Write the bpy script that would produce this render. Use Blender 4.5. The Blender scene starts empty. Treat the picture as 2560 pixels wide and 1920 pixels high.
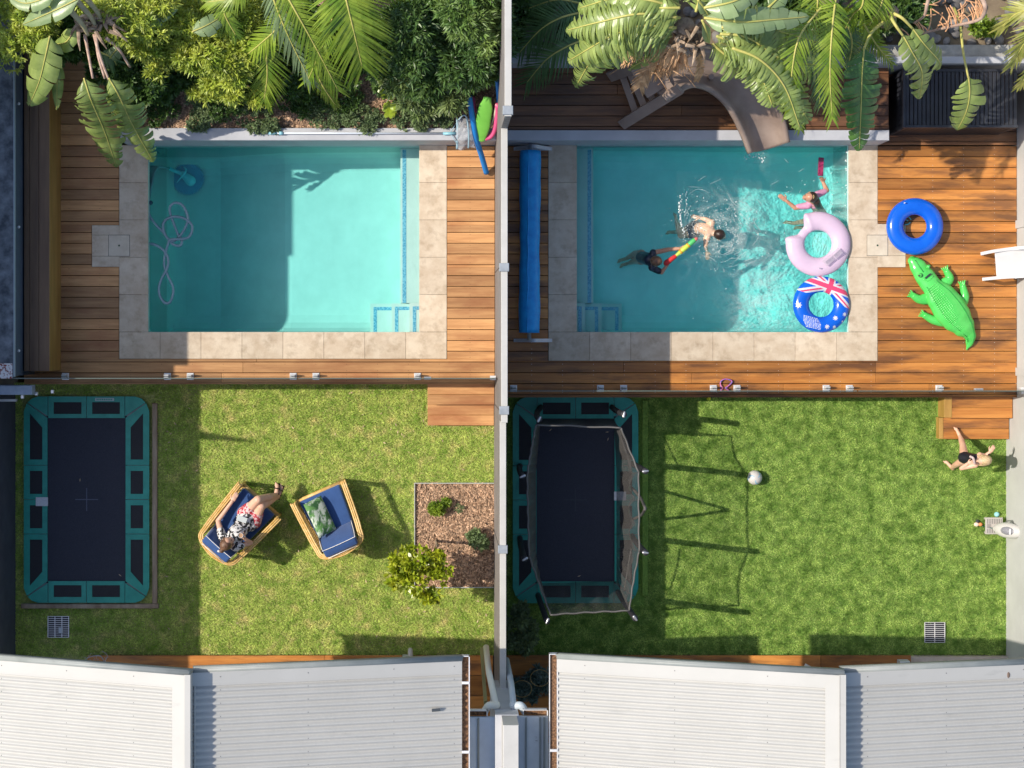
import bpy, bmesh, math, random
import numpy as np
from mathutils import Vector, Matrix
random.seed(7); rng = np.random.default_rng(7)
S = bpy.context.scene; C = S.collection
# ---------------- camera: a drone looking straight down, 26 m above the lawn, frame shifted right and down
H = 26.0; F = 4370.0; NX, NY = 1098.0, 843.0
cd = bpy.data.cameras.new('camera'); cam = bpy.data.objects.new('camera', cd); C.objects.link(cam)
cam.location = (0, 0, H); cd.sensor_width = 36; cd.lens = 36*F/2560
cd.shift_x = (1280-NX)/2560; cd.shift_y = -(960-NY)/2560; cd.clip_start = 0.5; cd.clip_end = 1500
S.camera = cam
# ---------------- sky, sun, exposure
SUN = Vector((-0.695, 0.0826, 0.714)).normalized()      # towards the sun
EL = math.asin(SUN.z); AZ = math.atan2(SUN.x, SUN.y)
w = bpy.data.worlds.new('World'); S.world = w; w.use_nodes = True
nt = w.node_tree; bg = nt.nodes['Background']
sky = nt.nodes.new('ShaderNodeTexSky'); sky.sky_type = 'NISHITA'; sky.sun_disc = False
sky.sun_elevation = EL; sky.sun_rotation = AZ % (2*math.pi); sky.air_density = 1.0; sky.dust_density = 1.5
nt.links.new(sky.outputs[0], bg.inputs[0]); bg.inputs[1].default_value = 0.13
ld = bpy.data.lights.new('sun', 'SUN'); ld.energy = 3.3; ld.angle = math.radians(0.5); ld.color = (1, 0.91, 0.78)
sun = bpy.data.objects.new('sun', ld); C.objects.link(sun); sun.location = (-20, 3, 30)
sun.rotation_euler = (-SUN).to_track_quat('-Z', 'Y').to_euler()
S.view_settings.view_transform = 'Standard'; S.view_settings.look = 'None'
S.view_settings.exposure = 0.55; S.view_settings.gamma = 1
S.render.engine = 'CYCLES'
S.cycles.max_bounces = 10; S.cycles.transparent_max_bounces = 24; S.cycles.diffuse_bounces = 4

# ---------------- helpers

def P(px, py, z=0.0):
    k = (H-z)/F
    return Vector(((px-NX)*k, -(py-NY)*k, z))
ORG = {}
def org(o): return ORG.get(o.name, Vector((0, 0, 0)))
def tag(o, label, cat, group=None):
    o['label'] = label; o['category'] = cat
    if group: o['group'] = group
    return o
def thing(name, label, cat, loc=(0, 0, 0), group=None):
    o = bpy.data.objects.new(name, None); C.objects.link(o); o.location = loc; o.empty_display_size = .1
    ORG[o.name] = Vector(loc); return tag(o, label, cat, group)
class MB:
    def __init__(s): s.v = []; s.f = []; s.m = []; s.t = []; s.k = 0
    def add(s, vs, fs, m=None, t=1.0):
        b = len(s.v); s.v += [tuple(v) for v in vs]
        for f in fs:
            s.f.append(tuple(b+i for i in f)); s.m.append(s.k if m is None else m); s.t.append(t)
        return s
    def box(s, x0, y0, z0, x1, y1, z1, t=1.0, bev=0, m=None):
        x0, x1 = sorted((x0, x1)); y0, y1 = sorted((y0, y1)); z0, z1 = sorted((z0, z1))
        if bev:
            b = bev
            vs = [(x0, y0, z0), (x1, y0, z0), (x1, y1, z0), (x0, y1, z0), (x0, y0, z1-b), (x1, y0, z1-b), (x1, y1, z1-b), (x0, y1, z1-b),
                  (x0+b, y0+b, z1), (x1-b, y0+b, z1), (x1-b, y1-b, z1), (x0+b, y1-b, z1)]
            fs = [(3, 2, 1, 0), (8, 9, 10, 11)]
            for i in range(4):
                j = (i+1) % 4; fs += [(i, j, 4+j, 4+i), (4+i, 4+j, 8+j, 8+i)]
            return s.add(vs, fs, m, t)
        vs = [(x0, y0, z0), (x1, y0, z0), (x1, y1, z0), (x0, y1, z0), (x0, y0, z1), (x1, y0, z1), (x1, y1, z1), (x0, y1, z1)]
        return s.add(vs, [(3, 2, 1, 0), (4, 5, 6, 7), (0, 1, 5, 4), (1, 2, 6, 5), (2, 3, 7, 6), (3, 0, 4, 7)], m, t)
    def prism(s, poly, z0, z1, t=1.0, m=None):            # poly: list of (x,y) counter-clockwise
        a = sum(poly[i][0]*poly[(i+1) % len(poly)][1]-poly[(i+1) % len(poly)][0]*poly[i][1] for i in range(len(poly)))
        if a < 0: poly = poly[::-1]
        n = len(poly); vs = [(x, y, z0) for x, y in poly]+[(x, y, z1) for x, y in poly]
        fs = [tuple(range(n-1, -1, -1)), tuple(range(n, 2*n))]+[(i, (i+1) % n, n+(i+1) % n, n+i) for i in range(n)]
        return s.add(vs, fs, m, t)
    def obox(s, p, q, hw, hh, up=(0, 0, 1), t=1.0, m=None):   # bar from p to q, half width hw, half height hh
        p = Vector(p); q = Vector(q); d = (q-p).normalized(); up = Vector(up)
        sd = d.cross(up); sd = sd.normalized() if sd.length > 1e-5 else Vector((1, 0, 0)); u = sd.cross(d).normalized()
        vs = []
        for c in (p, q):
            for a, b in ((-1, -1), (1, -1), (1, 1), (-1, 1)): vs.append(c+sd*a*hw+u*b*hh)
        return s.add(vs, [(0, 1, 2, 3), (7, 6, 5, 4), (0, 4, 5, 1), (1, 5, 6, 2), (2, 6, 7, 3), (3, 7, 4, 0)], m, t)
    def tube(s, pts, r, seg=8, cap=True, t=1.0, m=None, close=False):
        pts = [Vector(p) for p in pts]; n = len(pts)
        rs = r if hasattr(r, '__len__') else [r]*n
        vs = []; prev = None
        for i, p in enumerate(pts):
            if close: d = pts[(i+1) % n]-pts[i-1]
            else: d = pts[min(i+1, n-1)]-pts[max(i-1, 0)]
            d = d.normalized() if d.length > 1e-9 else Vector((0, 0, 1))
            if prev is None: a = d.orthogonal().normalized()
            else:
                a = prev-d*prev.dot(d); a = a.normalized() if a.length > 1e-6 else d.orthogonal().normalized()
            prev = a; b = d.cross(a)
            for k in range(seg):
                th = 2*math.pi*k/seg; vs.append(p+(a*math.cos(th)+b*math.sin(th))*rs[i])
        fs = []
        for i in range(n if close else n-1):
            j = (i+1) % n
            for k in range(seg):
                k2 = (k+1) % seg; fs.append((i*seg+k, i*seg+k2, j*seg+k2, j*seg+k))
        if cap and not close: fs += [tuple(range(seg-1, -1, -1)), tuple((n-1)*seg+k for k in range(seg))]
        return s.add(vs, fs, m, t)
    def ell(s, c, r, seg=16, ring=10, mat=None, t=1.0, m=None):
        c = Vector(c); R = mat or Matrix.Identity(3); vs = [c+R@Vector((0, 0, r[2]))]
        for i in range(1, ring):
            ph = math.pi*i/ring
            for k in range(seg):
                th = 2*math.pi*k/seg
                vs.append(c+R@Vector((r[0]*math.sin(ph)*math.cos(th), r[1]*math.sin(ph)*math.sin(th), r[2]*math.cos(ph))))
        vs.append(c+R@Vector((0, 0, -r[2]))); fs = []
        for k in range(seg): fs.append((0, 1+k, 1+(k+1) % seg))
        for i in range(ring-2):
            for k in range(seg):
                a = 1+i*seg; k2 = (k+1) % seg; fs.append((a+k, a+seg+k, a+seg+k2, a+k2))
        l = len(vs)-1; a = 1+(ring-2)*seg
        for k in range(seg): fs.append((a+k, l, a+(k+1) % seg))
        return s.add(vs, fs, m, t)
    def cone(s, p, q, r1, r2, seg=12):                     # round cone (capsule) for bodies
        p = Vector(p); q = Vector(q); d = q-p; L = max(d.length, 1e-4); d /= L; pts = []; rs = []
        for a in (-90, -60, -30): pts.append(p+d*r1*math.sin(math.radians(a))); rs.append(max(r1*math.cos(math.radians(a)), 1e-4))
        pts.append(p); rs.append(r1); pts.append(q); rs.append(r2)
        for a in (30, 60, 90): pts.append(q+d*r2*math.sin(math.radians(a))); rs.append(max(r2*math.cos(math.radians(a)), 1e-4))
        return s.tube(pts, rs, seg)
    def quad(s, a, b, c, d, t=1.0, m=None): return s.add([a, b, c, d], [(0, 1, 2, 3)], m, t)
    def build(s, name, mats, parent=None, smooth=False, loc=None):
        if not isinstance(mats, (list, tuple)): mats = [mats]
        o = org(parent) if parent else (Vector(loc) if loc is not None else Vector((0, 0, 0)))
        me = bpy.data.meshes.new(name); v = np.array(s.v, dtype=float).reshape(-1, 3)-np.array(o)
        me.from_pydata([tuple(p) for p in v], [], s.f)
        for mm in mats: me.materials.append(mm)
        me.polygons.foreach_set('material_index', np.array(s.m, dtype=np.int32))
        at = me.attributes.new('tint', 'FLOAT', 'FACE'); at.data.foreach_set('value', np.array(s.t, dtype=np.float32))
        if smooth: me.polygons.foreach_set('use_smooth', np.ones(len(s.f), dtype=bool))
        me.update()
        ob = bpy.data.objects.new(name, me); C.objects.link(ob)
        if parent: ob.parent = parent; ORG[ob.name] = o
        else: ob.location = o; ORG[ob.name] = o
        return ob
def numesh(name, V, Fc, tint, mat, parent=None, smooth=False):   # fast: V (n,3), Fc (m,k), tint (m,)
    o = org(parent) if parent else Vector((0, 0, 0))
    me = bpy.data.meshes.new(name); k = Fc.shape[1]; V = V-np.array(o)
    me.vertices.add(len(V)); me.vertices.foreach_set('co', V.astype(np.float32).ravel())
    me.loops.add(Fc.size); me.loops.foreach_set('vertex_index', Fc.astype(np.int32).ravel())
    me.polygons.add(len(Fc)); me.polygons.foreach_set('loop_start', np.arange(0, Fc.size, k, dtype=np.int32))
    me.polygons.foreach_set('loop_total', np.full(len(Fc), k, dtype=np.int32))
    me.materials.append(mat)
    at = me.attributes.new('tint', 'FLOAT', 'FACE'); at.data.foreach_set('value', tint.astype(np.float32))
    if smooth: me.polygons.foreach_set('use_smooth', np.ones(len(Fc), dtype=bool))
    me.update(calc_edges=True); me.validate()
    ob = bpy.data.objects.new(name, me); C.objects.link(ob)
    if parent: ob.parent = parent
    ORG[ob.name] = o
    return ob
def struct(o): o['kind'] = 'structure'; return o
def stuff(o, label=None, cat=None):
    o['kind'] = 'stuff'
    if label: tag(o, label, cat)
    return o
def subsurf(o, n=2):
    m = o.modifiers.new('sub', 'SUBSURF'); m.levels = n; m.render_levels = n; return o
def bevel(o, w=.01, n=2):
    m = o.modifiers.new('bev', 'BEVEL'); m.width = w; m.segments = n; m.limit_method = 'ANGLE'; return o
def bez(p, n=12):            # smooth curve through points (Catmull-Rom)
    p = [Vector(q) for q in p]
    if len(p) == 2: return [p[0].lerp(p[1], i/n) for i in range(n+1)]
    q = [p[0]*2-p[1]]+p+[p[-1]*2-p[-2]]; out = []
    for i in range(1, len(q)-2):
        for k in range(n):
            t = k/n; a, b, c, d = q[i-1], q[i], q[i+1], q[i+2]
            out.append(.5*((2*b)+(c-a)*t+(2*a-5*b+4*c-d)*t*t+(3*b-a-3*c+d)*t**3))
    out.append(p[-1]); return out

# ---------------- materials
def M(name, c1, c2=None, scale=6, rough=.6, bump=0, bscale=None, metal=0, spec=.5, tint=False, stretch=(1, 1, 1), detail=6,
      coat=0, contrast=(.35, .65), bdist=.01, c3=None, s3=1.5, k3=(.45, .6), transl=0, alpha=None, sheen=0, stretch3=(1, 1, 1)):
    m = bpy.data.materials.new(name); m.use_nodes = True; N = m.node_tree.nodes; L = m.node_tree.links
    b = N['Principled BSDF']; b.inputs['Roughness'].default_value = rough; b.inputs['Metallic'].default_value = metal
    b.inputs['Specular IOR Level'].default_value = spec; b.inputs['Coat Weight'].default_value = coat
    if sheen: b.inputs['Sheen Weight'].default_value = sheen
    tc = N.new('ShaderNodeNewGeometry')
    def noise(sc, st, det=detail):
        mp = N.new('ShaderNodeMapping'); mp.inputs['Scale'].default_value = st; L.new(tc.outputs['Position'], mp.inputs[0])
        n = N.new('ShaderNodeTexNoise'); n.inputs['Scale'].default_value = sc; n.inputs['Detail'].default_value = det
        n.inputs['Roughness'].default_value = .6; L.new(mp.outputs[0], n.inputs['Vector']); return n
    col = None
    if c2 is not None:
        n = noise(scale, stretch); r = N.new('ShaderNodeValToRGB')
        r.color_ramp.elements[0].position = contrast[0]; r.color_ramp.elements[1].position = contrast[1]
        r.color_ramp.elements[0].color = (*c1, 1); r.color_ramp.elements[1].color = (*c2, 1)
        L.new(n.outputs[0], r.inputs[0]); col = r.outputs[0]
    if c3 is not None:
        n = noise(s3, stretch3, 4); r = N.new('ShaderNodeValToRGB')
        r.color_ramp.elements[0].position = k3[0]; r.color_ramp.elements[1].position = k3[1]
        L.new(n.outputs[0], r.inputs[0]); mx = N.new('ShaderNodeMix'); mx.data_type = 'RGBA'
        L.new(r.outputs[0], mx.inputs[0]); L.new(col, mx.inputs[6]); mx.inputs[7].default_value = (*c3, 1); col = mx.outputs[2]
    if tint:
        a = N.new('ShaderNodeAttribute'); a.attribute_name = 'tint'
        mx = N.new('ShaderNodeVectorMath'); mx.operation = 'SCALE'; L.new(a.outputs['Fac'], mx.inputs['Scale'])
        if col is None: mx.inputs[0].default_value = c1
        else: L.new(col, mx.inputs[0])
        col = mx.outputs[0]
    if col is None: b.inputs['Base Color'].default_value = (*c1, 1)
    else: L.new(col, b.inputs['Base Color'])
    if bump:
        n = noise(bscale or scale*4, stretch, 4); bp = N.new('ShaderNodeBump'); bp.inputs['Strength'].default_value = bump
        bp.inputs['Distance'].default_value = bdist; L.new(n.outputs[0], bp.inputs['Height']); L.new(bp.outputs[0], b.inputs['Normal'])
    out = N['Material Output']
    if transl:
        tr = N.new('ShaderNodeBsdfTranslucent'); mi = N.new('ShaderNodeMixShader'); mi.inputs[0].default_value = transl
        g = N.new('ShaderNodeVectorMath'); g.operation = 'MULTIPLY'; g.inputs[1].default_value = (1.5, 1.35, .6)
        if col is None: g.inputs[0].default_value = c1
        else: L.new(col, g.inputs[0])
        L.new(g.outputs[0], tr.inputs[0]); L.new(b.outputs[0], mi.inputs[1]); L.new(tr.outputs[0], mi.inputs[2]); L.new(mi.outputs[0], out.inputs[0])
    if alpha is not None:
        tp = N.new('ShaderNodeBsdfTransparent'); mi = N.new('ShaderNodeMixShader'); mi.inputs[0].default_value = alpha
        L.new(tp.outputs[0], mi.inputs[1]); L.new(b.outputs[0], mi.inputs[2]); L.new(mi.outputs[0], out.inputs[0])
    return m
def glassy(name, tintc, ior=1.45, rough=.02, vol=None, bumps=None):
    m = bpy.data.materials.new(name); m.use_nodes = True; N = m.node_tree.nodes; L = m.node_tree.links
    N.remove(N['Principled BSDF']); out = N['Material Output']
    tp = N.new('ShaderNodeBsdfTransparent'); tp.inputs[0].default_value = (*tintc, 1)
    gl = N.new('ShaderNodeBsdfGlossy'); gl.inputs['Roughness'].default_value = rough
    fr = N.new('ShaderNodeFresnel'); fr.inputs[0].default_value = ior
    mi = N.new('ShaderNodeMixShader'); L.new(fr.outputs[0], mi.inputs[0]); L.new(tp.outputs[0], mi.inputs[1]); L.new(gl.outputs[0], mi.inputs[2])
    L.new(mi.outputs[0], out.inputs[0])
    if bumps:
        tc = N.new('ShaderNodeNewGeometry'); h = None
        for sc, st, di in bumps:
            n = N.new('ShaderNodeTexNoise'); n.inputs['Scale'].default_value = sc; n.inputs['Detail'].default_value = 5; n.inputs['Distortion'].default_value = 1.5
            L.new(tc.outputs['Position'], n.inputs['Vector'])
            bp = N.new('ShaderNodeBump'); bp.inputs['Strength'].default_value = st; bp.inputs['Distance'].default_value = di
            L.new(n.outputs[0], bp.inputs['Height'])
            if h: L.new(h.outputs[0], bp.inputs['Normal'])
            h = bp
        L.new(h.outputs[0], gl.inputs['Normal']); L.new(h.outputs[0], fr.inputs['Normal'])
    if vol:
        va = N.new('ShaderNodeVolumeAbsorption'); va.inputs[0].default_value = (*vol[0], 1); va.inputs[1].default_value = vol[1]
        L.new(va.outputs[0], out.inputs['Volume'])
    return m
deck_m = M('merbau decking', (.40, .19, .07), (.60, .32, .13), 9, .5, .35, 30, tint=True, stretch=(.12, 1.6, 1), c3=(.36, .14, .05), s3=2.2, k3=(.5, .75), stretch3=(.5, 1.3, 1))
deck2_m = M('wet merbau decking', (.38, .14, .03), (.54, .23, .055), 9, .36, .4, 30, tint=True, stretch=(.12, 1.6, 1), c3=(.20, .085, .03), s3=2.3, k3=(.46, .64), stretch3=(.45, 2.4, 1))
deckw_m = M('shade darkened wet decking', (.13, .055, .025), (.26, .12, .05), 9, .4, .4, 30, tint=True, stretch=(.12, 1.6, 1), c3=(.08, .04, .025), s3=2.0, k3=(.45, .7), stretch3=(.45, 2.2, 1))  # wet boards, darkened further so the colour carries the deep shade there
deckv_m = M('bench timber', (.15, .08, .042), (.22, .125, .065), 9, .5, .3, 30, tint=True, stretch=(1.6, .12, 1))
gold_m = M('oiled timber face', (.34, .19, .045), (.46, .27, .075), 8, .45, .3, 30, stretch=(1.2, .15, 1))
trav = M('travertine', (.54, .43, .31), (.67, .57, .44), 5, .6, .2, 40, tint=True, c3=(.36, .27, .18), s3=7, k3=(.5, .85))
lid_m = M('skimmer lid stone', (.55, .47, .36), (.66, .58, .46), 6, .6)
render_w = M('painted render', (.40, .41, .44), (.48, .49, .52), 2.5, .7, .15, 60)
wall_lt = M('pale grey render', (.47, .48, .47), (.53, .54, .53), 2.0, .75, .1, 60)
fence_face = M('streaked fence paint', (.15, .135, .13), (.27, .245, .235), 9, .7, .2, 50, stretch=(1, .25, 1.5))
fence_top = M('white fence cap', (.46, .45, .42), (.52, .51, .48), 3, .6)
capg = M('grey post cap', (.24, .27, .30), (.32, .35, .38), 8, .5)
plaster = M('pool plaster', (.56, .64, .60), (.62, .70, .66), 3, .7, .1, 30)
mosaic = M('blue glass mosaic', (.10, .32, .50), (.25, .52, .66), 45, .25, contrast=(.45, .55))
soil_m = M('wood mulch', (.17, .105, .065), (.62, .44, .29), 30, .9, .9, 60, detail=8, bdist=.03, c3=(.15, .09, .055), s3=9, k3=(.5, .75))
earth = M('earth', (.16, .12, .08), (.25, .2, .13), 3, .9, .5, 20)
lawn_m = M('lawn base', (.20, .27, .05), (.50, .52, .16), 26, .95, .8, 60, detail=8, bdist=.03, c3=(.50, .44, .20), s3=3.2, k3=(.5, .8))
turf_m = M('turf base', (.10, .20, .025), (.28, .44, .08), 30, .95, .8, 60, detail=8, bdist=.03, c3=(.16, .30, .05), s3=5, k3=(.4, .7))
blade_m = M('grass blade', (.24, .41, .055), (.62, .74, .20), 7, .7, tint=True, transl=.3, spec=.3, c3=(.80, .70, .34), s3=4.6, k3=(.52, .72))
tblade_m = M('turf blade', (.11, .22, .03), (.48, .64, .17), 6.5, .6, tint=True, transl=.3, spec=.3, contrast=(.40, .60), c3=(.46, .62, .20), s3=3.5, k3=(.5, .95))
metal_w = M('white steel roofing', (.44, .435, .41), (.47, .465, .44), 1.3, .55, .05, 10, spec=.3, c3=(.34, .34, .32), s3=5, k3=(.62, .9), stretch3=(.3, 1.5, 1))
roofgrey = M('barge steel', (.22, .24, .23), (.28, .30, .29), 3, .5)
alu = M('brushed aluminium', (.72, .72, .72), None, rough=.3, metal=.8)
white_pl = M('white plastic', (.62, .62, .63), (.68, .68, .69), 5, .35)
dark_m = M('near black powder coat', (.018, .02, .028), (.03, .034, .045), 5, .5)
darkwall = M('charcoal fence', (.045, .055, .085), (.07, .08, .115), 4, .7, .1, 30)
mott = M('weathered cement sheet', (.05, .06, .075), (.20, .22, .25), 7, .85, .3, 30, detail=8, contrast=(.35, .7))
sleeper = M('grey timber sleeper', (.25, .18, .12), (.42, .33, .24), 8, .85, .4, 30, stretch=(1, .2, 1))
pad_g = M('green vinyl pad', (.018, .29, .225), (.03, .37, .29), 6, .42, .15, 12, bdist=.02)
net_blk = M('black vent mesh', (.014, .014, .018), (.03, .03, .035), 120, .7)
mat_blk = M('jumping mat', (.020, .022, .036), (.045, .048, .070), 150, .75, .2, 200)
label_m = M('paper label', (.75, .75, .78), (.6, .6, .64), 60, .6)
leaf_m = M('strelitzia leaf', (.19, .27, .065), (.33, .41, .12), 5, .34, .25, 25, tint=True, transl=.22, spec=.6)
leafg_m = M('blue green leaf', (.20, .29, .12), (.29, .38, .18), 5, .34, .25, 25, tint=True, transl=.15, spec=.6)
palm_m = M('palm leaflet', (.13, .24, .02), (.30, .40, .05), 4, .38, tint=True, transl=.3, spec=.5)
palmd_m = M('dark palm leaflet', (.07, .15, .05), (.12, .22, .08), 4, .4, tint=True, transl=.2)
dead_m = M('dead frond', (.46, .25, .12), (.70, .45, .25), 10, .8, tint=True, transl=.15)
rib_m = M('leaf midrib', (.42, .42, .10), (.55, .48, .14), 8, .5)
bark_m = M('trunk bark', (.16, .11, .08), (.34, .25, .18), 16, .9, .6, 40, stretch=(1, 1, .4))
shY = M('lime green leaf', (.26, .37, .045), (.52, .58, .10), 4, .45, tint=True, transl=.25)
shD = M('dark green leaf', (.05, .11, .025), (.11, .20, .045), 4, .4, tint=True, transl=.2)
shB = M('bamboo leaf', (.05, .12, .03), (.12, .21, .055), 3, .4, tint=True, transl=.22)
shG = M('grey green leaf', (.12, .19, .08), (.20, .27, .12), 6, .6, tint=True, transl=.2)
skin = M('skin', (.66, .38, .26), (.74, .46, .33), 8, .5)
hair_br = M('brown hair', (.10, .05, .028), (.22, .12, .07), 30, .45, .5, 90, stretch=(1, 1, .3))
hair_dk = M('wet dark hair', (.018, .010, .008), (.05, .028, .02), 30, .3, .5, 90)
hair_bl = M('blond hair', (.40, .27, .13), (.66, .50, .30), 30, .5, .5, 90)
conc = M('concrete', (.30, .30, .28), (.42, .41, .38), 8, .85, .4, 60)
water1 = glassy('pool water', (1, 1, 1), 1.333, .03, ((.24, .96, .96), .46), [(3, .10, .03), (17, .16, .008)])
water2 = glassy('stirred pool water', (1, 1, 1), 1.333, .05, ((.06, .96, .96), .50), [(2.5, .5, .08), (9, .45, .03), (30, .35, .015)])
glass_m = glassy('fence glass', (.82, .90, .87), 1.4, .01)
ZD = .5
# ================= setting =================
def R(x0, y0, x1, y1, z):
    a = P(x0, y0, z); b = P(x1, y1, z); return a.x, b.y, b.x, a.y      # X0,Y0(low),X1,Y1(high)
LY = P(0, 957, ZD).y; RY = P(0, 990, ZD).y                             # front edges of the two decks
WX0, WX1 = .815, .897                                                   # the middle wall
RX = P(2515, 0, 0).x                                                    # right boundary wall
BX = -6.30                                                              # left boundary at lawn level
FY = -3.921                                                             # roof front line
# ground sheet with a rectangular hole under the raised decks
g = MB(); hx0, hx1, hy0, hy1 = BX+.02, RX-.02, RY+.05, 2.9
g.box(-300, -300, -.6, 300, hy0, -.03); g.box(-300, hy1, -.6, 300, 300, -.03); g.box(-300, hy0, -.6, hx0, hy1, -.03); g.box(hx1, hy0, -.6, 300, hy1, -.03)
struct(g.build('ground', earth))
l = MB(); l.box(BX, -4.72, -.3, WX0, LY-.01, 0); struct(l.build('lawn', lawn_m))
l = MB(); l.box(WX1, -4.72, -.3, RX, RY-.01, 0); struct(l.build('lawn', turf_m))
g = MB(); z = 1.05; g.box(P(300, 0, z).x, 2.98, 0, WX0-.003, 9, z); struct(g.build('garden_bed', soil_m))

# ---- pools
P1 = R(370, 350, 1048, 830, ZD); P2 = R(1442, 350, 2122, 830, ZD)
P1 = (P1[0], P1[1], P1[2], 2.803); P2 = (P2[0], P2[1], P2[2], 2.803)
def pool(Pn, deep_left, name):
    x0, y0, x1, y1 = Pn; b = MB()
    # profile of the floor along x
    if deep_left: prof = [(x0, -1.50), (x0+.8, -1.50), (x0+1.9, -.86), (x1, -.74)]
    else: prof = [(x0, -.55), (x0+1.2, -.60), (x1-.9, -.80), (x1, -.78)]
    ns = 60; nyv = 20; r = .30; vs = []; fs = []
    def fz(x):
        for (a, za), (c, zc) in zip(prof, prof[1:]):
            if x <= c+1e-6: return za+(zc-za)*(x-a)/(c-a)
        return prof[-1][1]
    xs = [x0+(x1-x0)*(.5-.5*math.cos(math.pi*i/ns)) for i in range(ns+1)]; ys = [y0+(y1-y0)*(.5-.5*math.cos(math.pi*j/nyv)) for j in range(nyv+1)]
    for x in xs:
        for y in ys:
            d = min(x-x0, x1-x, y-y0, y1-y); zz = fz(x)
            if d < r: zz += r-math.sqrt(max(0, r*r-(r-d)**2))
            vs.append((x, y, zz))
    for i in range(ns):
        for j in range(nyv):
            a = i*(nyv+1)+j; fs.append((a, a+nyv+1, a+nyv+2, a+1))
    b.add(vs, fs)
    T = ZD-.035                                       # walls stand as slabs outside the basin
    b.box(x0-.1, y0-.1, -1.7, x0, y1+.1, T); b.box(x1, y0-.1, -1.7, x1+.1, y1+.1, T)
    b.box(x0, y0-.1, -1.7, x1, y0, T); b.box(x0, y1, -1.7, x1, y1+.1, T)
    struct(b.build(name, plaster if deep_left else M('pale pool plaster', (.58, .80, .77), (.66, .87, .84), 3, .7, .1, 30), smooth=False))
    return fz
pool(P1, True, 'pool'); pool(P2, False, 'pool')
def ledges(Pn, right, name):
    x0, y0, x1, y1 = Pn; s = 1 if right else -1; e = x1 if right else x0; b = MB(); m = MB(); w = .285
    def bx(q, u0, u1, v0, v1, zt):
        q.box(e-s*u0, v0, -1.5 if q is b else zt-.012, e-s*u1, v1, zt+(0 if q is b else .004))
    ys = y0+.43
    bx(b, .002, w, ys+.004, y1-.002, -.02)                       # long bench
    bx(m, w-.085, w-.03, ys+.004, y1-.012, -.02)
    st = [(.002, .15, .13), (.15, .42, -.13), (.42, .75, -.40)]
    for k, (u0, u1, zt) in enumerate(st):
        bx(b, u0+.001*k, u1, y0+.002, ys, zt)
        bx(m, u1-.10, u1-.05, y0+.004, ys-.05, zt); bx(m, u0+.004, u1-.105, ys-.10, ys-.05, zt)
    o = b.build(name, plaster); struct(o)
    struct(m.build('mosaic_strip', mosaic))
ledges(P1, True, 'pool_steps'); ledges(P2, False, 'pool_steps')
ZW = .385
def waterbox(Pn, mat, rough):
    x0, y0, x1, y1 = Pn; e = .002; nx, ny = 90, 60; vs = []; fs = []
    for i in range(nx+1):
        for j in range(ny+1):
            x = x0+e+(x1-x0-2*e)*i/nx; y = y0+e+(y1-y0-2*e)*j/ny
            h = 0
            for k in range(6):
                a = k*1.1+.4; h += rough*math.sin((x*math.cos(a)+y*math.sin(a))*(5+2.7*k)+k*2.1)/(1+k*.6)
            vs.append((x, y, ZW+h))
    for i in range(nx):
        for j in range(ny):
            a = i*(ny+1)+j; fs.append((a, a+ny+1, a+ny+2, a+1))
    n0 = len(vs); ring = [i*(ny+1) for i in range(nx+1)]+[nx*(ny+1)+j for j in range(1, ny+1)]+[i*(ny+1)+ny for i in range(nx-1, -1, -1)]+[j for j in range(ny-1, 0, -1)]
    for r in ring: vs.append((vs[r][0], vs[r][1], -1.65))
    n = len(ring)
    for i in range(n): fs.append((ring[i], n0+i, n0+(i+1) % n, ring[(i+1) % n]))
    fs.append(tuple(n0+i for i in range(n)))
    b = MB(); b.add(vs, fs); o = b.build('water', mat, smooth=True); struct(o); return o
waterbox(P1, water1, .0012); waterbox(P2, water2, .006)

# ---- coping stones
def coping(Pn, outer, tab, lid, name):
    x0, y0, x1, y1 = Pn; X0, Y0, X1, _ = outer; b = MB(); z0, z1 = ZD-.03, ZD+.003; g = .003
    def run(ax0, ay0, ax1, ay1, n, horiz):
        for i in range(n):
            t = random.uniform(.9, 1.06)
            if horiz: b.box(ax0+(ax1-ax0)*i/n+g/2, ay0, z0, ax0+(ax1-ax0)*(i+1)/n-g/2, ay1, z1, t, bev=.003)
            else: b.box(ax0, ay0+(ay1-ay0)*i/n+g/2, z0, ax1, ay0+(ay1-ay0)*(i+1)/n-g/2, z1, t, bev=.003)
    run(X0, Y0, X1, y0-.001, 8, True)
    yt = 2.803-.002
    run(X0, y0+.001, x0, yt, 5, False); run(x1, y0+.001, X1, yt, 5, False)
    tx0, ty0, tx1, ty1 = tab; lx0, ly0, lx1, ly1 = lid
    # tab beside the skimmer, cut round the lid
    side = [(tx0, ty0, tx1, ly0-g), (tx0, ly1+g, tx1, ty1), (tx0, ly0, max(tx0, lx0)-g, ly1) if lx0 > tx0 else None, (lx1+g, ly0, tx1, ly1) if lx1 < tx1 else None]
    for q in side:
        if q: b.box(q[0], q[1], z0, q[2], q[3], z1+.001, random.uniform(.92, 1.04), bev=.003)
    struct(b.build(name, trav))
C1 = R(298, 363, 1117, 897, ZD); C2 = R(1371, 350, 2194, 902, ZD)
t1 = R(230, 563, 298, 667, ZD); l1 = R(272, 588, 324, 640, ZD)
t2 = R(2194, 560, 2264, 668, ZD); l2 = R(2168, 588, 2219, 639, ZD)
coping(P1, C1, t1, l1, 'pool_coping'); coping(P2, C2, t2, l2, 'pool_coping')
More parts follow.
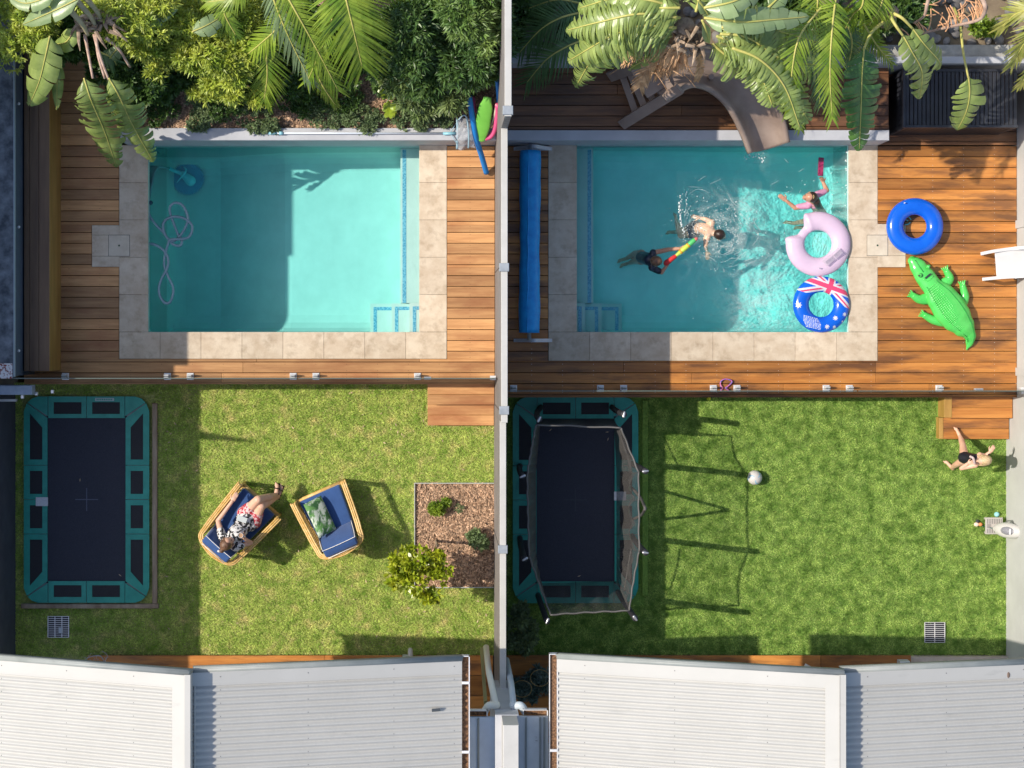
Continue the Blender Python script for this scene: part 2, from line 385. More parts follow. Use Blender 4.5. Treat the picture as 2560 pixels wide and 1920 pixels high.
for (q, lab) in ((l1, 'square stone skimmer lid in the shaded paving of the left pool'), (l2, 'square stone skimmer lid in the sunlit paving of the right pool')):
    t = thing('skimmer_lid', lab, 'pool lid', ((q[0]+q[2])/2, (q[1]+q[3])/2, ZD), 'skimmer lids')
    b = MB(); b.box(q[0]-.005, q[1]-.005, ZD-.01, q[2]+.005, q[3]+.005, ZD+.0055); b.build('rim', dark_m, t)
    b = MB(); b.box(q[0], q[1], ZD-.01, q[2], q[3], ZD+.009, bev=.003); b.build('lid_plate', lid_m, t)
    b = MB(); b.tube([((q[0]+q[2])/2, (q[1]+q[3])/2, ZD+.004), ((q[0]+q[2])/2, (q[1]+q[3])/2, ZD+.0115)], .014, 12); b.build('finger_hole', M('lid hole', (.02, .06, .03)), t)

# ---- decks: boards run left to right, cut round the stone
BP = .1576
def boards(b, X0, Y0, X1, Y1, holes, z=ZD, pitch=BP, nails=None, off=0):
    y = Y1; gap = .008
    while y > Y0+.02:
        yb = max(y-pitch, Y0); lv = sorted(set([yb, y]+[v for h in holes for v in (h[1]-.004, h[3]+.004) if yb+.003 < v < y-.003]))
        ends = {}
        for (v0, v1) in zip(lv, lv[1:]):
            cuts = [(X0, X1)]
            for (a, c, d, e) in holes:
                if (v0+v1)/2 > c-.004 and (v0+v1)/2 < e+.004:
                    n = []
                    for (p, q) in cuts:
                        if d <= p or a >= q: n.append((p, q)); continue
                        if a > p: n.append((p, a-.004))
                        if d < q: n.append((d+.004, q))
                    cuts = n
            for (p, q) in cuts:
                j = p
                while j < q-.01:
                    L = random.uniform(1.6, 4.2); k = min(j+L, q)
                    if q-k < .5: k = q
                    t = random.choice([.70, .85, 1, 1.08, 1.2])*random.uniform(.93, 1.07)*(.92 if q <= t1[2] else 1)  # boards left of the coping darkened: older timber plus shade put into the tint
                    lo = v0+(gap/2 if v0 == yb else 0); hi = v1-(gap/2 if v1 == y else 0)
                    b.box(j+.0015, lo, z-.022, k-.0015, hi, z, t, bev=.003 if hi-lo > .02 else 0)
                    if nails is not None and v1-v0 > .08:
                        xx = math.ceil(j/.45)*.45
                        while xx < k:
                            for f in (.2, .8): nails.append((xx, v0+(v1-v0)*f))
                            xx += .45
                    j = k
        y = yb
def naildots(nails, z, name_label):
    b = MB()
    for (x, y) in nails: b.box(x-.004, y-.004, z-.002, x+.004, y+.004, z+.0012)
    return b
nl = []
b = MB(); bx0 = P(60, 0, ZD).x
boards(b, bx0, LY, WX0-.004, 2.79, [C1[:3]+(2.84,), (t1[0], t1[1], t1[2]+.1, t1[3])], nails=nl)
boards(b, bx0, 2.792, P(299, 0, ZD).x, 5.0, [], nails=nl); b.box(bx0, LY-.02, .0, WX0-.004, LY, ZD-.004, .8)                       # fascia
struct(b.build('deck', deck_m))
struct(naildots(nl, ZD, '').build('deck_screws', M('deck screw', (.12, .07, .04), metal=.3)))
nl = []; b = MB()
rx1 = RX-.004
boards(b, WX1+.004, RY, rx1, 2.79, [C2[:3]+(2.84,), (t2[0]-.1, t2[1], t2[2], t2[3])], nails=nl)
b.box(WX1+.004, RY-.02, 0, rx1, RY, ZD-.004, .8)
struct(b.build('deck', deck2_m)); struct(naildots(nl, ZD, '').build('deck_screws', M('steel screw', (.6, .55, .5), metal=.5, rough=.3)))
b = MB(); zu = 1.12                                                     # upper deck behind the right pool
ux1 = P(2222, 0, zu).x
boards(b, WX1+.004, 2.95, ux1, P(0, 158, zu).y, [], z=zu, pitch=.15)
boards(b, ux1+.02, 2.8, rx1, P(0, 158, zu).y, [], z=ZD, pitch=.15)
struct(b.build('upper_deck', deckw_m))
b = MB(); b.box(WX1+.004, -4.72-1.3, -.1, P(2270, 0, 0).x, -4.72, .14, .9); b.box(-5.2, -6.0, -.1, WX0-.4, -4.72, .14, 1); 
bb = MB(); boards(bb, -5.2, -6.0, WX0-.02, -4.70, [], z=.17, pitch=.3); boards(bb, WX1+.01, -6.0, P(2270, 0, 0).x, -4.70, [], z=.17, pitch=.3)
struct(bb.build('verandah_deck', deck2_m)); 
b = MB(); b.box(BX, -6.0, -.2, -5.2, -4.725, -.005); struct(b.build('ground_strip', lawn_m))
b = MB(); b.box(-9, -14, -.3, 12, -6.02, .12); b.box(P(2272, 0, 0).x, -6.0, -.2, RX, -4.735, .10); struct(b.build('pavement', M('sandstone pavement', (.46, .38, .31), (.56, .48, .40), 6, .8, .3, 50)))

# ---- raised wall behind the pools
def wallthing(name, boxes, mat, lab, cat, bev=.006, extra=None, group=None):
    b = MB()
    for q in boxes: b.box(*q[:6], bev=bev)
    o = b.build(name, mat, loc=(boxes[0][0], boxes[0][1], boxes[0][2])); return tag(o, lab, cat, group)
wallthing('garden_wall', [(P(300, 0, 1.15).x, 2.799, ZD-.3, WX0-.004, 2.975, 1.15)], render_w, 'low grey rendered wall between the left pool and its planted bed', 'garden wall', group='rendered pool walls')
t = wallthing('garden_wall', [(WX1+.004, 2.799, ZD-.3, ux1, 2.945, 1.15)], render_w, 'low grey rendered wall under the water slide, behind the right pool', 'garden wall', group='rendered pool walls')
zr = 1.55
wallthing('retaining_wall', [(WX1+.004, P(0, 158, zr).y, 0, RX-.004, P(0, 141, zr).y, zr)], render_w, 'narrow blue-grey rendered kerb along the back of the right garden', 'retaining wall')
b = MB(); y0 = P(0, 141, zr).y; b.box(WX1+.004, y0+.002, 0, RX, P(0, 112, 1.5).y, 1.5)
struct(b.build('concrete_ledge', conc))
b = MB(); b.box(WX1+.004, P(0, 112, 1.5).y+.002, 0, 12, 9, 1.40); struct(b.build('rear_ground', earth))
V = []; pb = MB()
for i in range(420):
    x = random.uniform(WX1+.1, 9.2); y = random.uniform(P(0, 108, 1.45).y, 5.4)
    r = random.uniform(.05, .10); pb.ell((x, y, 1.43), (r, r*random.uniform(.7, 1), r*.6), 8, 6, Matrix.Rotation(random.random()*3, 3, 'Z'), random.uniform(.5, 1.3))
stuff(pb.build('pebbles', M('river stones', (.13, .13, .14), (.24, .22, .20), 12, .8, tint=True), smooth=True), 'dark grey river stones spread over the bed behind the right garden', 'stones')

# ---- middle boundary wall
t = thing('boundary_wall', 'long narrow pale wall standing between the two back yards', 'wall', (WX0, 2, 0))
segs = [(2.746, 9, 4.3), (-1.12, 2.744, 3.05), (-5.25, -1.122, 2.55)]
for y0, y1, zt in segs:
    b = MB(); b.box(WX0, y0, -.3, WX1, y1, zt-.03, bev=.0); b.build('panel', fence_face, t)
    b = MB(); b.box(WX0-.002, y0-.002, zt-.03, WX1+.002, y1+.002, zt, bev=.004); b.build('capping', fence_top, t)
for (py, z) in ((275, 4.33), (668, 3.08), (1026, 3.08), (1374, 2.58)):
    q = P(0, py, z); b = MB(); b.box(WX0-.025, q.y-.055, z-.1, WX1+.02, q.y+.055, z, bev=.005); b.build('post_cap', capg, t)
# joints seen on the west face
for py in (668, 1026, 1374):
    q = P(0, py, 2.5).y; b = MB(); b.box(WX0-.004, q-.006, 0, WX0+.01, q+.006, 2.4); b.build('joint', dark_m, t)
# ---- left boundary
t = thing('boundary_fence', 'dark charcoal fence along the left edge of the lawn beside the open trampoline', 'fence', (BX, -3, 0))
b = MB(); b.box(BX-.08, -6, -.2, BX, P(0, 985, 0).y, 1.6); b.build('panel', darkwall, t)
t = thing('neighbour_shed', 'low shed roof of weathered dark cement sheet behind the timber bench', 'shed', (-5.9, 1, 0))
y0, y1 = P(0, 940, 1.75).y, 9
b = MB(); b.box(-7.3, y0, 0, -5.9, y1, 1.72); b.build('wall', M('shed wall', (.07, .10, .14), (.10, .13, .18), 4, .6), t)
b = MB(); b.box(-7.3, y0-.02, 1.722, -5.905, y1, 1.75); b.build('roof', mott, t)
b = MB(); b.box(-5.904, y0-.01, 1.68, -5.893, y1, 1.757); f = b.build('flashing', M('zinc flashing', (.35, .42, .46)), t)
for py in (258, 567, 877):
    q = P(41, py, 1.6); b = MB(); b.ell((-5.88, q.y, 1.55), (.022, .022, .022), 10, 6); b.build('bolt', white_pl, t, True)
b = MB(); q = P(0, 930, 1.77); b.box(-7.2, q.y-.09, 1.752, -5.92, q.y+.12, 1.765); b.build('paint_patch', M('flaking paint', (.20, .03, .02), (.62, .6, .6), 25, .8, contrast=(.42, .5)), t)
# house block added out of frame, its heights stepped to shape the left shade
t = thing('neighbour_shade_block', 'stepped house block added out of view beyond the left fence to cast shade', 'house', (-7.5, 0, 0))
b = MB(); b.box(-13, -7, 0, -7.32, -.33, 3.85); b.box(-13, -.329, 0, -7.32, .02, 4.05); b.box(-13, .021, 0, -7.32, 1.85, 4.26); b.box(-13, 1.851, 0, -7.32, 9, 4.36); b.build('wall', wall_lt, t)
b = MB(); b.box(-13.1, -7.1, 3.855, -7.33, -.34, 3.9); b.box(-13.1, .56, 4.265, -7.33, 1.84, 4.29); b.build('roof', roofgrey, t)
b = MB(); b.tube([(-7.4, -1.0, 3.8), (-7.4, -1.0, 4.8)], [.07, .015], 8); b.build('shadow_spike', roofgrey, t)  # slim pole added to cast a spike of shadow on the lawn
# ---- right boundary wall
wx = RX
t = thing('boundary_wall', 'tall light grey wall along the right edge catching the gymnast shadow', 'wall', (wx, 0, 0))
b = MB(); b.box(wx, -7, -.3, wx+.2, 9, 2.6); b.build('panel', wall_lt, t)
for (ya, yb) in ((548, 568), (920, 940)):
    a, c = P(0, ya, .8).y, P(0, yb, .8).y; b = MB(); b.box(wx-.025, c, .5, wx+.01, a, 2.6); b.build('pilaster', wall_lt, t)
# concrete stub and rail at the left end of the glass fence
t = thing('fence_beam', 'bluish grey concrete beam at the left end of the glass fence', 'beam', P(40, 975, 1.3))
q = R(-40, 963, 80, 987, 1.3); b = MB(); b.box(q[0], q[1], 1.1, q[2], q[3], 1.3, bev=.01); b.build('beam', M('blue grey concrete', (.32, .38, .48), (.42, .48, .58), 12, .8), t)
q = R(-40, 998, 40, 1004, 1.2); b = MB(); b.box(q[0], q[1], 1.12, q[2], q[3], 1.2); b.build('rail', fence_top, t)
for px, py in ((56, 992), (91, 984), (131, 979)):
    q = P(px, py, 1.1); b = MB(); b.box(q.x-.02, q.y-.025, 1.05, q.x+.02, q.y+.025, 1.12, bev=.004); b.build('bracket', alu, t)

# ---- timber bench along the left wall
t = thing('timber_bench', 'long timber storage bench running down the left side of the pool deck', 'bench', (-5.7, 0, ZD))
zb = 1.25; y0, y1 = P(0, 928, zb).y, P(0, 60, zb).y
xs = [P(a, 0, zb).x for a in (60, 73, 97, 124)]
for a, c in zip(xs, xs[1:]):
    b = MB(); b.box(a+.002, y0, zb-.03, c-.002, y1, zb, random.uniform(.7, .85), bev=.003); b.build('seat_board', deckv_m, t)
xf = xs[-1]; b = MB(); b.box(xs[0], y0+.005, ZD, xf-.012, y1-.01, zb-.032); b.build('carcass', deckv_m, t)
b = MB(); b.box(xf-.008, y0+.002, ZD+.28, xf, y1, zb-.002, bev=.002); b.build('front_board', gold_m, t)
b = MB(); b.box(xf-.010, y0+.002, ZD+.002, xf-.002, y1, ZD+.275, bev=.002); b.build('front_board', gold_m, t)

# ---- steps
def steps(lab, x0, x1, ylist, zs, mat):
    t = thing('timber_steps', lab, 'steps', (x0[0], ylist[-1], 0), 'timber steps down to the lawns')
    for k, z in enumerate(zs):
        ya, yb = ylist[k], ylist[k+1]; xx0, xx1 = x0[k], x1[k]
        b = MB(); b.box(xx0+.03, yb+.02, 0, xx1, ya, z-.025, 1); b.build('riser', gold_m, t)
        b = MB(); n = 2
        for i in range(n): b.box(xx0, yb+(ya-yb)*i/n+.002, z-.022, xx1, yb+(ya-yb)*(i+1)/n-.002, z, random.uniform(.85, 1.1), bev=.004)
        b.build('tread', mat, t)
Yl = [LY-.022, P(0, 1012, .33).y, P(0, 1064, .17).y]
steps('two timber steps beside the middle wall, down to the left lawn', [P(1069, 0, .33).x]*2, [WX0-.005]*2, Yl, [.33, .17], deck_m)
Yr = [RY-.022, P(0, 1046, .33).y, P(0, 1098, .17).y]
steps('two timber steps with pale side boards beside the child, down to the right lawn', [P(2362, 0, .33).x, P(2350, 0, .17).x], [RX-.01]*2, Yr, [.33, .17], deck2_m)
for z, px0, ya, yb in ((.33, 2345, 993, 1044), (.17, 2340, 1044, 1097)):
    b = MB(); q = P(px0, 0, 0).x; b.box(q, P(0, yb, z).y, 0, q+.06 if z < .3 else q+.11, P(0, ya, z).y, z+.006, bev=.004)
    o = b.build('side_board', gold_m, t if False else bpy.data.objects['timber_steps.001'])

# ---- glass pool fences: panels, spigots
def fence(lab, X0, X1, y, clamps, z=ZD):
    t = thing('glass_fence', lab, 'glass fence', ((X0+X1)/2, y, z), 'frameless glass pool fences')
    cut = sorted(clamps); n = len(cut)
    edges = [X0]
    for i in range(1, n-1, 2): edges.append((cut[i]+cut[i+1])/2)
    edges = [X0]+[e for e in edges[1:]]+[X1]
    for a, c in zip(edges, edges[1:]):
        b = MB(); b.box(a+.01, y-.006, z+.05, c-.01, y+.006, z+1.22); b.build('glass_pane', glass_m, t)
        b = MB(); b.box(a+.01, y-.0065, z+1.221, c-.01, y+.0065, z+1.226); b.build('polished_edge', M('glass edge', (.10, .13, .11), rough=.3), t)
    for cx in cut:
        b = MB(); b.box(cx-.05, y-.05, z, cx+.05, y+.05, z+.014, bev=.003); b.box(cx-.036, y-.03, z+.014, cx+.036, y-.010, z+.14, bev=.006); b.box(cx-.036, y+.010, z+.014, cx+.036, y+.03, z+.14, bev=.006)
        b.build('spigot', M('spigot steel', (.72, .73, .74), rough=.35, metal=.35) if 'spigot steel' not in bpy.data.materials else bpy.data.materials['spigot steel'], t)
    return t
yl = P(0, 941, ZD).y; yr = P(0, 971, ZD).y
cl = [P(a, 0, ZD).x for a in (164, 419, 476, 733, 790, 1044)]
t = fence('frameless glass fence on steel spigots along the front of the left deck', P(75, 0, ZD).x, WX0-.03, yl, cl)
b = MB(); q = P(1070, 941, ZD+.3); b.box(q.x-.05, yl-.02, ZD+1.0, q.x+.05, yl+.02, ZD+1.06, bev=.004); b.build('latch', alu, t)
q = P(1232, 945, 1.4); b = MB(); b.box(WX0-.1, yl-.03, 1.35, WX0-.02, yl+.03, 1.45); b.build('wall_bracket', white_pl, t)
cr = [P(a, 0, ZD).x for a in (1284, 1501, 1559, 1783, 1842, 2065, 2123, 2347)]
t = fence('frameless glass fence on steel spigots along the front of the right deck', WX1+.03, RX-.05, yr, cr)
b = MB(); q = P(2450, 972, 1.2); b.box(q.x-.06, yr-.02, 1.1, q.x+.06, yr+.02, 1.16, bev=.004); b.build('latch', alu, t)
b = MB(); b.box(RX-.09, yr-.07, .85, RX+.1, yr+.03, .95, bev=.005); b.build('wall_bracket', white_pl, t)
# ================= roofs =================
def roofplane(t, X0, X1, z0, z1, y_front, y_back, flash=.20, hi=None, screws=True, label=None):
    """corrugated slope from (X0,z0) to (X1,z1)"""
    def Z(x): return z0+(z1-z0)*(x-X0)/(X1-X0)
    yf = y_front-flash; n = int((yf-y_back)/.079*8); vs = []; fs = []; b = MB()
    m = 3
    for i in range(n+1):
        y = yf-(yf-y_back)*i/n; h = .017*math.cos(2*math.pi*(yf-y)/.079)
        for k in range(m+1):
            x = X0+(X1-X0)*k/m; vs.append((x, y, Z(x)+h))
    for i in range(n):
        for k in range(m):
            a = i*(m+1)+k; fs.append((a, a+m+1, a+m+2, a+1))
    b.add(vs, fs); s = b.build('roof_sheet', metal_w, t, True)
    b = MB(); e = .016
    b.add([(X0, yf-.02, Z(X0)+e), (X1, yf-.02, Z(X1)+e), (X1, y_front-.06, Z(X1)+e), (X0, y_front-.06, Z(X0)+e),
           (X0, yf-.02, Z(X0)+e-.012), (X1, yf-.02, Z(X1)+e-.012), (X1, y_front-.06, Z(X1)+e-.012), (X0, y_front-.06, Z(X0)+e-.012)],
          [(0, 1, 2, 3), (0, 4, 5, 1), (1, 5, 6, 2), (2, 6, 7, 3), (3, 7, 4, 0)]); b.build('edge_flashing', metal_w, t)
    # rolled barge along the front
    b = MB(); b.tube([(X0, y_front-.035, Z(X0)-.005), (X1, y_front-.035, Z(X1)-.005)], .035, 10)
    b.obox((X0, y_front-.012, Z(X0)-.05), (X1, y_front-.012, Z(X1)-.05), .012, .07); b.build('barge_roll', roofgrey, t, True)
    b = MB()
    for fx in (.10, .42, .74, .97):
        x = X0+(X1-X0)*fx; y = yf-.079
        b.ell((x, y_front-.12, Z(x)+e+.002), (.006, .006, .005), 8, 5)
        while y > y_back:
            b.ell((x, y, Z(x)+.013), (.0065, .0065, .006), 8, 5); y -= .079*2
    b.build('roof_screws', M('screw', (.10, .10, .10)) if 'screw' not in bpy.data.materials else bpy.data.materials['screw'], t)
    return Z
YB = -8.5
def leafgutter(t, x0, x1, y0, y1, z, name='gutter'):
    b = MB(); b.box(x0, y0, z-.10, x1, y1, z-.085); b.box(x0, y0, z-.085, x0+.008, y1, z-.03); b.box(x1-.012, y0, z-.085, x1, y1, z+.01); b.box(x0, y1-.008, z-.085, x1, y1, z+.01)
    g = b.build(name, white_pl, t)
    V = []; b = MB()
    b.box(x0+.009, y0, z-.084, x1-.013, y1-.009, z-.06)
    b.build('leaf_litter', M('gutter litter', (.07, .035, .02), (.30, .16, .08), 40, .9, .8, 60, bdist=.02) if 'gutter litter' not in bpy.data.materials else bpy.data.materials['gutter litter'], g)
    return g
def house(lab, eL, zL, ridge, zR, low, eR, zE, side):
    t = thing('house_roof', lab, 'house', (ridge, FY-1, 0), 'white corrugated house roofs')
    Z1 = roofplane(t, eL, ridge, zL, zR, FY, YB); Z2 = roofplane(t, ridge+.01, eR, zR-low, zE, FY, YB)
    # ridge: flat capping and upstand of the higher sheet
    b = MB(); w = .22; sl = (zR-zL)/(ridge-eL)
    b.add([(ridge-w, YB, zR-w*sl+.024), (ridge-.06, YB, zR-.06*sl+.024), (ridge-.06, FY-.05, zR-.06*sl+.024), (ridge-w, FY-.20, zR-w*sl+.024)], [(0, 1, 2, 3)])
    b.add([(ridge-.06, YB, zR+.026), (ridge+.008, YB, zR+.03), (ridge+.008, FY-.05, zR+.03), (ridge-.06, FY-.05, zR+.026)], [(0, 1, 2, 3)])
    b.box(ridge-.02, YB, zR-low-.1, ridge+.009, FY-.05, zR+.02); b.build('ridge_capping', metal_w, t)
    b = MB(); b.box(ridge+.03, YB, zR-low-.004, ridge+.045, FY-.22, zR-low+.028); b.build('apron_flashing', metal_w, t)
    # walls below
    b = MB(); b.box(eL+.35, YB, -.3, eR-.35, -6.05, min(zL, zE)-.2); b.build('wall', wall_lt, t)
    return t
zA = 4.58; eA = -5.66; rA = P(475, 0, 5.42).x; gA = P(1155, 0, 4.5).x
tA = house('white corrugated roof of the left house, its ridge step left of centre', eA, 4.36, rA, 5.42, .17, gA, 4.50, 1)
leafgutter(tA, gA-.01, gA+.095, YB, FY+.0, 4.50)
for py in (1707, 1880):
    q = P(0, py, 4.5).y; b = MB(); b.box(gA, q-.016, 4.49, gA+.09, q+.016, 4.515, bev=.004); b.build('gutter_bracket', white_pl, tA)
eB = P(1393, 0, 4.36).x; rB = P(2112, 0, 5.42).x
tB = house('white corrugated roof of the right house, its ridge step on the right', eB, 4.36, rB, 5.42, .17, P(2640, 0, 4.7).x+.4, 4.55, 1)
leafgutter(tB, eB-.095, eB+.01, YB, FY+.0, 4.36)
q = P(0, 1876, 4.36).y; b = MB(); b.box(eB-.09, q-.016, 4.35, eB, q+.016, 4.375, bev=.004); b.build('gutter_bracket', white_pl, tB)
q = P(1090, 1775, 4.6); b = MB(); b.obox((q.x-.05, q.y, 4.62), (q.x+.05, q.y+.004, 4.6), .018, .006); o = b.build('roof_fitting', M('roof fitting', (.06, .07, .08)), tA)
q = P(2518, 1686, 4.75); b = MB(); b.ell((q.x, q.y, 4.79), (.022, .04, .01), 10, 6); tag(b.build('dead_leaf', M('dry leaf', (.16, .11, .08)), loc=q), 'single brown dead leaf lying on the far right of the right roof', 'leaf')
# lower roofs and parapet in the gap between the houses
zg = 4.0
t = thing('parapet_wall', 'white capped party wall in the gap between the two roofs', 'wall', P(1270, 1850, zg))
q = R(1258, 1813, 1297, 2600, 4.75); b = MB(); b.box(q[0], YB, 2, q[2], q[3], 4.75, bev=.006); b.build('coping', fence_top, t)
q2 = R(1238, 1787, 1297, 2600, 4.2); b = MB(); b.box(q2[0], YB, 2, q2[2]-.0, q2[3], 4.2, bev=.006); b.build('lower_course', render_w, t)
for (px0, px1, py, nm, c1, ribs) in ((1176, 1238, 1793, 'blue grey lower roof with brown stains, left of the party wall', (.50, .57, .66), (1196,)), (1298, 1372, 1791, 'grey lower roof with raised ribs, right of the party wall', (.58, .59, .58), (1315, 1350, 1360))):
    t = thing('lower_roof', nm, 'roof', P(px0, py, zg), 'lower roofs between the houses')
    q = R(px0-12, py, px1, 2600, zg); b = MB(); b.box(q[0], YB, zg-.06, q[2]-.004, q[3], zg)
    b.build('sheet', M('lower roof steel '+nm[:4], c1, tuple(c*1.15 for c in c1), 4, .5, c3=(.16, .10, .07), s3=7, k3=(.68, .74)), t)
    for r in ribs:
        x = P(r, 0, zg).x; b = MB(); b.box(x-.012, YB, zg, x+.012, q[3]-.01, zg+.03, bev=.005); b.build('rib', roofgrey, t)
    q = R(px0-8 if px0 < 1200 else 1308, py-17, 1219 if px0 < 1200 else px1-2, py-2, zg); leafgutter(t, q[0], q[2], q[1], q[3], zg)
# downpipes
for (pts, lab) in (([(1215, 1618, 1.6), (1222, 1680, 2.5), (1240, 1765, 3.85)], 'cream downpipe left of the wall end'), ([(1266, 1650, 1.8), (1278, 1710, 2.8), (1284, 1765, 3.85)], 'grey-blue downpipe right of the wall end')):
    t = thing('downpipe', lab, 'downpipe', P(*pts[-1]), 'downpipes beside the wall end')
    m_ = M('pipe '+lab[:4], (.72, .70, .60) if 'cream' in lab else (.50, .56, .60), None, rough=.45)
    b = MB(); b.tube([P(*p) for p in pts], .042, 14); b.build('pipe', m_, t, True)
    e = P(*pts[-1]); s = -1 if 'cream' in lab else 1; b = MB(); b.tube(bez([e+Vector((0, .03, -.03)), e, e+Vector((s*.09, .015, .05)), e+Vector((s*.15, -.08, .0))], 6), .05, 14); b.build('elbow', m_, t, True)
t = thing('timber_post', 'tall olive painted post beside the cream downpipe', 'post', P(1212, 1700, 2))
b = MB(); b.obox(P(1204, 1625, .6), P(1214, 1760, 3.2), .02, .04); b.build('post', M('olive paint', (.24, .22, .10)), t)
q = P(1330, 1690, .15)
# ================= trampolines =================
def tramp(px, py, lab, net):
    q0 = P(px, py, .06); Wd, Ln = 1.86, 3.06
    t = thing('trampoline', lab, 'trampoline', (q0.x, q0.y, 0), 'in-ground trampolines')
    def xy(a, c): return (q0.x+a, q0.y-c)
    b = MB(); z = .075
    def rr(x0, y0, x1, y1, r, n=6):
        pts = []
        for (cx, cy, a0) in ((x1-r, y0+r, -90), (x1-r, y1-r, 0), (x0+r, y1-r, 90), (x0+r, y0+r, 180)):
            for k in range(n+1):
                a = math.radians(a0+90*k/n); pts.append((cx+r*math.cos(a), cy+r*math.sin(a)))
        return pts
    ix0, ix1, iy0, iy1 = .36, Wd-.36, .32, Ln-.32
    # frame ring and pads: each pad its own part
    pads = []
    ysp = [0, 1.02, 1.53, 2.04, Ln]
    b = MB(); b.prism([xy(*p) for p in rr(.02, .02, Wd-.02, Ln-.02, .22)], .0, .05); b.build('frame', M('galv frame', (.3, .32, .32)) if 'galv frame' not in bpy.data.materials else bpy.data.materials['galv frame'], t)
    def pad(poly, hole, tt=1):
        b = MB(); cx = sum(p[0] for p in poly)/len(poly); cy = sum(p[1] for p in poly)/len(poly)
        n = len(poly); top = []
        # pad as ring around the vent mesh
        if hole:
            m = len(hole)
            # match outer polygon points to hole by angular nearest
            outer = [Vector((*xy(*p), 0)) for p in poly]; inner = [Vector((*xy(*p), 0)) for p in hole]
            vs = [(p.x, p.y, z) for p in outer]+[(p.x, p.y, z-.02) for p in outer]+[(p.x, p.y, z) for p in inner]
            bm = bmesh.new(); vo = [bm.verts.new((p.x, p.y, z)) for p in outer]; vi = [bm.verts.new((p.x, p.y, z)) for p in inner]
            eo = [bm.edges.new((vo[i], vo[(i+1) % n])) for i in range(n)]; ei = [bm.edges.new((vi[i], vi[(i+1) % m])) for i in range(m)]
            bmesh.ops.triangle_fill(bm, use_beauty=True, edges=eo+ei)
            bm.verts.index_update(); vs = [tuple(v.co) for v in bm.verts]; fs = [tuple(v.index for v in f.verts) for f in bm.faces]; bm.free()
            b.add(vs, fs); o = b.build('pad', pad_g, t); md = o.modifiers.new('s', 'SOLIDIFY'); md.thickness = .02; md.offset = -1
            for p in o.data.polygons:
                if p.normal.z < 0: p.flip()
            o.data.update()
            b = MB(); b.prism([xy(*p) for p in hole], z-.02, z-.006); b.build('vent_mesh', net_blk, o)
        else:
            b.prism([xy(*p) for p in poly], z-.02, z); o = b.build('pad', pad_g, t)
        return o
    g = .004; c = .0; wv = .095
    def rect(a, b_, c_, d): return [(a, b_), (c_, b_), (c_, d), (a, d)]
    for (y_, flip) in ((0, 0), (Ln, 1)):
        def fy(v): return v if not flip else Ln-v
        for (xa, xb) in ((ix0+g, Wd/2-g), (Wd/2+g, ix1-g)):
            pad(rect(xa, fy(.0), xb, fy(iy0)) if not flip else rect(xa, fy(iy0), xb, fy(0)), rect(xa+.08, min(fy(.085), fy(.26)), xb-.07, max(fy(.085), fy(.26))))
        # corners: triangle of green by the end pads, mesh panel on the long side
        for sx in (0, 1):
            def fx(v): return v if not sx else Wd-v
            pad([(fx(.21), fy(.0)), (fx(.12), fy(.03)), (fx(.055), fy(.09)), (fx(ix0-g), fy(iy0-.03)), (fx(ix0-g), fy(0))], None)
            L_ = 1.02-g
            pad([(fx(.045), fy(.10)), (fx(.0), fy(.22)), (fx(0), fy(L_)), (fx(ix0-.01), fy(L_)), (fx(ix0-.01), fy(iy0))], [(fx(.09), fy(.25)), (fx(.09), fy(L_-.08)), (fx(.275), fy(L_-.08)), (fx(.275), fy(.46))])
    for (ya, yb) in ((1.02+g, 1.53-g), (1.53+g, 2.04-g)):
        for sx in (0, 1):
            def fx(v): return v if not sx else Wd-v
            pad(rect(min(fx(0), fx(ix0-.01)), ya, max(fx(0), fx(ix0-.01)), yb), rect(min(fx(.09), fx(.275)), ya+.08, max(fx(.09), fx(.275)), yb-.08))
    b = MB(); b.prism([xy(*p) for p in rect(ix0-.03, iy0-.03, ix1+.03, iy1+.03)], .045, .056); mt = b.build('jumping_mat', mat_blk, t)
    b = MB(); a, cc = xy(Wd/2, Ln/2); b.box(a-.007, cc-.17, .056, a+.007, cc+.17, .0585); b.box(a-.17, cc-.007, .056, a-.0072, cc+.007, .0585); b.box(a+.0072, cc-.007, .056, a+.17, cc+.007, .0585)
    b.build('cross_mark', M('cross '+lab[:5], (.10, .11, .16) if not net else (.04, .045, .06)), mt)
    b = MB(); sx = .27 if not net else Wd-.27
    a, cc = xy(sx, 1.56 if not net else 1.47); b.box(a-.09, cc-.065, z+.002, a+.09, cc+.065, z+.006); b.build('label', label_m, t)
    b = MB(); a, cc = xy(1.20, .045)
    if not net:
        b.box(a-.14, cc-.022, z+.001, a+.14, cc+.022, z+.003); lb = b.build('label', M('silver mark', (.5, .6, .6)), t)
        b = MB()
        for k in range(9): b.box(a-.12+k*.027, cc-.012, z+.003, a-.102+k*.027, cc+.012, z+.0045)
        b.build('lettering', pad_g, lb)
    # timber surround
    b = MB()
    if not net:
        a0, c0 = xy(-.02, Ln+.02); b.box(a0-.03, c0-.07, -.1, a0+Wd+.155, c0, .055, bev=.01); b.build('sleeper', sleeper, t)
        b = MB(); a1, c1 = xy(Wd+.04, Ln+.02); b.box(a1, c1+.001, -.1, a1+.075, q0.y-.10, .055, bev=.01); b.build('sleeper', sleeper, t)
    else:
        a1, c1 = xy(Wd+.06, Ln-.1); b.box(a1, c1, -.1, a1+.09, q0.y-.05, .05, bev=.01); b.build('turf_edging', turf_m, t)
    return t, q0
t1_, _ = tramp(60, 991, 'green edged in-ground trampoline without a net on the shaded left lawn', False)
t2_, q0 = tramp(1282, 992, 'green edged in-ground trampoline inside a drooping black net, right of the middle wall', True)
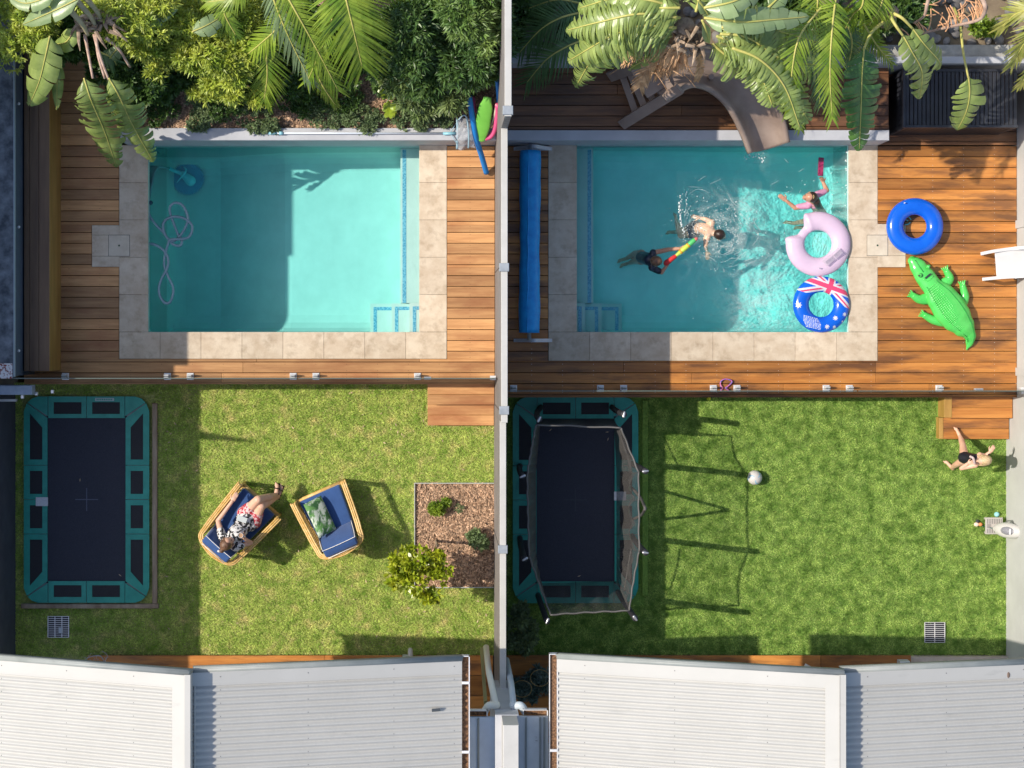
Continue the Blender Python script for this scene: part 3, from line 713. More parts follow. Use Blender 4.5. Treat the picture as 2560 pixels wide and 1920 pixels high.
# net of the right trampoline
steel = M('net pole steel', (.55, .55, .57), None, rough=.3, metal=.7)
zt = 1.95
poles = {'TL': ((1340, 1062), (1348, 1048)), 'TR': ((1553, 1070), (1560, 1036)), 'R1': ((1597, 1180), (1614, 1178)), 'R2': ((1598, 1380), (1614, 1382)), 'BR': ((1573, 1527), (1588, 1546)), 'BL': ((1376, 1537), (1368, 1553)), 'L2': ((1323, 1392), (1312, 1398)), 'L1': ((1318, 1186), (1306, 1191))}
order = ['TL', 'TR', 'R1', 'R2', 'BR', 'BL', 'L2', 'L1']
base = {'TL': (1352, 1018), 'TR': (1530, 1018), 'R1': (1580, 1160), 'R2': (1580, 1340), 'BR': (1545, 1480), 'BL': (1345, 1488), 'L2': (1300, 1345), 'L1': (1300, 1165)}
netm = M('sagging net', (.05, .047, .047), (.12, .115, .11), 60, .7, alpha=.5)
_n = netm.node_tree; _g = _n.nodes.new('ShaderNodeNewGeometry'); _d = _n.nodes.new('ShaderNodeVectorMath'); _d.operation = 'DOT_PRODUCT'; _n.links.new(_g.outputs['Normal'], _d.inputs[0]); _n.links.new(_g.outputs['Incoming'], _d.inputs[1])
def _m(op, x, y=None):
    q = _n.nodes.new('ShaderNodeMath'); q.operation = op
    for i_, v_ in enumerate((x, y)):
        if v_ is None: continue
        if isinstance(v_, (int, float)): q.inputs[i_].default_value = v_
        else: _n.links.new(v_, q.inputs[i_])
    return q.outputs[0]
# woven cords hide more the more edge-on the net is crossed: 1 - 0.86^(1/cos)
_a = _m('SUBTRACT', 1.0, _m('POWER', .85, _m('DIVIDE', 1.0, _m('MAXIMUM', _m('ABSOLUTE', _d.outputs['Value']), .06))))
_n.links.new(_a, [x for x in _n.nodes if x.type == 'MIX_SHADER'][0].inputs[0])
topz = {k: zt-.05 for k in order}
for k in order:
    bp = P(*base[k], .07); tp = P(*poles[k][1], zt)
    b = MB(); b.tube(bez([bp, bp.lerp(tp, .25)+Vector(((tp-bp).x*.35, (tp-bp).y*.35, 0)), bp.lerp(tp, .7)+Vector(((tp-bp).x*.25, (tp-bp).y*.25, 0)), tp], 6), .042, 10); p_ = b.build('net_pole', M('pole foam sleeve', (.03, .03, .035)) if 'pole foam sleeve' not in bpy.data.materials else bpy.data.materials['pole foam sleeve'], t2_, True)
    b = MB(); d = (tp-P(*poles[k][0], zt)).normalized(); b.cone(tp-d*.03, tp+d*.03, .02, .014); b.build('pole_tip', steel, p_, True)
bot = [(1352, 1048), (1535, 1048), (1541, 1180), (1541, 1370), (1541, 1452), (1345, 1458), (1340, 1370), (1340, 1180)]
N = len(order)
for i in range(N):
    a, c = order[i], order[(i+1) % N]; A = P(*poles[a][0], topz[a]); B = P(*poles[c][0], topz[c]); A0 = P(*bot[i], .09); B0 = P(*bot[(i+1) % N], .09)
    nu, nv = 28, 16; vs = []; fs = []; sag = .04 if i in (0, 4) else .07; out = Vector(((A+B).x/2-(A0+B0).x/2, (A+B).y/2-(A0+B0).y/2, 0))
    for u in range(nu+1):
        for v in range(nv+1):
            U = u/nu; Vv = v/nv; top = A.lerp(B, U); top.z -= sag*math.sin(math.pi*U)*(1.0 if i != 2 else .3)
            lo = A0.lerp(B0, U); p = lo.lerp(top, Vv)
            ctr = Vector((q0.x+.93, q0.y-1.53, 0)); inw = (ctr-p); inw.z = 0; inw.normalize()
            fold = .018*math.sin(U*math.pi*(4+i))*math.sin(math.pi*Vv*.9)
            p += inw*(fold+.02*math.sin(math.pi*Vv))
            if i in (1, 2, 3) and Vv > .7: p += inw*abs(math.sin(U*math.pi*(1.5 if i != 2 else 3)))*.16*(Vv-.7)/.3*(.4 if i != 2 else 1)*(1 if Vv < .98 else 0)
            vs.append(p)
    for u in range(nu):
        for v in range(nv):
            a_ = u*(nv+1)+v; fs.append((a_, a_+nv+1, a_+nv+2, a_+1))
    b = MB(); b.add(vs, fs); b.build('net_panel', netm, t2_, True)
    b = MB(); b.tube([vs[u*(nv+1)+nv] for u in range(nu+1)], .013, 6); b.build('net_hem', M('net hem', (.11, .105, .10)) if 'net hem' not in bpy.data.materials else bpy.data.materials['net hem'], t2_, True)

for pts_, r_ in (([(1560, 1200, .1), (1598, 1240, .8), (1613, 1270, 1.45)], .022), ([(1560, 1306, .1), (1600, 1290, .8), (1613, 1272, 1.45)], .022), ([(1545, 1075, .75), (1562, 1120, .8), (1578, 1172, .85)], .010), ([(1578, 1372, .85), (1570, 1420, .85), (1560, 1478, .8)], .010)):
    b = MB(); b.tube(bez([P(*p) for p in pts_], 6), r_, 8); b.build('net_seam', bpy.data.materials['net hem'], t2_, True)
# ================= drain grates =================
for (x0, y0, x1, y1, nx, ny, lab) in ((120, 1541, 172, 1593, 4, 11, 'square metal drain grate in the shaded left lawn'), (2312, 1556, 2362, 1606, 3, 11, 'square white metal drain grate in the right lawn')):
    q = R(x0, y0, x1, y1, .03); t = thing('drain_grate', lab, 'drain grate', ((q[0]+q[2])/2, (q[1]+q[3])/2, 0), 'drain grates in the lawns')
    b = MB(); b.box(q[0], q[1], -.02, q[2], q[3], .006); b.build('pit', dark_m, t)
    b = MB()
    for i in range(nx): x = q[0]+(q[2]-q[0])*i/(nx-1); b.box(x-.004, q[1], .02, x+.004, q[3], .036)
    for j in range(ny): y = q[1]+(q[3]-q[1])*j/(ny-1); b.box(q[0], y-.003, .026, q[2], y+.003, .034)
    b.build('bars', white_pl if x0 > 1000 else alu, t)
q = P(152, 1576, .05); b = MB(); b.box(q.x-.035, q.y-.045, .037, q.x+.03, q.y+.04, .06, bev=.01); tag(b.build('concrete_block', M('pale block', (.55, .58, .62)), loc=q), 'small pale block lying on the left drain grate', 'block')
# ================= pool roller =================
t = thing('pool_cover_roller', 'roll of bright blue solar pool cover on a white stand by the middle wall', 'pool roller', P(1326, 600, ZD))
blu = M('blue bubble cover', (.005, .27, .70), (.01, .36, .80), 10, .4, .5, 160, bdist=.004)
rz = ZD+.30; b = MB(); pa, pb_ = P(1326, 377, rz), P(1323, 832, rz); n = 40; pts = []; rs = []
for i in range(n+1):
    f = i/n; p = pa.lerp(pb_, f); pts.append(p); rs.append(.148+.006*math.sin(f*9)+.004*math.sin(f*31))
b.tube(pts, rs, 28); b.build('cover_roll', blu, t, True)
b = MB(); b.tube([p+Vector((-.035+.004*math.sin(i*.9), 0, .142)) for i, p in enumerate(pts)], .012, 6); b.build('cover_edge', blu, t, True)
b = MB(); b.tube([pa+Vector((0, .10, 0)), pb_-Vector((0, .10, 0))], .03, 12); b.build('axle', alu, t, True)
for (py, lab) in ((360, 1), (851, 0)):
    y = P(0, py+7 if lab else py, .78 if lab else ZD).y; x0 = P(1284, 0, ZD).x; x1 = P(1380, 0, ZD).x; xm = (x0+x1)/2
    b = MB(); b.box(x0, y-.025, ZD+.004, x1, y+.025, ZD+.03, bev=.005)
    arch = bez([(x0+.03, y, ZD+.03), (xm-.13, y, ZD+.17), (xm, y, rz+.03), (xm+.13, y, ZD+.17), (x1-.03, y, ZD+.03)], 6)
    for p, q in zip(arch, arch[1:]): b.obox(p, q, .026, .013)
    b.build('stand', white_pl, t)
# ================= slide =================
tan = M('tan slide plastic', (.24, .175, .14), (.32, .245, .20), 3, .5, .1, 40)
t = thing('water_slide', 'curved tan plastic water slide with ladder dropping into the right pool', 'water slide', P(1750, 250, 1.12))
inner = [(1660, 246, 2.1), (1694, 227, 2.1), (1731, 212, 2.0), (1772, 221, 1.85), (1810, 250, 1.76), (1836, 287, 1.62), (1859, 334, 1.46), (1877, 382, 1.34)]
outer = [(1600, 158, 2.1), (1655, 138, 2.1), (1735, 126, 2.0), (1830, 146, 1.85), (1896, 196, 1.76), (1931, 250, 1.62), (1956, 305, 1.46), (1967, 357, 1.34)]
ci = bez([P(*p) for p in inner], 8); co = bez([P(*p) for p in outer], 8); n = len(ci); vs = []; fs = []
prof = [(-.05, -.05), (-.055, .02), (-.02, .03), (.02, .02)]+[(.05+.9*k/22, -(math.sin(math.pi*k/22)**.55)*.20) for k in range(1, 22)]+[(.98, .02), (1.02, .03), (1.055, .02), (1.05, -.05)]
m = len(prof)
for i in range(n):
    for a, h in prof: vs.append(ci[i].lerp(co[i], a)+Vector((0, 0, h)))
for i in range(n-1):
    for k in range(m-1): fs.append((i*m+k, i*m+k+1, (i+1)*m+k+1, (i+1)*m+k))
b = MB(); b.add(vs, fs); o = b.build('chute', tan, t, True); sd = o.modifiers.new('s', 'SOLIDIFY'); sd.thickness = .018
i = 4*8-3; b = MB(); b.add([vs[i*m+k]+Vector((0, 0, .004)) for k in range(m)]+[vs[(i)*m+k]+(vs[(i+1)*m+k]-vs[i*m+k])*.12+Vector((0, 0, .004)) for k in range(m)], [(k, k+1, m+k+1, m+k) for k in range(m-1)]); b.build('seam', dark_m, o)
# ladder
A0, A1 = P(1554, 312, 1.2), P(1700, 222, 2.2); B0, B1 = P(1524, 192, 1.2), P(1640, 148, 2.2)
for (a, c) in ((A0, A1), (B0, B1)):
    b = MB(); b.obox(a, c, .075, .025, up=(0, -.3, 1)); b.build('ladder_rail', tan, t)
for k in range(5):
    f = .28+.16*k; b = MB(); a = A0.lerp(A1, f); c = B0.lerp(B1, f); a.z -= .1; c.z -= .1; b.obox(a, c, .045, .012); b.build('ladder_tread', tan, t)
b = MB(); b.obox(P(1640, 232, 1.98), P(1600, 165, 1.98), .14, .02); b.build('platform', tan, t)
for p in ((1780, 190), (1700, 190)):
    a = P(p[0], p[1], 1.9); b = MB(); b.tube([(a.x, a.y, 1.12), (a.x, a.y, 1.85)], .04, 10); b.build('leg', tan, t)
# ================= black equipment enclosure =================
q = R(2265, 172, 2545, 319, 1.45); t = thing('equipment_enclosure', 'black slatted pool equipment box in the back corner of the right deck', 'equipment box', (q[0], q[1], ZD))
b = MB(); n = 27
for i in range(n):
    x = q[0]+(q[2]-q[0])*i/n; b.box(x+.004, q[1]+.04, 1.40, x+(q[2]-q[0])/n-.008, q[3]-.04, 1.43, bev=.003)
b.build('slatted_lid', dark_m, t)
b = MB(); b.box(q[0], q[1], 1.38, q[2], q[1]+.04, 1.45, bev=.004); b.box(q[0], q[3]-.04, 1.38, q[2], q[3], 1.45, bev=.004); b.box(q[0]-.04, q[1], 1.38, q[0]-.002, q[3], 1.45, bev=.004); b.build('lid_frame', dark_m, t)
for i in range(2):
    b = MB(); n = 20 if i else 12
    for k in range(n):
        if i:
            x = q[0]+(q[2]-q[0])*k/n; b.box(x, q[1]+.01, ZD, x+.10, q[1]+.03, 1.37)
        else:
            y = q[1]+(q[3]-q[1])*k/n; b.box(q[0]+.004, y, ZD, q[0]+.02, y+.085, 1.37)
    b.build('slatted_side', dark_m, t)
b = MB(); b.box(q[0]+.05, q[1]+.05, ZD, q[2]-.02, q[3]-.05, .9); b.build('pump_cover', dark_m, t)
# ================= pool toys =================
def torus(cx, cy, z, Ro, Ri, nu=160, nv=40, flat=.85, bite=None, skew=(0, 0)):
    vs = []; fs = []
    for i in range(nu):
        th = 2*math.pi*i/nu; ro = Ro
        if bite:
            d = (th-bite[0]+math.pi) % (2*math.pi)-math.pi
            ro = Ro-bite[1]*(1/(1+(abs(d)/bite[2])**6)); 
            if bite: ro += .03*math.exp(-((abs(d)-bite[2]*1.35)/.1)**2)
        a = (ro-Ri)/2; c = (ro+Ri)/2
        for j in range(nv):
            ph = 2*math.pi*j/nv; r = c+a*math.cos(ph)
            vs.append((cx+r*math.cos(th)+skew[0]*math.sin(ph)*a, cy+r*math.sin(th)+skew[1]*math.sin(ph)*a, z+a*flat*math.sin(ph)+.0025*math.sin(th*60)*(math.cos(ph) < -.8)))
    for i in range(nu):
        for j in range(nv): fs.append((i*nv+j, ((i+1) % nu)*nv+j, ((i+1) % nu)*nv+(j+1) % nv, i*nv+(j+1) % nv))
    return vs, fs
bluev = M('blue vinyl', (.004, .10, .62), (.006, .125, .68), 4, .16, .12, 40, spec=.6, bdist=.004)
# blue ring on the deck
z = ZD+.12; q = P(2287, 566, z); k = (H-z)/F
t = thing('swim_ring', 'plain royal blue inflatable ring lying on the right deck above the crocodile', 'swim ring', (q.x, q.y, ZD), 'inflatable rings')
b = MB(); b.add(*torus(q.x, q.y, z, 71*k, 29*k, flat=.72)); b.build('tube', bluev, t, True)
b = MB(); b.tube([(q.x+(50*k-.010+.0)*0+71*k*math.cos(a)*.995, q.y+71*k*math.sin(a)*.995, z) for a in np.linspace(0, 2*math.pi, 90)[:-1]], .004, 5, close=True); b.build('seam', bluev, t, True)
b = MB(); b.tube([(q.x-.18, q.y+.33, z+.1), (q.x-.175, q.y+.335, z+.125)], .008, 8); b.build('valve', white_pl, t)
# goggles in it
q = P(2268, 553, ZD+.03); t = thing('swim_goggles', 'turquoise strapped swim goggles lying inside the plain blue ring', 'goggles', (q.x, q.y, ZD))
cy_ = M('turquoise strap', (.10, .62, .62), None, rough=.4)
b = MB(); b.tube([Vector((q.x-.02+.075*math.cos(a), q.y+.01+.06*math.sin(a), ZD+.02+.01*math.sin(3*a))) for a in np.linspace(.2, 5.9, 30)], .008, 6); b.build('strap', cy_, t, True)
b = MB(); b.tube([Vector((q.x-.02+.05*math.cos(a), q.y-.04+.06*math.sin(a), ZD+.02)) for a in np.linspace(.8, 4.5, 20)], .006, 6); b.build('strap', cy_, t, True)
for s in (-1, 1):
    b = MB(); b.ell((q.x-.045, q.y+.005+s*.035, ZD+.025), (.022, .028, .018), 12, 8); b.build('lens', dark_m, t, True)
# pink ring with a bite
z = ZW+.13; q = P(2045, 610, z); k = (H-z)/F
pinkv = M('pale pink vinyl', (.62, .46, .62), (.68, .53, .67), 3, .3, .15, 30, spec=.5, bdist=.004)
t = thing('swim_ring', 'pale pink inflatable doughnut ring with a bite out of its rim, floating by the girl', 'swim ring', (q.x, q.y, ZW), 'inflatable rings')
b = MB(); vs, fs = torus(q.x, q.y, z, 81*k, 34*k, nu=240, flat=.62, bite=(math.radians(142), .15, .36)); b.add(vs, fs); b.build('tube', pinkv, t, True)
b = MB()
for (cx, cy) in ((2071, 651), (2092, 634)):
    for r in range(7):
        c = P(cx, cy, z+.14); u = Vector((math.cos(.72), math.sin(.72), 0)); v = Vector((-u.y, u.x, 0)); p = c+v*(.045-.015*r)
        b.obox(p-u*.075, p+u*.075, .0042, .0015)
b.build('printed_warning', M('grey print', (.50, .44, .52)), t)
q2 = P(2050, 671, z+.12); b = MB(); b.ell(q2, (.010, .012, .008), 8, 6); b.build('valve', M('valve grey', (.3, .3, .4)), t, True)
# flag ring
z = ZW+.12; q = P(2053, 761, z); k = (H-z)/F; cx, cy = 2053, 761
vs, fs = torus(q.x, q.y, z, 70.5*k, 31*k, nu=420, nv=150, flat=.72)
stars = [(1994, 763, 7.5, 7), (2085.5, 795.5, 6, 7), (2109, 786, 5, 7), (2065, 817, 6, 7), (2083.7, 817.8, 4.5, 7), (2104, 804, 2.6, 5)]
def flagcol(px, py):
    ux, uy = .94, .342; rx, ry = px-2072, py-718; u = rx*ux+ry*uy; v = -rx*uy+ry*ux
    for (sx, sy, sr, sp) in stars:
        dx, dy = px-sx, py-sy; r = math.hypot(dx, dy)
        if r < sr*1.2:
            a = (math.atan2(dy, dx)) % (2*math.pi/sp)-math.pi/sp
            if r < sr*(.5+.6*(abs(a)/(math.pi/sp))): return 1
    if v < 34 and py < 775:
        if abs(v) < 5.5: return 2
        if abs(u) < 6 and v < 20: return 2
        if abs(v) < 9.5: return 1
        if abs(u) < 10 and v < 22: return 1
        for s in (1, -1):
            d = (v-s*.52*u)/1.127
            if abs(d) < 6.5 and v < 60:
                return 2 if (-1.5 < d*(1 if u > 0 else -1)*s < 2.5) else 1
    if not (v < 0): pass
    return 0
b = MB(); nv = 150
zc = np.array([p[2] for p in vs])
for f in fs:
    x = sum(vs[i][0] for i in f)/4; y = sum(vs[i][1] for i in f)/4; zz = sum(vs[i][2] for i in f)/4
    b.m.append(flagcol(x/k+NX, NY-y/k) if zz > z-.05 else 0)
mi = b.m; b.m = []; b.add(vs, fs); b.m = mi
t = thing('swim_ring', 'inflatable ring printed with the Australian flag, floating below the pink ring', 'swim ring', (q.x, q.y, ZW), 'inflatable rings')
b.build('tube', [bluev, M('white vinyl print', (.66, .66, .70), rough=.2), M('red vinyl print', (.72, .07, .17), rough=.2)], t, True)
b = MB()
for r in range(9):
    c = P(2026, 805, z+.145); u = Vector((math.cos(-.24), math.sin(-.24), 0)); v = Vector((-u.y, u.x, 0)); p = c+v*(.075-.018*r)+u*(.01*r); L = .13-.006*abs(r-4)
    x = -L
    while x < L:
        w_ = random.uniform(.012, .035); dz = -.42*max(0, abs(0))
        b.obox(p+u*x, p+u*min(x+w_, L), .0038, .0015); x += w_+.008
# drop the print on to the curved tube
for i, v_ in enumerate(b.v):
    rr_ = math.hypot(v_[0]-q.x, v_[1]-q.y); a = (70.5-31)*k/2; c_ = (70.5+31)*k/2; h = max(0, 1-((rr_-c_)/a)**2)
    b.v[i] = (v_[0], v_[1], z+a*.72*math.sqrt(h)+.003)
b.build('printed_warning', M('white print', (.8, .82, .9)), t)
# ---- crocodile
cg = M('green vinyl', (.07, .52, .09), (.10, .60, .12), 5, .2, .15, 40, spec=.6, bdist=.004)
cgd = M('dark green seam', (.02, .30, .05), rough=.3)
def loft(pts, wd, ht, seg=24, sub=6, ridge=0):
    cp = bez(pts, sub); n = len(cp); ws = []; hs = []
    for i in range(n):
        f = i/sub; a = min(int(f), len(wd)-2); r = f-a; r2 = r*r*(3-2*r); ws.append(wd[a]+(wd[a+1]-wd[a])*r2); hs.append(ht[a]+(ht[a+1]-ht[a])*r2)
    vs = []; fs = []
    for i, p in enumerate(cp):
        d = cp[min(i+1, n-1)]-cp[max(i-1, 0)]; d.z = 0; d.normalize(); s = Vector((d.y, -d.x, 0))
        for k_ in range(seg):
            a = 2*math.pi*k_/seg; c_, s_ = math.cos(a), math.sin(a)
            hh = hs[i]*s_
            vs.append(p+s*ws[i]*c_+Vector((0, 0, hh)))
    for i in range(n-1):
        for k_ in range(seg): fs.append((i*seg+k_, i*seg+(k_+1) % seg, (i+1)*seg+(k_+1) % seg, (i+1)*seg+k_))
    fs += [tuple(range(seg-1, -1, -1)), tuple((n-1)*seg+k_ for k_ in range(seg))]
    return vs, fs
zc_ = ZD+.12; kk = (H-zc_)/F
cp_ = [(2279, 641), (2283, 650), (2296, 668), (2313, 692), (2328, 713), (2353, 743), (2374, 772), (2392, 795), (2410, 817), (2424, 838), (2424, 856), (2416, 875)]
cw = [5, 14, 21, 25, 25, 38, 42, 39, 29, 16, 10, 1.5]; ch = [.03, .06, .08, .09, .10, .12, .125, .12, .10, .07, .05, .01]
t = thing('inflatable_crocodile', 'bright green inflatable crocodile lying on the right deck, tail towards the fence', 'pool float', P(2360, 750, ZD))
vs, fs = loft([P(*c, ZD+max(ch[i], .03)) for i, c in enumerate(cp_)], [w_*kk for w_ in cw], ch, 40, 10)
b = MB(); b.add(vs, fs); cb = b.build('body', cg, t, True)
# back ridge panel with scutes, between two seams
def on_axis(f):
    i = int(f); r = f-i; c0 = Vector(cp_[i]); c1 = Vector(cp_[min(i+1, len(cp_)-1)]); c = c0.lerp(c1, r); w_ = cw[i]+(cw[min(i+1, len(cw)-1)]-cw[i])*r; h = ch[i]+(ch[min(i+1, len(ch)-1)]-ch[i])*r
    d = (c1-c0).normalized(); return c, d, w_, h
b = MB()
for a in range(46):
    f = 4.1+a*.145; 
    if f > 10.6: break
    c, d, w_, h = on_axis(f); s = Vector((-d.y, d.x)); nn = 4 if f < 8.5 else 2
    for j in range(-nn, nn+1):
        u = j/nn*(.52 if f < 8.5 else .6); pz = h*math.sqrt(max(0, 1-u*u)); q3 = P(c.x+s.x*w_*u, c.y+s.y*w_*u, ZD+h+pz)
        b.ell((q3.x, q3.y, ZD+h+pz-.002), (w_*kk*.055+.003, w_*kk*.055+.003, .008), 6, 4)
b.build('back_scutes', cg, cb, True)
for s_ in (-1, 1):
    pts = []
    for a in range(40):
        f = 3.8+a*.17
        if f > 10.4: break
        c, d, w_, h = on_axis(f); s = Vector((-d.y, d.x)); u = .60*s_; q3 = P(c.x+s.x*w_*u, c.y+s.y*w_*u, ZD+h); pts.append((q3.x, q3.y, ZD+h+h*math.sqrt(1-u*u)+.002))
    b = MB(); b.tube(pts, .006, 6); b.build('back_seam', cgd, cb, True)
for (ex, ey) in ((2322, 667), (2300, 688)):
    q = P(ex, ey, ZD+.2); b = MB(); b.ell((q.x, q.y, ZD+.185), (.034, .034, .035), 14, 10); e = b.build('eye', cg, t, True)
    b = MB(); b.ell((q.x+(.012 if ex > 2310 else -.012), q.y-.004, ZD+.205), (.016, .018, .018), 10, 8); b.build('pupil', dark_m, e, True)
for (a, c) in (((2286, 655), (2302, 674)), ((2296, 650), (2312, 665))):
    pass
b = MB(); b.tube(bez([P(2287, 650, ZD+.135), P(2298, 666, ZD+.165), P(2308, 680, ZD+.18)], 6), [.006]*13, 6); b.build('snout_seam', cgd, t, True)
b = MB(); b.obox(P(2313, 696, ZD+.195), P(2327, 684, ZD+.195), .011, .006); b.build('grip_strap', dark_m, t)
b = MB(); b.tube(bez([P(2309, 699, ZD+.18), P(2322, 702, ZD+.19), P(2333, 690, ZD+.18)], 6), .007, 6); b.build('handle', cg, t, True)
for (j0, j1, j2) in (((2358, 712), (2374, 696), (2365, 676)), ((2402, 762), (2412, 742), (2406, 712)), ((2318, 747), (2298, 748), (2281, 738)), ((2362, 803), (2334, 800), (2309, 787))):
    b = MB(); h = ZD+.06; pts = [P(*p, h) for p in (j0, j1, j2)]
    vs, fs = loft(bez(pts, 4), [.085, .082, .078, .07, .065, .06, .055, .05, .045], [.055]*9, 16, 2); b.add(vs, fs)
    d = (pts[2]-pts[1]).normalized(); s = Vector((-d.y, d.x, 0))
    for u in (-1.2, -.4, .4, 1.2): b.cone(pts[2]+s*u*.02, pts[2]+d*.055+s*u*.04, .016, .009, 8)
    b.build('leg', cg, t, True)
# ---- white plastic chair at the right edge
t = thing('plastic_chair', 'white plastic sun chair against the right wall, legs towards the crocodile', 'chair', P(2500, 655, ZD))
zs_ = ZD+.42
b = MB(); poly = [P(*p, zs_) for p in ((2487, 627), (2575, 619), (2575, 696), (2492, 691), (2490, 660))]
b.prism([(p.x, p.y) for p in poly], zs_-.03, zs_); o = bevel(b.build('seat', M('chair plastic', (.56, .56, .57), (.62, .62, .63), 3, .35, c3=(.55, .48, .42), s3=5, k3=(.6, .9)), t), .01)
for (a, c) in (((2454, 634), (2535, 621)), ((2458, 698), (2545, 691))):
    b = MB(); pts = bez([P(a[0], a[1], zs_+.03), P((a[0]+c[0])/2-8, (a[1]+c[1])/2, zs_+.03), P(c[0], c[1], zs_+.02), P(c[0]+40, c[1]-2, zs_+.25)], 6)
    for p, q in zip(pts, pts[1:]): b.obox(p, q+(q-p)*.05, .022, .02)
    b.build('side_rail', white_pl, t)
    b = MB(); b.obox(P(a[0]+1, a[1], zs_+.02), P(a[0]+3, a[1]+1, ZD), .022, .018); b.build('leg', white_pl, t)
    b = MB(); b.obox(P(c[0]-5, c[1]+2, zs_), P(c[0]-10, c[1]+2, ZD), .02, .018); b.build('leg', white_pl, t)
b = MB(); b.obox(P(2575, 620, zs_), P(2600, 620, zs_+.5), .02, .02); b.add([P(2572, 623, zs_-.01), P(2572, 694, zs_-.01), P(2600, 690, zs_+.5), P(2600, 627, zs_+.5)], [(0, 1, 2, 3)]); b.build('backrest', white_pl, t)
# ---- band hanging on the fence, tennis ball, ball, small toys
t = thing('swim_goggles', 'pink and purple swim goggles hooked over the right glass fence', 'goggles', P(1818, 960, ZD))
pk = M('pink purple strap', (.55, .12, .35), (.22, .15, .5), 30, .4, contrast=(.48, .52))
b = MB(); z = ZD+.03; b.tube(bez([P(1803, 972, z), P(1801, 958, z), P(1806, 950, z), P(1818, 948, z), P(1830, 953, z), P(1824, 962, z), P(1806, 976, z)], 6), .010, 6); b.build('strap', pk, t, True)
b = MB(); b.tube(bez([P(1801, 962, z), P(1810, 974, z), P(1820, 976, z)], 6), .012, 6); b.build('eyepiece', M('pink rim', (.7, .2, .3)), t, True)
t = thing('volleyball', 'white and pale blue ball on the right lawn, on the net shadow', 'ball', P(1887, 1194, 0))
q = P(1887, 1194, .11); b = MB(); R_ = .108
b.ell((q.x, q.y, .11), (R_, R_, R_), 48, 32)
vv = b.v
for i, f in enumerate(b.f):
    c = sum((Vector(vv[j]) for j in f), Vector())/len(f)-Vector((q.x, q.y, .11)); c.normalize()
    a = math.atan2(c.y, c.x)+c.z*1.2; m_ = 0
    if abs(math.sin(a*1.5+.9)) < .16 and c.z < .96: m_ = 1
    if abs(math.sin(a*1.5+.2)) < .10: m_ = 2
    b.m[i] = m_
b.build('shell', [M('ball white', (.60, .58, .56), rough=.45), M('ball blue', (.10, .42, .66), rough=.45), M('ball cream', (.58, .54, .50), rough=.45)], t, True)
for (px, py, r, col, lab) in ((1772, 996, .032, (.55, .6, .02), 'yellow tennis ball on the right lawn under the deck edge'), (2492, 1286, .038, (.30, .66, .68), 'small turquoise ball beside the slatted stool on the right lawn')):
    q = P(px, py, r); b = MB(); b.ell((q.x, q.y, r), (r, r, r), 24, 16); o = b.build('small_ball', M('ball '+lab[:6], col, rough=.6), loc=(q.x, q.y, 0), smooth=True); tag(o, lab, 'ball')
# slatted tray with the white device
t = thing('slatted_step', 'grey slatted plastic tray under the rounded white device by the right wall', 'plastic tray', P(2485, 1314, 0))
tg = M('grey tray plastic', (.42, .40, .37), (.50, .46, .43), 6, .5)
q = R(2465, 1294, 2508, 1336, .12); b = MB(); b.box(q[0], q[1], .08, q[2], q[3], .105, bev=.004); b.build('top', tg, t)
b = MB()
for i in range(9):
    x = q[0]+.025+i*(q[2]-q[0]-.05)/8; b.box(x-.003, q[1]+.155, .104, x+.003, q[3]-.02, .1065); b.box(x-.003, q[1]+.02, .104, x+.003, q[1]+.08, .1065)
for j in range(4): y = q[1]+.095+j*.015; b.box(q[0]+.02, y, .104, q[0]+.08, y+.006, .1065)
b.build('slots', dark_m, t)
for (a, c) in ((0, 1), (0, 3), (2, 1), (2, 3)):
    b = MB(); s1 = .02 if a == 0 else -.02; s2 = .02 if c == 1 else -.02; x = q[a]+s1; y = q[c]+s2; b.box(x-.015, y-.015, 0, x+.015, y+.015, .08); b.build('leg', tg, t)
t = thing('garden_appliance', 'rounded white device with a dark grey panel leaning by the right wall', 'appliance', P(2520, 1325, .1))
A_ = P(2494, 1322, .25); B_ = P(2560, 1332, .62); d = (B_-A_).normalized(); s = d.cross(Vector((0, 0, 1))).normalized(); u = s.cross(d).normalized()
Rm = Matrix((s, d, u)).transposed(); wh = M('device white', (.56, .55, .53), rough=.3)
b = MB(); b.ell((A_+B_)/2+d*-.04, (.115, .25, .10), 28, 18, Rm); b.build('housing', wh, t, True)
b = MB(); b.ell((A_+B_)/2+u*.035+d*-.01, (.075, .145, .082), 24, 16, Rm); b.build('panel', M('device grey', (.20, .20, .23), (.30, .30, .34), 60, .5), t, True)
b = MB(); b.obox((A_+B_)/2+u*.118+d*.075-s*.04, (A_+B_)/2+u*.118+d*.075+s*.045, .012, .006); b.build('label', label_m, t)
b = MB(); b.cone(A_+d*-.02, A_+d*.06, .055, .08); b.build('nozzle', wh, t, True)
b = MB(); b.cone(B_-u*.03, B_+d*.06-s*-.05, .07, .06); b.build('motor', M('device dark', (.09, .08, .09)), t, True)
b = MB(); b.tube(bez([P(2513, 1307, .3), P(2520, 1302, .34), P(2530, 1304, .36), P(2536, 1316, .35)], 6), .010, 8); b.build('handle', M('device handle', (.12, .13, .11)), t, True)
b = MB(); b.cone(P(2489, 1324, .22), P(2489, 1324, .26), .016, .012); b.build('knob', white_pl, t, True)
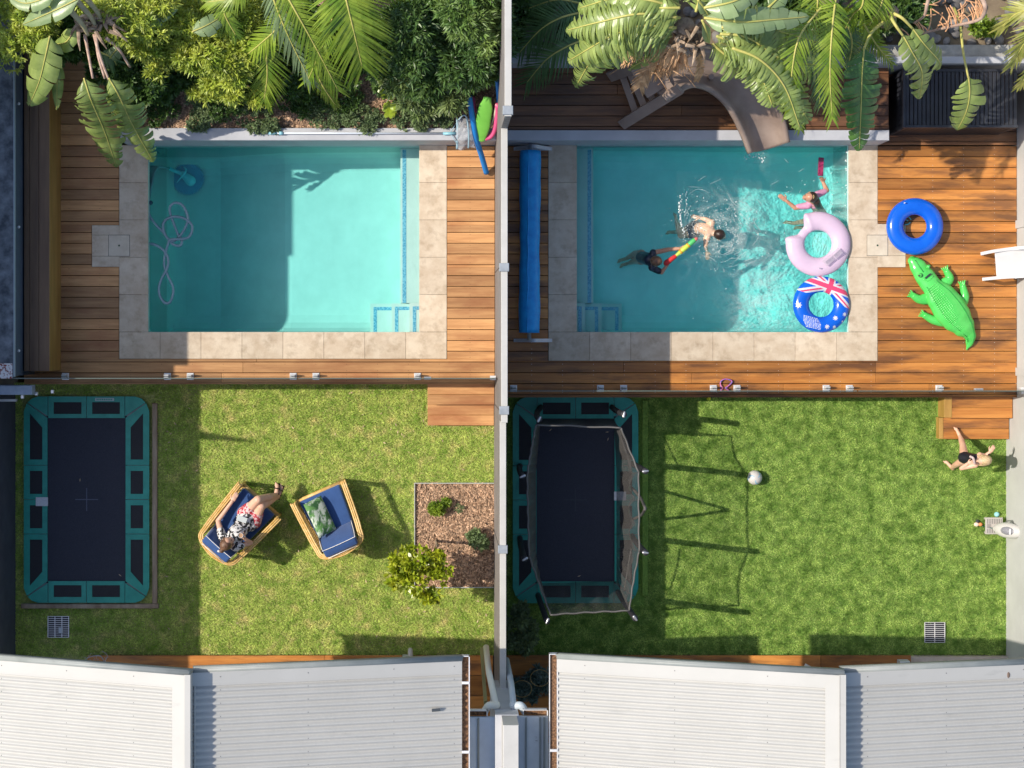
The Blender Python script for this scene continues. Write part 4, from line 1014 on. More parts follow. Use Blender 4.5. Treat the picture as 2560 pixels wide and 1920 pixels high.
# little dolls on the turf
t = thing('toy_figure', 'small orange and white toy lying on the right lawn left of the grey tray', 'toy', P(2445, 1311, 0))
for (px, py, r, col, nm) in ((2441, 1311, .032, (.85, .62, .52), 'head'), (2451, 1311, .027, (.78, .28, .10), 'body'), (2444, 1303, .026, (.03, .04, .04), 'hat')):
    q = P(px, py, .03); b = MB(); b.ell((q.x, q.y, .03), (r*1.2, r, r*.8), 14, 10); b.build(nm, M('toy '+nm, col, rough=.5), t, True)
b = MB(); b.tube(bez([P(2453, 1313, .02), P(2465, 1318, .02), P(2478, 1320, .125), P(2486, 1323, .13)], 6), .008, 6); b.build('cord', M('toy cord', (.02, .10, .09)), t, True)
# white tool at the right verandah
t = thing('cane', 'white stick with a rounded end poking out from the right verandah', 'stick', P(2030, 1670, .4))
b = MB(); b.obox(P(2013, 1664, .3), P(2045, 1682, .5), .03, .02); b.build('shaft', white_pl, t)
b = MB(); b.obox(P(2029, 1678, .35), P(2036, 1672, .4), .012, .012); b.build('grip', white_pl, t)
for (px, py, ln, lab) in ((1006, 1650, 26, 'left'), (2250, 1662, 26, 'right')):
    q = P(px, py, .35); b = MB(); b.box(q.x, q.y-.08, .18, q.x+.15, q.y+.05, .35, bev=.01); o = b.build('stool', M('stool '+lab, (.5, .53, .55)), loc=(q.x, q.y, .17)); tag(o, 'pale grey stool corner showing under the %s roof edge' % lab, 'stool')
q = P(1026, 1630, .3); b = MB(); b.cone((q.x, q.y-.1, .3), (q.x, q.y+.03, .3), .045, .035); tag(b.build('ceramic_jar', M('jar glaze', (.55, .52, .44)), loc=(q.x, q.y, .17), smooth=True), 'cream jar end poking past the left roof edge', 'jar')
# ================= left pool things =================
tq = M('cleaner turquoise', (.18, .75, .85), (.25, .8, .88), 8, .4)
t = thing('pool_cleaner', 'turquoise suction pool cleaner on a ribbed disc with a long hose, in the left pool', 'pool cleaner', P(468, 448, -1.4))
zc0 = -1.42
q = P(470, 447, zc0); b = MB()
n = 56; vs = [(q.x, q.y, zc0+.02)]; fs = []
for i in range(n*2):
    r = .27 if i % 2 else .235; a = math.pi*i/n; vs.append((q.x+r*math.cos(a), q.y+r*math.sin(a), zc0+(.0 if i % 2 else .012)))
for i in range(n*2): fs.append((0, 1+i, 1+(i+1) % (n*2)))
b.add(vs, fs); b.build('disc', M('disc blue', (.10, .42, .60)), t)
b = MB(); b.cone(P(476, 452, zc0+.16), P(458, 436, zc0+.14), .085, .05); b.build('body', tq, t, True)
b = MB(); b.cone(P(458, 436, zc0+.15), P(424, 422, zc0+.22), .03, .028); b.build('neck', tq, t, True)
b = MB(); b.tube(bez([P(459, 417, zc0+.2), P(465, 425, zc0+.22), P(459, 436, zc0+.24), P(452, 444, zc0+.22), P(442, 457, zc0+.18)], 6), [.006+.012*math.sin(math.pi*i/24) for i in range(25)], 8); b.build('fin', tq, t, True)
hose = M('grey ribbed hose', (.27, .38, .43), (.20, .30, .36), 3, .5)
def hz(p, z): return P(p[0], p[1], z)
h1 = [(422, 421, -.95), (398, 418, -.5), (386, 432, -.1), (380, 460, .2), (374, 490, .34), (372, 510, .36), (374, 538, .36), (390, 562, .36), (405, 577, .36), (416, 592, .36), (432, 610, .37), (450, 614, .37), (455, 601, .36), (445, 585, .35), (436, 562, .36), (425, 530, .36), (427, 514, .37), (440, 507, .38), (458, 515, .38), (470, 545, .38), (462, 572, .37), (446, 594, .36), (430, 603, .37), (415, 590, .39), (408, 570, .39), (412, 552, .38), (432, 542, .38), (458, 545, .39), (478, 560, .38), (480, 578, .38), (470, 594, .37), (445, 598, .40), (425, 600, .39), (418, 618, .37), (413, 636, .36), (411, 662, .36), (420, 690, .36), (432, 715, .36), (433, 735, .36), (425, 755, .36), (412, 757, .36), (400, 740, .36), (398, 718, .36), (405, 695, .36), (416, 675, .38), (421, 655, .38), (416, 635, .37), (402, 620, .37), (385, 611, .37), (371, 609, .36)]
b = MB(); pts = bez([P(x, y, z+.015) for x, y, z in h1], 8); b.tube(pts, [.021 if i % 2 else .0185 for i in range(len(pts))], 8); b.build('hose', hose, t, True)
q = P(375, 507, .37); b = MB(); b.ell((q.x, q.y, .37), (.045, .035, .03), 14, 10); b.build('hose_weight', M('hose weight', (.02, .08, .12)), t, True)
# leaf net on its pole
t = thing('pool_net', 'pool scoop net on a long white pole along the left pool wall', 'pool net', P(900, 335, 1.17))
zp = 1.19; b = MB(); b.tube([P(690, 333, zp), P(1110, 333, zp)], .014, 10); b.build('pole', M('pole white', (.62, .68, .76), rough=.3), t, True)
lb_ = M('pale blue plastic', (.25, .52, .62), rough=.4)
b = MB(); b.tube([P(671, 333, zp), P(692, 333, zp)], .020, 10); b.tube([P(698, 333, zp), P(708, 333, zp)], .026, 10); b.tube([P(1108, 334, zp), P(1140, 333, zp)], .022, 10); b.build('handle', lb_, t, True)
b = MB(); hoop = bez([P(1143, 293, zp+.05), P(1144, 330, zp), P(1143, 372, zp-.15)], 8); b.tube(hoop, .018, 8)
for y in (304, 360): b.tube([P(1125, 333, zp), P(1143, y, zp)], .007, 6)
hoop2 = bez([P(1146, 300, zp+.3), P(1160, 288, zp+.32), P(1168, 300, zp+.30), P(1172, 340, zp+.15), P(1171, 370, zp)], 8); b.tube(hoop2, .012, 8); b.build('hoop', M('hoop blue grey', (.30, .44, .52), rough=.4), t, True)
nm = M('scoop net mesh', (.42, .45, .50), (.6, .62, .66), 60, .6, alpha=.45)
vs = []; fs = []; nu, nv = 14, 18
for i in range(nu+1):
    for j in range(nv+1):
        U = i/nu; Vv = j/nv; x = 1143+44*U+3*math.sin(Vv*9+U*4); y = 296+76*Vv+4*math.sin(U*6)*Vv; vs.append(P(x, y, zp+.10*math.sin(math.pi*Vv)*math.sin(math.pi*U)+.08*(1-Vv)-.35*max(0, Vv-.6)+.015*math.sin(Vv*25+U*9)))
for i in range(nu):
    for j in range(nv): a = i*(nv+1)+j; fs.append((a, a+nv+1, a+nv+2, a+1))
b = MB(); b.add(vs, fs); b.build('net_bag', nm, t, True)
# noodles and board
nb = M('foam blue', (.01, .21, .60), rough=.6); npk = M('foam pink', (.75, .10, .25), rough=.6); ncr = M('foam cream', (.68, .60, .45), rough=.6); ngn = M('foam green', (.16, .48, .06), (.20, .55, .08), 6, .5); nlb = M('foam light blue', (.14, .36, .68), rough=.6); ndp = M('foam plum', (.28, .03, .14), rough=.6)
for nm_, lab, pts, r, m_ in (
    ('pool_noodle', 'bright blue foam noodle leaning over the low wall with its end on the left deck', [(1173, 240, 1.7), (1182, 300, 1.45), (1190, 345, 1.22), (1204, 390, .85), (1216, 432, .56)], .040, nb),
    ('pool_noodle', 'thin blue foam noodle standing tallest against the middle wall', [(1240, 192, 2.2), (1245, 225, 1.9), (1246, 262, 1.5), (1243, 290, 1.3)], .030, nb),
    ('pool_noodle', 'pink foam noodle bent at its foot next to the green board', [(1244, 262, 1.7), (1243, 290, 1.5), (1236, 325, 1.3), (1226, 341, 1.22), (1213, 346, 1.2)], .036, npk),
    ('pool_noodle', 'cream foam noodle between the green board and the pink noodle', [(1241, 262, 1.7), (1236, 290, 1.5), (1228, 312, 1.3), (1218, 322, 1.2)], .014, ncr),
    ('pool_noodle', 'pale blue foam noodle pressed against the wall beside the pink noodle', [(1249, 235, 1.9), (1248, 280, 1.6), (1246, 325, 1.3)], .018, nlb),
    ('pool_noodle', 'plum coloured foam noodle half hidden right of the bright blue noodle', [(1184, 240, 1.4), (1186, 262, 1.25), (1188, 280, 1.15)], .020, ndp)):
    b = MB(); b.tube(bez([P(*p) for p in pts], 8), r, 14); o = b.build(nm_, m_, loc=P(*pts[-1]), smooth=True); tag(o, lab, 'pool noodle', 'pool noodles by the middle wall')
vs, fs = loft([P(1219, 243, 1.75), P(1213, 275, 1.6), P(1206, 315, 1.4), P(1199, 345, 1.22), P(1196, 352, 1.18)], [.055, .10, .105, .085, .02], [.03]*5, 20, 8)
b = MB(); b.add(vs, fs); tag(b.build('foam_board', ngn, loc=P(1200, 340, 1.2), smooth=True), 'lime green foam board leaning between the noodles', 'kickboard')
# ================= rattan chairs =================
rat = M('golden rattan', (.60, .36, .09), (.76, .53, .22), 14, .4, .2, 60)
ratl = M('rattan lattice', (.45, .27, .08), (.6, .4, .15), 14, .5)
navy = M('navy cushion', (.018, .065, .21), (.026, .085, .26), 4, .8, .25, 300, sheen=.3, bdist=.004)
pipe = M('white piping', (.75, .75, .75), rough=.7)
def rattan(lab, c, ang, wf, wb, dl):
    t = thing('rattan_chair', lab, 'lounge chair', (c.x, c.y, 0), 'rattan lounge chairs')
    R2 = Matrix.Rotation(ang, 3, 'Z')
    def W(x, y, z): return Vector((c.x, c.y, 0))+R2@Vector((x, y, z))
    yf, yb = dl/2, -dl/2; zf, zb_ = .58, .74
    def rim(off, dz=0):
        return [W(-wf-off, yf+off*.5, zf+dz), W(-wf*.98-off, yf-.10, zf+.03+dz), W(-(wf+wb)/2-off, 0, .64+dz), W(-wb-off, yb+.14, .70+dz), W(-wb*.86-off*.7, yb-off*.7, zb_+dz), W(0, yb-.06-off, zb_+.02+dz),
                W(wb*.86+off*.7, yb-off*.7, zb_+dz), W(wb+off, yb+.14, .70+dz), W((wf+wb)/2+off, 0, .64+dz), W(wf*.98+off, yf-.10, zf+.03+dz), W(wf+off, yf+off*.5, zf+dz)]
    fr = MB()
    for o_, dz in ((0, 0), (.027, .0), (.054, -.01), (.03, -.04)): fr.tube(bez(rim(o_, dz), 6), .0145, 8)
    fr.build('arm_frame', rat, t, True)
    b = MB(); low = [W(-wf+.02, yf-.02, .05), W(-wb, yb+.05, .05), W(wb, yb+.05, .05), W(wf-.02, yf-.02, .05)]
    b.tube(low, .017, 8, close=True); b.tube([W(-wf, yf, .30), W(wf, yf, .30)], .02, 8); b.tube([W(-wf, yf+.01, .25), W(wf, yf+.01, .25)], .016, 8); b.build('base_frame', rat, t, True)
    for (x, y, zt_) in ((-wf, yf, zf), (wf, yf, zf), (-wb, yb+.05, .72), (wb, yb+.05, .72)):
        b = MB(); b.tube([W(x, y, zt_), W(x*1.0, y, 0)], .02, 8); b.tube([W(x*.97, y-.03, zt_-.02), W(x*.97, y-.03, .02)], .012, 8); b.build('leg', rat, t, True)
    for s in (-1, 1):
        b = MB(); A, B_, Cc, D = W(s*wb, yb+.08, .06), W(s*wf, yf-.03, .06), W(s*wf, yf-.06, zf-.02), W(s*wb, yb+.10, .68)
        def bl(u, v): return (A.lerp(B_, u)).lerp(D.lerp(Cc, u), v)
        n = 11
        for i in range(-n, n+1):
            for sg in (1, -1):
                p0 = p1 = None; seg = []
                for k in range(21):
                    v = k/20; u = i/n+sg*v*.75+(0 if sg > 0 else .0)
                    if 0 <= u <= 1: seg.append(bl(u, v))
                if len(seg) > 2: b.tube([seg[0], seg[len(seg)//2], seg[-1]], .0048, 5)
        b.build('lattice_panel', ratl, t)
    b = MB(); A, B_, Cc, D = W(-wb*.9, yb-.02, .1), W(wb*.9, yb-.02, .1), W(wb*.9, yb-.04, .7), W(-wb*.9, yb-.04, .7)
    for i in range(-10, 11):
        for sg in (1, -1):
            seg = [(A.lerp(B_, u)).lerp(D.lerp(Cc, u), v) for v, u in ((k/10, i/10+sg*k/10*.8) for k in range(11)) if 0 <= u <= 1]
            if len(seg) > 2: b.tube([seg[0], seg[-1]], .0048, 5)
    b.build('back_lattice', ratl, t)
    b = MB(); b.tube([W(-wf+.01, yf-.02, .32), W(wf-.01, yf-.02, .32)], .012, 6)
    for i in range(14):
        x = -wf+.03+i*(2*wf-.06)/13; b.tube([W(x, yf, .07), W(x, yf, .29)], .007, 5)
    b.build('front_lattice', ratl, t)
    # seat cushion
    def cushion(name, pts, z0, z1, mat, r=.03):
        bm = bmesh.new(); lo = [bm.verts.new(p) for p in [Vector((q.x, q.y, z0)) for q in pts]]; hi = [bm.verts.new(p) for p in [Vector((q.x, q.y, z1)) for q in pts]]
        n = len(pts); bm.faces.new(lo[::-1]); bm.faces.new(hi)
        for i in range(n): bm.faces.new((lo[i], lo[(i+1) % n], hi[(i+1) % n], hi[i]))
        bm.normal_update(); b = MB(); b.add([tuple(v.co) for v in bm.verts], [tuple(v.index for v in f.verts) for f in (bm.verts.index_update() or bm.faces)]); bm.free()
        o = b.build(name, mat, t); bevel(o, r, 4); o.data.polygons.foreach_set('use_smooth', [True]*len(o.data.polygons)); return o
    cushion('seat_cushion', [W(-wf+.05, yf-.01, 0), W(-wb+.045, yb+.12, 0), W(wb-.045, yb+.12, 0), W(wf-.05, yf-.01, 0)], .32, .46, navy, .035)
    # back cushion: slab leaning back
    bm = MB(); th = .13
    pts = [W(-wb+.05, yb+.28, .46), W(wb-.05, yb+.28, .46), W(wb-.06, yb+.07, .86), W(-wb+.06, yb+.07, .86)]; bk = R2@Vector((0, -th, -.05))
    vs = pts+[p+bk for p in pts]; bm.add(vs, [(0, 1, 2, 3), (7, 6, 5, 4), (0, 4, 5, 1), (1, 5, 6, 2), (2, 6, 7, 3), (3, 7, 4, 0)])
    o = bm.build('back_cushion', navy, t); bevel(o, .035, 4); o.data.polygons.foreach_set('use_smooth', [True]*len(o.data.polygons))
    b = MB(); e = .012; b.tube(bez([pts[0]+Vector((0, 0, e)), pts[3].lerp(pts[0], .12)+Vector((0, 0, e)), pts[3].lerp(pts[2], .1)+Vector((0, 0, .004)), pts[3].lerp(pts[2], .9)+Vector((0, 0, .004)), pts[2].lerp(pts[1], .12)+Vector((0, 0, e)), pts[1]+Vector((0, 0, e))], 6), .0055, 6)
    q_ = [p+bk for p in pts]; b.tube([q_[3].lerp(q_[2], .06)+Vector((0, 0, -.002)), q_[3].lerp(q_[2], .94)+Vector((0, 0, -.002))], .0055, 6); b.build('piping', pipe, o, True)
    return t, W
cA = P(597, 1311, .5); dA = (P(655, 1245, .5)-P(537, 1378, .5)); aA = math.atan2(dA.y, dA.x)-math.pi/2
chA, WA = rattan('rattan lounge chair with navy cushions that the woman reclines in', cA, aA, .355, .30, .90)
cB = P(826, 1298, .5); dB = (P(797, 1228, .5)-P(857, 1362, .5)); aB = math.atan2(dB.y, dB.x)-math.pi/2
chB, WB = rattan('empty rattan lounge chair with navy cushions and a leaf print pillow', cB, aB, .375, .315, .84)
# pillow
pil = M('leaf print fabric', (.04, .13, .04), (.55, .62, .52), 17, .8, contrast=(.44, .54), detail=2, stretch=(1, .35, 1), c3=(.12, .28, .08), s3=8, k3=(.48, .56))
vs = []; fs = []; nu = 20; A_ = P(800, 1292, .60)
ax = (P(817, 1338, .6)-P(777, 1252, .6)).normalized(); bx_ = Vector((0, 0, 1)).cross(ax); upv = (Vector((0, 0, 1))*.82+bx_*.57).normalized(); bx2 = ax.cross(upv).normalized()
for side in (1, -1):
    for i in range(nu+1):
        for j in range(nu+1):
            u = i/nu*2-1; v = j/nu*2-1; th = .065*(max(0, 1-u**4)*max(0, 1-v**4))**.5; pin = 1-.07*(1-u*u)*(v*v)
            vs.append(A_+ax*u*.27*(1-.06*(1-v*v)*0)+bx2*v*.165*pin+upv*th*side)
for s in range(2):
    o_ = s*(nu+1)**2
    for i in range(nu):
        for j in range(nu):
            a = o_+i*(nu+1)+j; f = (a, a+nu+1, a+nu+2, a+1); fs.append(f if s == 0 else f[::-1])
b = MB(); b.add(vs, fs); tag(b.build('pillow', pil, loc=A_, smooth=True), 'green and white leaf print pillow propped in the empty rattan chair', 'pillow')
# ================= small mulch bed =================
q = R(1038, 1208, 1236, 1466, 0); b = MB(); b.box(q[0], q[1], -.1, WX0-.002, q[3], .028); struct(b.build('mulch_bed', soil_m))
t = thing('bed_edging', 'thin grey metal edging round the mulch bed on the left lawn', 'edging', (q[0], q[1], 0))
b = MB(); b.box(q[0]-.012, q[1], 0, q[0]-.002, q[3], .09); b.build('side_strip', M('zinc edge', (.45, .47, .46), rough=.6), t); b = MB(); b.box(q[0]-.012, q[3]+.001, 0, WX0-.004, q[3]+.011, .085); b.build('end_strip', bpy.data.materials['zinc edge'], t); b = MB(); b.box(q[0]-.012, q[1]-.011, 0, WX0-.004, q[1]-.001, .085); b.build('end_strip', bpy.data.materials['zinc edge'], t)
b = MB(); a = P(1089, 1352, .02); b.obox((a.x, a.y, 0), (a.x+.03, a.y+.04, .95), .014, .014); tag(b.build('timber_stake', sleeper, loc=(a.x, a.y, 0)), 'slim wooden stake standing in the mulch bed behind the citrus tree', 'stake')

# ================= vegetation builders =================
def paddle(pts, W, ntear, parent, mat, fold=.35, rib=True, seed=0, tip=.0, name='leaf', ragged=.5, rt=.012):
    r = random.Random(seed); cp = bez([P(*p) for p in pts], 10); n = len(cp); b = MB(); L = [0]
    for i in range(1, n): L.append(L[-1]+(cp[i]-cp[i-1]).length)
    T = L[-1]
    def at(u):
        s = u*T; i = 0
        while i < n-2 and L[i+1] < s: i += 1
        f = (s-L[i])/max(L[i+1]-L[i], 1e-6); return cp[i].lerp(cp[i+1], min(f, 1)), (cp[i+1]-cp[i]).normalized()
    def wid(u): return W*max(0, math.sin(math.pi*min(1, u**.75*.97+.03)))**.55
    for side in (-1, 1):
        u = .0
        while u < .99:
            du = r.uniform(.6, 1.4)/ntear; u2 = min(u+du, 1.0); twist = r.uniform(-ragged, ragged); fd = fold*r.uniform(.5, 1.5); shr = r.uniform(.72, 1.0); tt = r.uniform(.82, 1.18); slant = .22*W/T
            k = 3; m = 4; g = []
            for a in range(k+1):
                uu = u+(u2-u)*a/k
                for c in range(m+1):
                    v = c/m; p, d = at(min(uu, 1)); sd = d.cross(Vector((0, 0, 1))); sd = sd.normalized() if sd.length > .05 else Vector((1, 0, 0)); up = sd.cross(d)
                    w_ = wid(uu)*shr*(1-.12*abs(a/k-.5)*(ntear > 6)); squeeze = 1-.5*v*min(1, ragged)
                    um = (u+u2)/2+(uu-(u+u2)/2)*squeeze; p2, _ = at(min(max(um+slant*v, 0), 1)); 
                    if um+slant*v > 1: p2 = p2+d*(um+slant*v-1)*T*.6
                    g.append(p2+sd*side*w_*v*(1-.10*v*fd)+up*(.12*w_*math.sin(v*2.2)-w_*fd*v*v)+up*twist*w_*.25*v*(a/k-.5))
            for a in range(k):
                for c in range(m):
                    i0 = a*(m+1)+c; f = (i0, i0+m+1, i0+m+2, i0+1)
                    b.f.append(tuple(len(b.v)+q for q in (f if side > 0 else f[::-1]))); b.m.append(0); b.t.append(tt)
            b.v += [tuple(p) for p in g]; u = u2
    o = b.build(name, mat, parent, True)
    if rib:
        b = MB(); b.tube([p+Vector((0, 0, .008)) for p in cp], [rt*(1-.75*i/n) for i in range(n)], 6); b.build('midrib', rib_m, o, True)
    return o
def stalk(pts, parent, r=.025, mat=None, name='leaf_stalk'):
    b = MB(); cp = bez([P(*p) for p in pts], 6); b.tube(cp, [r*(1-.4*i/len(cp)) for i in range(len(cp))], 8); return b.build(name, mat or rib_m, parent, True)
def frond(pts, ll, lw, parent, mat, n=34, ang=55, droop=.35, seed=0, name='frond', rmat=None, spread=0):
    r = random.Random(seed); cp = bez([P(*p) for p in pts], 10); m = len(cp); b = MB()
    for i in range(n):
        u = .06+.94*i/(n-1); s = u*(m-1); k = min(int(s), m-2); p = cp[k].lerp(cp[k+1], s-k); d = (cp[k+1]-cp[k]).normalized()
        sd = d.cross(Vector((0, 0, 1))); sd = sd.normalized() if sd.length > .05 else Vector((1, 0, 0)); up = sd.cross(d)
        for side in (-1, 1):
            a = math.radians(ang*(1-.55*u)+r.uniform(-6, 6)+spread*(1-u)); l = ll*(.55+.45*math.sin(math.pi*min(1, u*.8+.15)))*r.uniform(.88, 1.05)
            dr = (d*math.cos(a)+sd*side*math.sin(a)+up*r.uniform(.0, .25)).normalized(); wv = dr.cross(up).normalized(); tt = r.uniform(.75, 1.25); q = []
            for c in range(5):
                v = c/4; cc = p+dr*l*v+Vector((0, 0, -1))*droop*l*v*v; w_ = lw*(.5+.5*math.sin(math.pi*min(1, v*.75+.15)))*(1-v**3*.92)
                q += [cc+wv*w_, cc-wv*w_]
            b.add(q, [(2*c, 2*c+1, 2*c+3, 2*c+2) for c in range(4)], None, tt)
    o = b.build(name, mat, parent)
    b = MB(); b.tube(cp, [.016*(1-.7*i/m) for i in range(m)], 6); b.build('midrib', rmat or rib_m, o, True)
    return o
def subblobs(blobs, seed):
    r = random.Random(seed+99); out = []
    for (x, y, z, rx, ry, rz) in blobs:
        if rx < .12: out.append((x, y, z, rx, ry, rz)); continue
        for k in range(9):
            a = r.uniform(0, 6.28); q = math.sqrt(r.random())*.95; s = r.uniform(.28, .52)
            out.append((x+math.cos(a)*q*rx*185, y+math.sin(a)*q*ry*185, z+rz*(r.uniform(-.25, .45)-.5*q*q), rx*s, ry*s, rz*s*.8))
    return out
def leafcloud(name, parent, blobs, N, L, Wd, mat, up=.35, seed=0, clump=9, density_noise=True):
    """blobs: (px,py,z,rx,ry,rz). Leaves radiate in tufts from points near the outside of the blobs."""
    blobs = subblobs(blobs, seed); g = np.random.default_rng(seed); nt_ = N//clump; B = np.array([[*P(b[0], b[1], b[2]), b[3], b[4], b[5]] for b in blobs])
    wt = B[:, 3]*B[:, 4]; idx = g.choice(len(B), nt_, p=wt/wt.sum()); d = g.normal(size=(nt_, 3)); d[:, 2] = np.abs(d[:, 2])*1.0-.25; d /= np.linalg.norm(d, axis=1)[:, None]
    rad = g.uniform(.45, 1.05, nt_)[:, None]**.6; o = B[idx, :3]+d*rad*B[idx, 3:]
    o = np.repeat(o, clump, 0); dd = np.repeat(d, clump, 0); M_ = len(o)
    dr = g.normal(size=(M_, 3))*.75+dd*.5+np.array([0, 0, up]); dr /= np.linalg.norm(dr, axis=1)[:, None]
    l = L*g.uniform(.6, 1.25, M_)[:, None]; s = np.cross(dr, np.array([0, 0, 1.])+g.normal(size=(M_, 3))*.45); s /= np.linalg.norm(s, axis=1)[:, None]+1e-9
    w_ = Wd*g.uniform(.7, 1.2, M_)[:, None]; drop = np.array([0, 0, -1.])*l*.18
    V = np.stack([o, o+dr*l*.5+s*w_, o+dr*l+drop, o+dr*l*.5-s*w_], 1).reshape(-1, 3); Fc = np.arange(M_*4).reshape(-1, 4)
    tc_ = np.repeat(g.uniform(.65, 1.3, nt_), clump)*g.uniform(.85, 1.15, M_)
    return numesh(name, V, Fc, tc_, mat, parent)
def shrub(lab, kind, blobs, N, L, W_, mat, seed, z0=1.05, up=.35, name='shrub', clump=9, group='shrubs in the bed behind the left pool'):
    c = P(blobs[0][0], blobs[0][1], z0); t = thing(name, lab, kind, c, group)
    b = MB(); 
    for bl in blobs:
        q = P(bl[0], bl[1], bl[2]); a = Vector((q.x+.02, q.y, z0-.02)); b.tube(bez([a, a.lerp(q, .5)+Vector((.04, .03, 0)), q], 4), [.022, .02, .018, .016, .014, .012, .01, .008, .006], 6)
    b.build('stem', bark_m, t, True)
    leafcloud('foliage', t, blobs, N, L, W_, mat, up, seed, clump)
    return t
# ---- shrubs, left bed
shrub('yellow green fine leaved shrub in the top left corner of the photo', 'shrub', [(10, 60, 2.6, .6, .5, .5), (40, 120, 2.3, .35, .3, .4), (95, 20, 2.6, .4, .4, .4)], 9000, .09, .010, shY, 1)
shrub('yellow green fine leaved shrub right of the torn banana crown', 'shrub', [(320, 40, 2.9, .5, .35, .5), (260, 20, 2.7, .3, .3, .4), (390, 20, 2.8, .35, .3, .4)], 9000, .10, .011, shY, 2)
shrub('broad lime green shrub spreading left of the hanging yellow tipped frond', 'shrub', [(520, 120, 2.5, .5, .38, .45), (450, 170, 2.2, .35, .25, .35), (590, 150, 2.4, .35, .35, .4), (520, 185, 2.0, .3, .2, .3)], 14000, .10, .011, shY, 3)
shrub('dark glossy shrub in the middle of the left bed behind the torn banana leaf', 'shrub', [(420, 100, 1.9, .4, .4, .4), (350, 190, 1.8, .3, .25, .3), (420, 215, 1.5, .35, .2, .25)], 8000, .09, .022, shD, 4)
shrub('dark low shrub under the palm fronds at the top of the left bed', 'shrub', [(690, 180, 1.7, .5, .3, .3), (760, 60, 1.9, .6, .5, .4), (640, 230, 1.5, .3, .2, .25), (480, 50, 1.8, .5, .4, .3)], 12000, .08, .018, shD, 5)
shrub('large dark bamboo clump filling the right of the left bed', 'bamboo', [(1080, 60, 2.6, .65, .6, .7), (1180, 120, 2.4, .45, .6, .6), (1010, 110, 2.3, .4, .5, .6), (1120, 180, 2.1, .6, .3, .5), (940, 130, 2.0, .3, .4, .4)], 30000, .13, .012, shB, 6, clump=7)
shrub('sunlit bamboo clump with pale narrow leaves behind the pool net', 'bamboo', [(1010, 215, 1.75, .35, .25, .35), (1100, 225, 1.75, .3, .25, .4), (1070, 260, 1.55, .35, .14, .2), (1150, 215, 1.8, .3, .2, .3)], 9000, .13, .012, M('pale bamboo leaf', (.12, .20, .06), (.26, .33, .13), 4, .4, tint=True, transl=.2), 7, clump=7)
shrub('sunlit bamboo clump against the middle wall at the top of the photo', 'bamboo', [(1170, 15, 3.2, .5, .35, .4), (1215, 60, 3.0, .25, .35, .4)], 7000, .13, .013, M('bright bamboo leaf', (.10, .20, .045), (.22, .32, .09), 4, .4, tint=True, transl=.2), 8, clump=7)
for i, (x, y, r, lab) in enumerate(((735, 262, .24, 'dark ground shrub on the mulch under the tallest palm frond tip'), (820, 285, .2, 'grey green ground shrub left of the one hanging over the pool pole'), (390, 262, .24, 'low ground shrub at the left end of the raised bed by the torn leaves'), (905, 292, .2, 'pale grey green ground shrub hanging over the pool pole'), (650, 300, .2, 'grey green ground shrub above the left end of the pool pole'), (490, 285, .22, 'feathery low shrub on the sunny mulch right of the torn leaves'), (1095, 290, .16, 'small yellowish ground shrub just left of the pool net'), (840, 250, .22, 'dark feathery ground shrub below the largest palm frond'), (560, 262, .22, 'dark low ground shrub on the mulch under the lime green shrub'), (1030, 300, .16, 'faint grey green ground shrub in the shade left of the small yellowish one'))):
    shrub(lab, 'shrub', [(x, y, 1.22, r*1.3, r, .14), (x+20, y+8, 1.2, r*.7, r*.7, .1)], 2600, .05, .009, shG if i not in (0, 2, 7, 8) else shD, 120+i, name='ground_shrub', up=.5)
for i, (x, y, s, lab) in enumerate(((968, 225, 1, 'bright yellow green rosette plant in the left bed, upper of two'), (975, 272, .85, 'bright yellow green rosette plant in the left bed, lower of two'))):
    t = thing('rosette_plant', lab, 'plant', P(x, y, 1.06), 'rosette plants'); zc1 = 1.5 if i == 0 else 1.3
    b = MB(); a = P(x, y, 1.05); q = P(x, y, zc1); b.tube([a, q], .012, 6); b.build('stem', bark_m, t)
    b = MB()
    for k_ in range(11):
        a_ = k_*2.4; l = .17*s*random.uniform(.8, 1.1); c_ = q; d = Vector((math.cos(a_), math.sin(a_), .3)).normalized(); sd = d.cross(Vector((0, 0, 1))).normalized()
        p = [c_, c_+d*l*.35+sd*.035*s, c_+d*l*.35-sd*.035*s, c_+d*l*.75+sd*.042*s-Vector((0, 0, .01)), c_+d*l*.75-sd*.042*s-Vector((0, 0, .01)), c_+d*l-Vector((0, 0, .035))]
        b.add(p, [(0, 2, 1), (1, 2, 4, 3), (3, 4, 5)], None, random.uniform(.8, 1.2))
    b.build('leaves', M('rosette leaf', (.26, .40, .03), (.42, .52, .05), 6, .3, tint=True, transl=.3) if 'rosette leaf' not in bpy.data.materials else bpy.data.materials['rosette leaf'], t)
for (bl, lab) in (([(x, 60+62*(i % 3)-10*(i % 2), 1.45, .42, .34, .28) for i, x in enumerate(range(330, 1240, 60))], 'dark leafy undergrowth covering the soil under the palms and bamboo'),):
    o = leafcloud('undergrowth', None, bl, 42000, .10, .017, shD, .4, 77, 8); stuff(o, lab, 'undergrowth')
shrub('lime green shrub behind the dark glossy one, between the two crowns', 'shrub', [(400, 85, 2.4, .4, .35, .4), (455, 40, 2.5, .35, .3, .35)], 8000, .10, .011, shY, 11)
shrub('lime green shrub partly under the left fan frond', 'shrub', [(600, 60, 2.5, .4, .4, .4), (620, 215, 1.9, .35, .22, .3), (545, 225, 1.7, .3, .16, .25)], 10000, .10, .011, shY, 12)
shrub('leafy shrub in front of the brown crown sheaths', 'shrub', [(330, 165, 2.0, .35, .3, .3), (310, 230, 1.5, .28, .18, .2), (370, 240, 1.5, .25, .14, .2)], 8000, .08, .016, shD, 13)
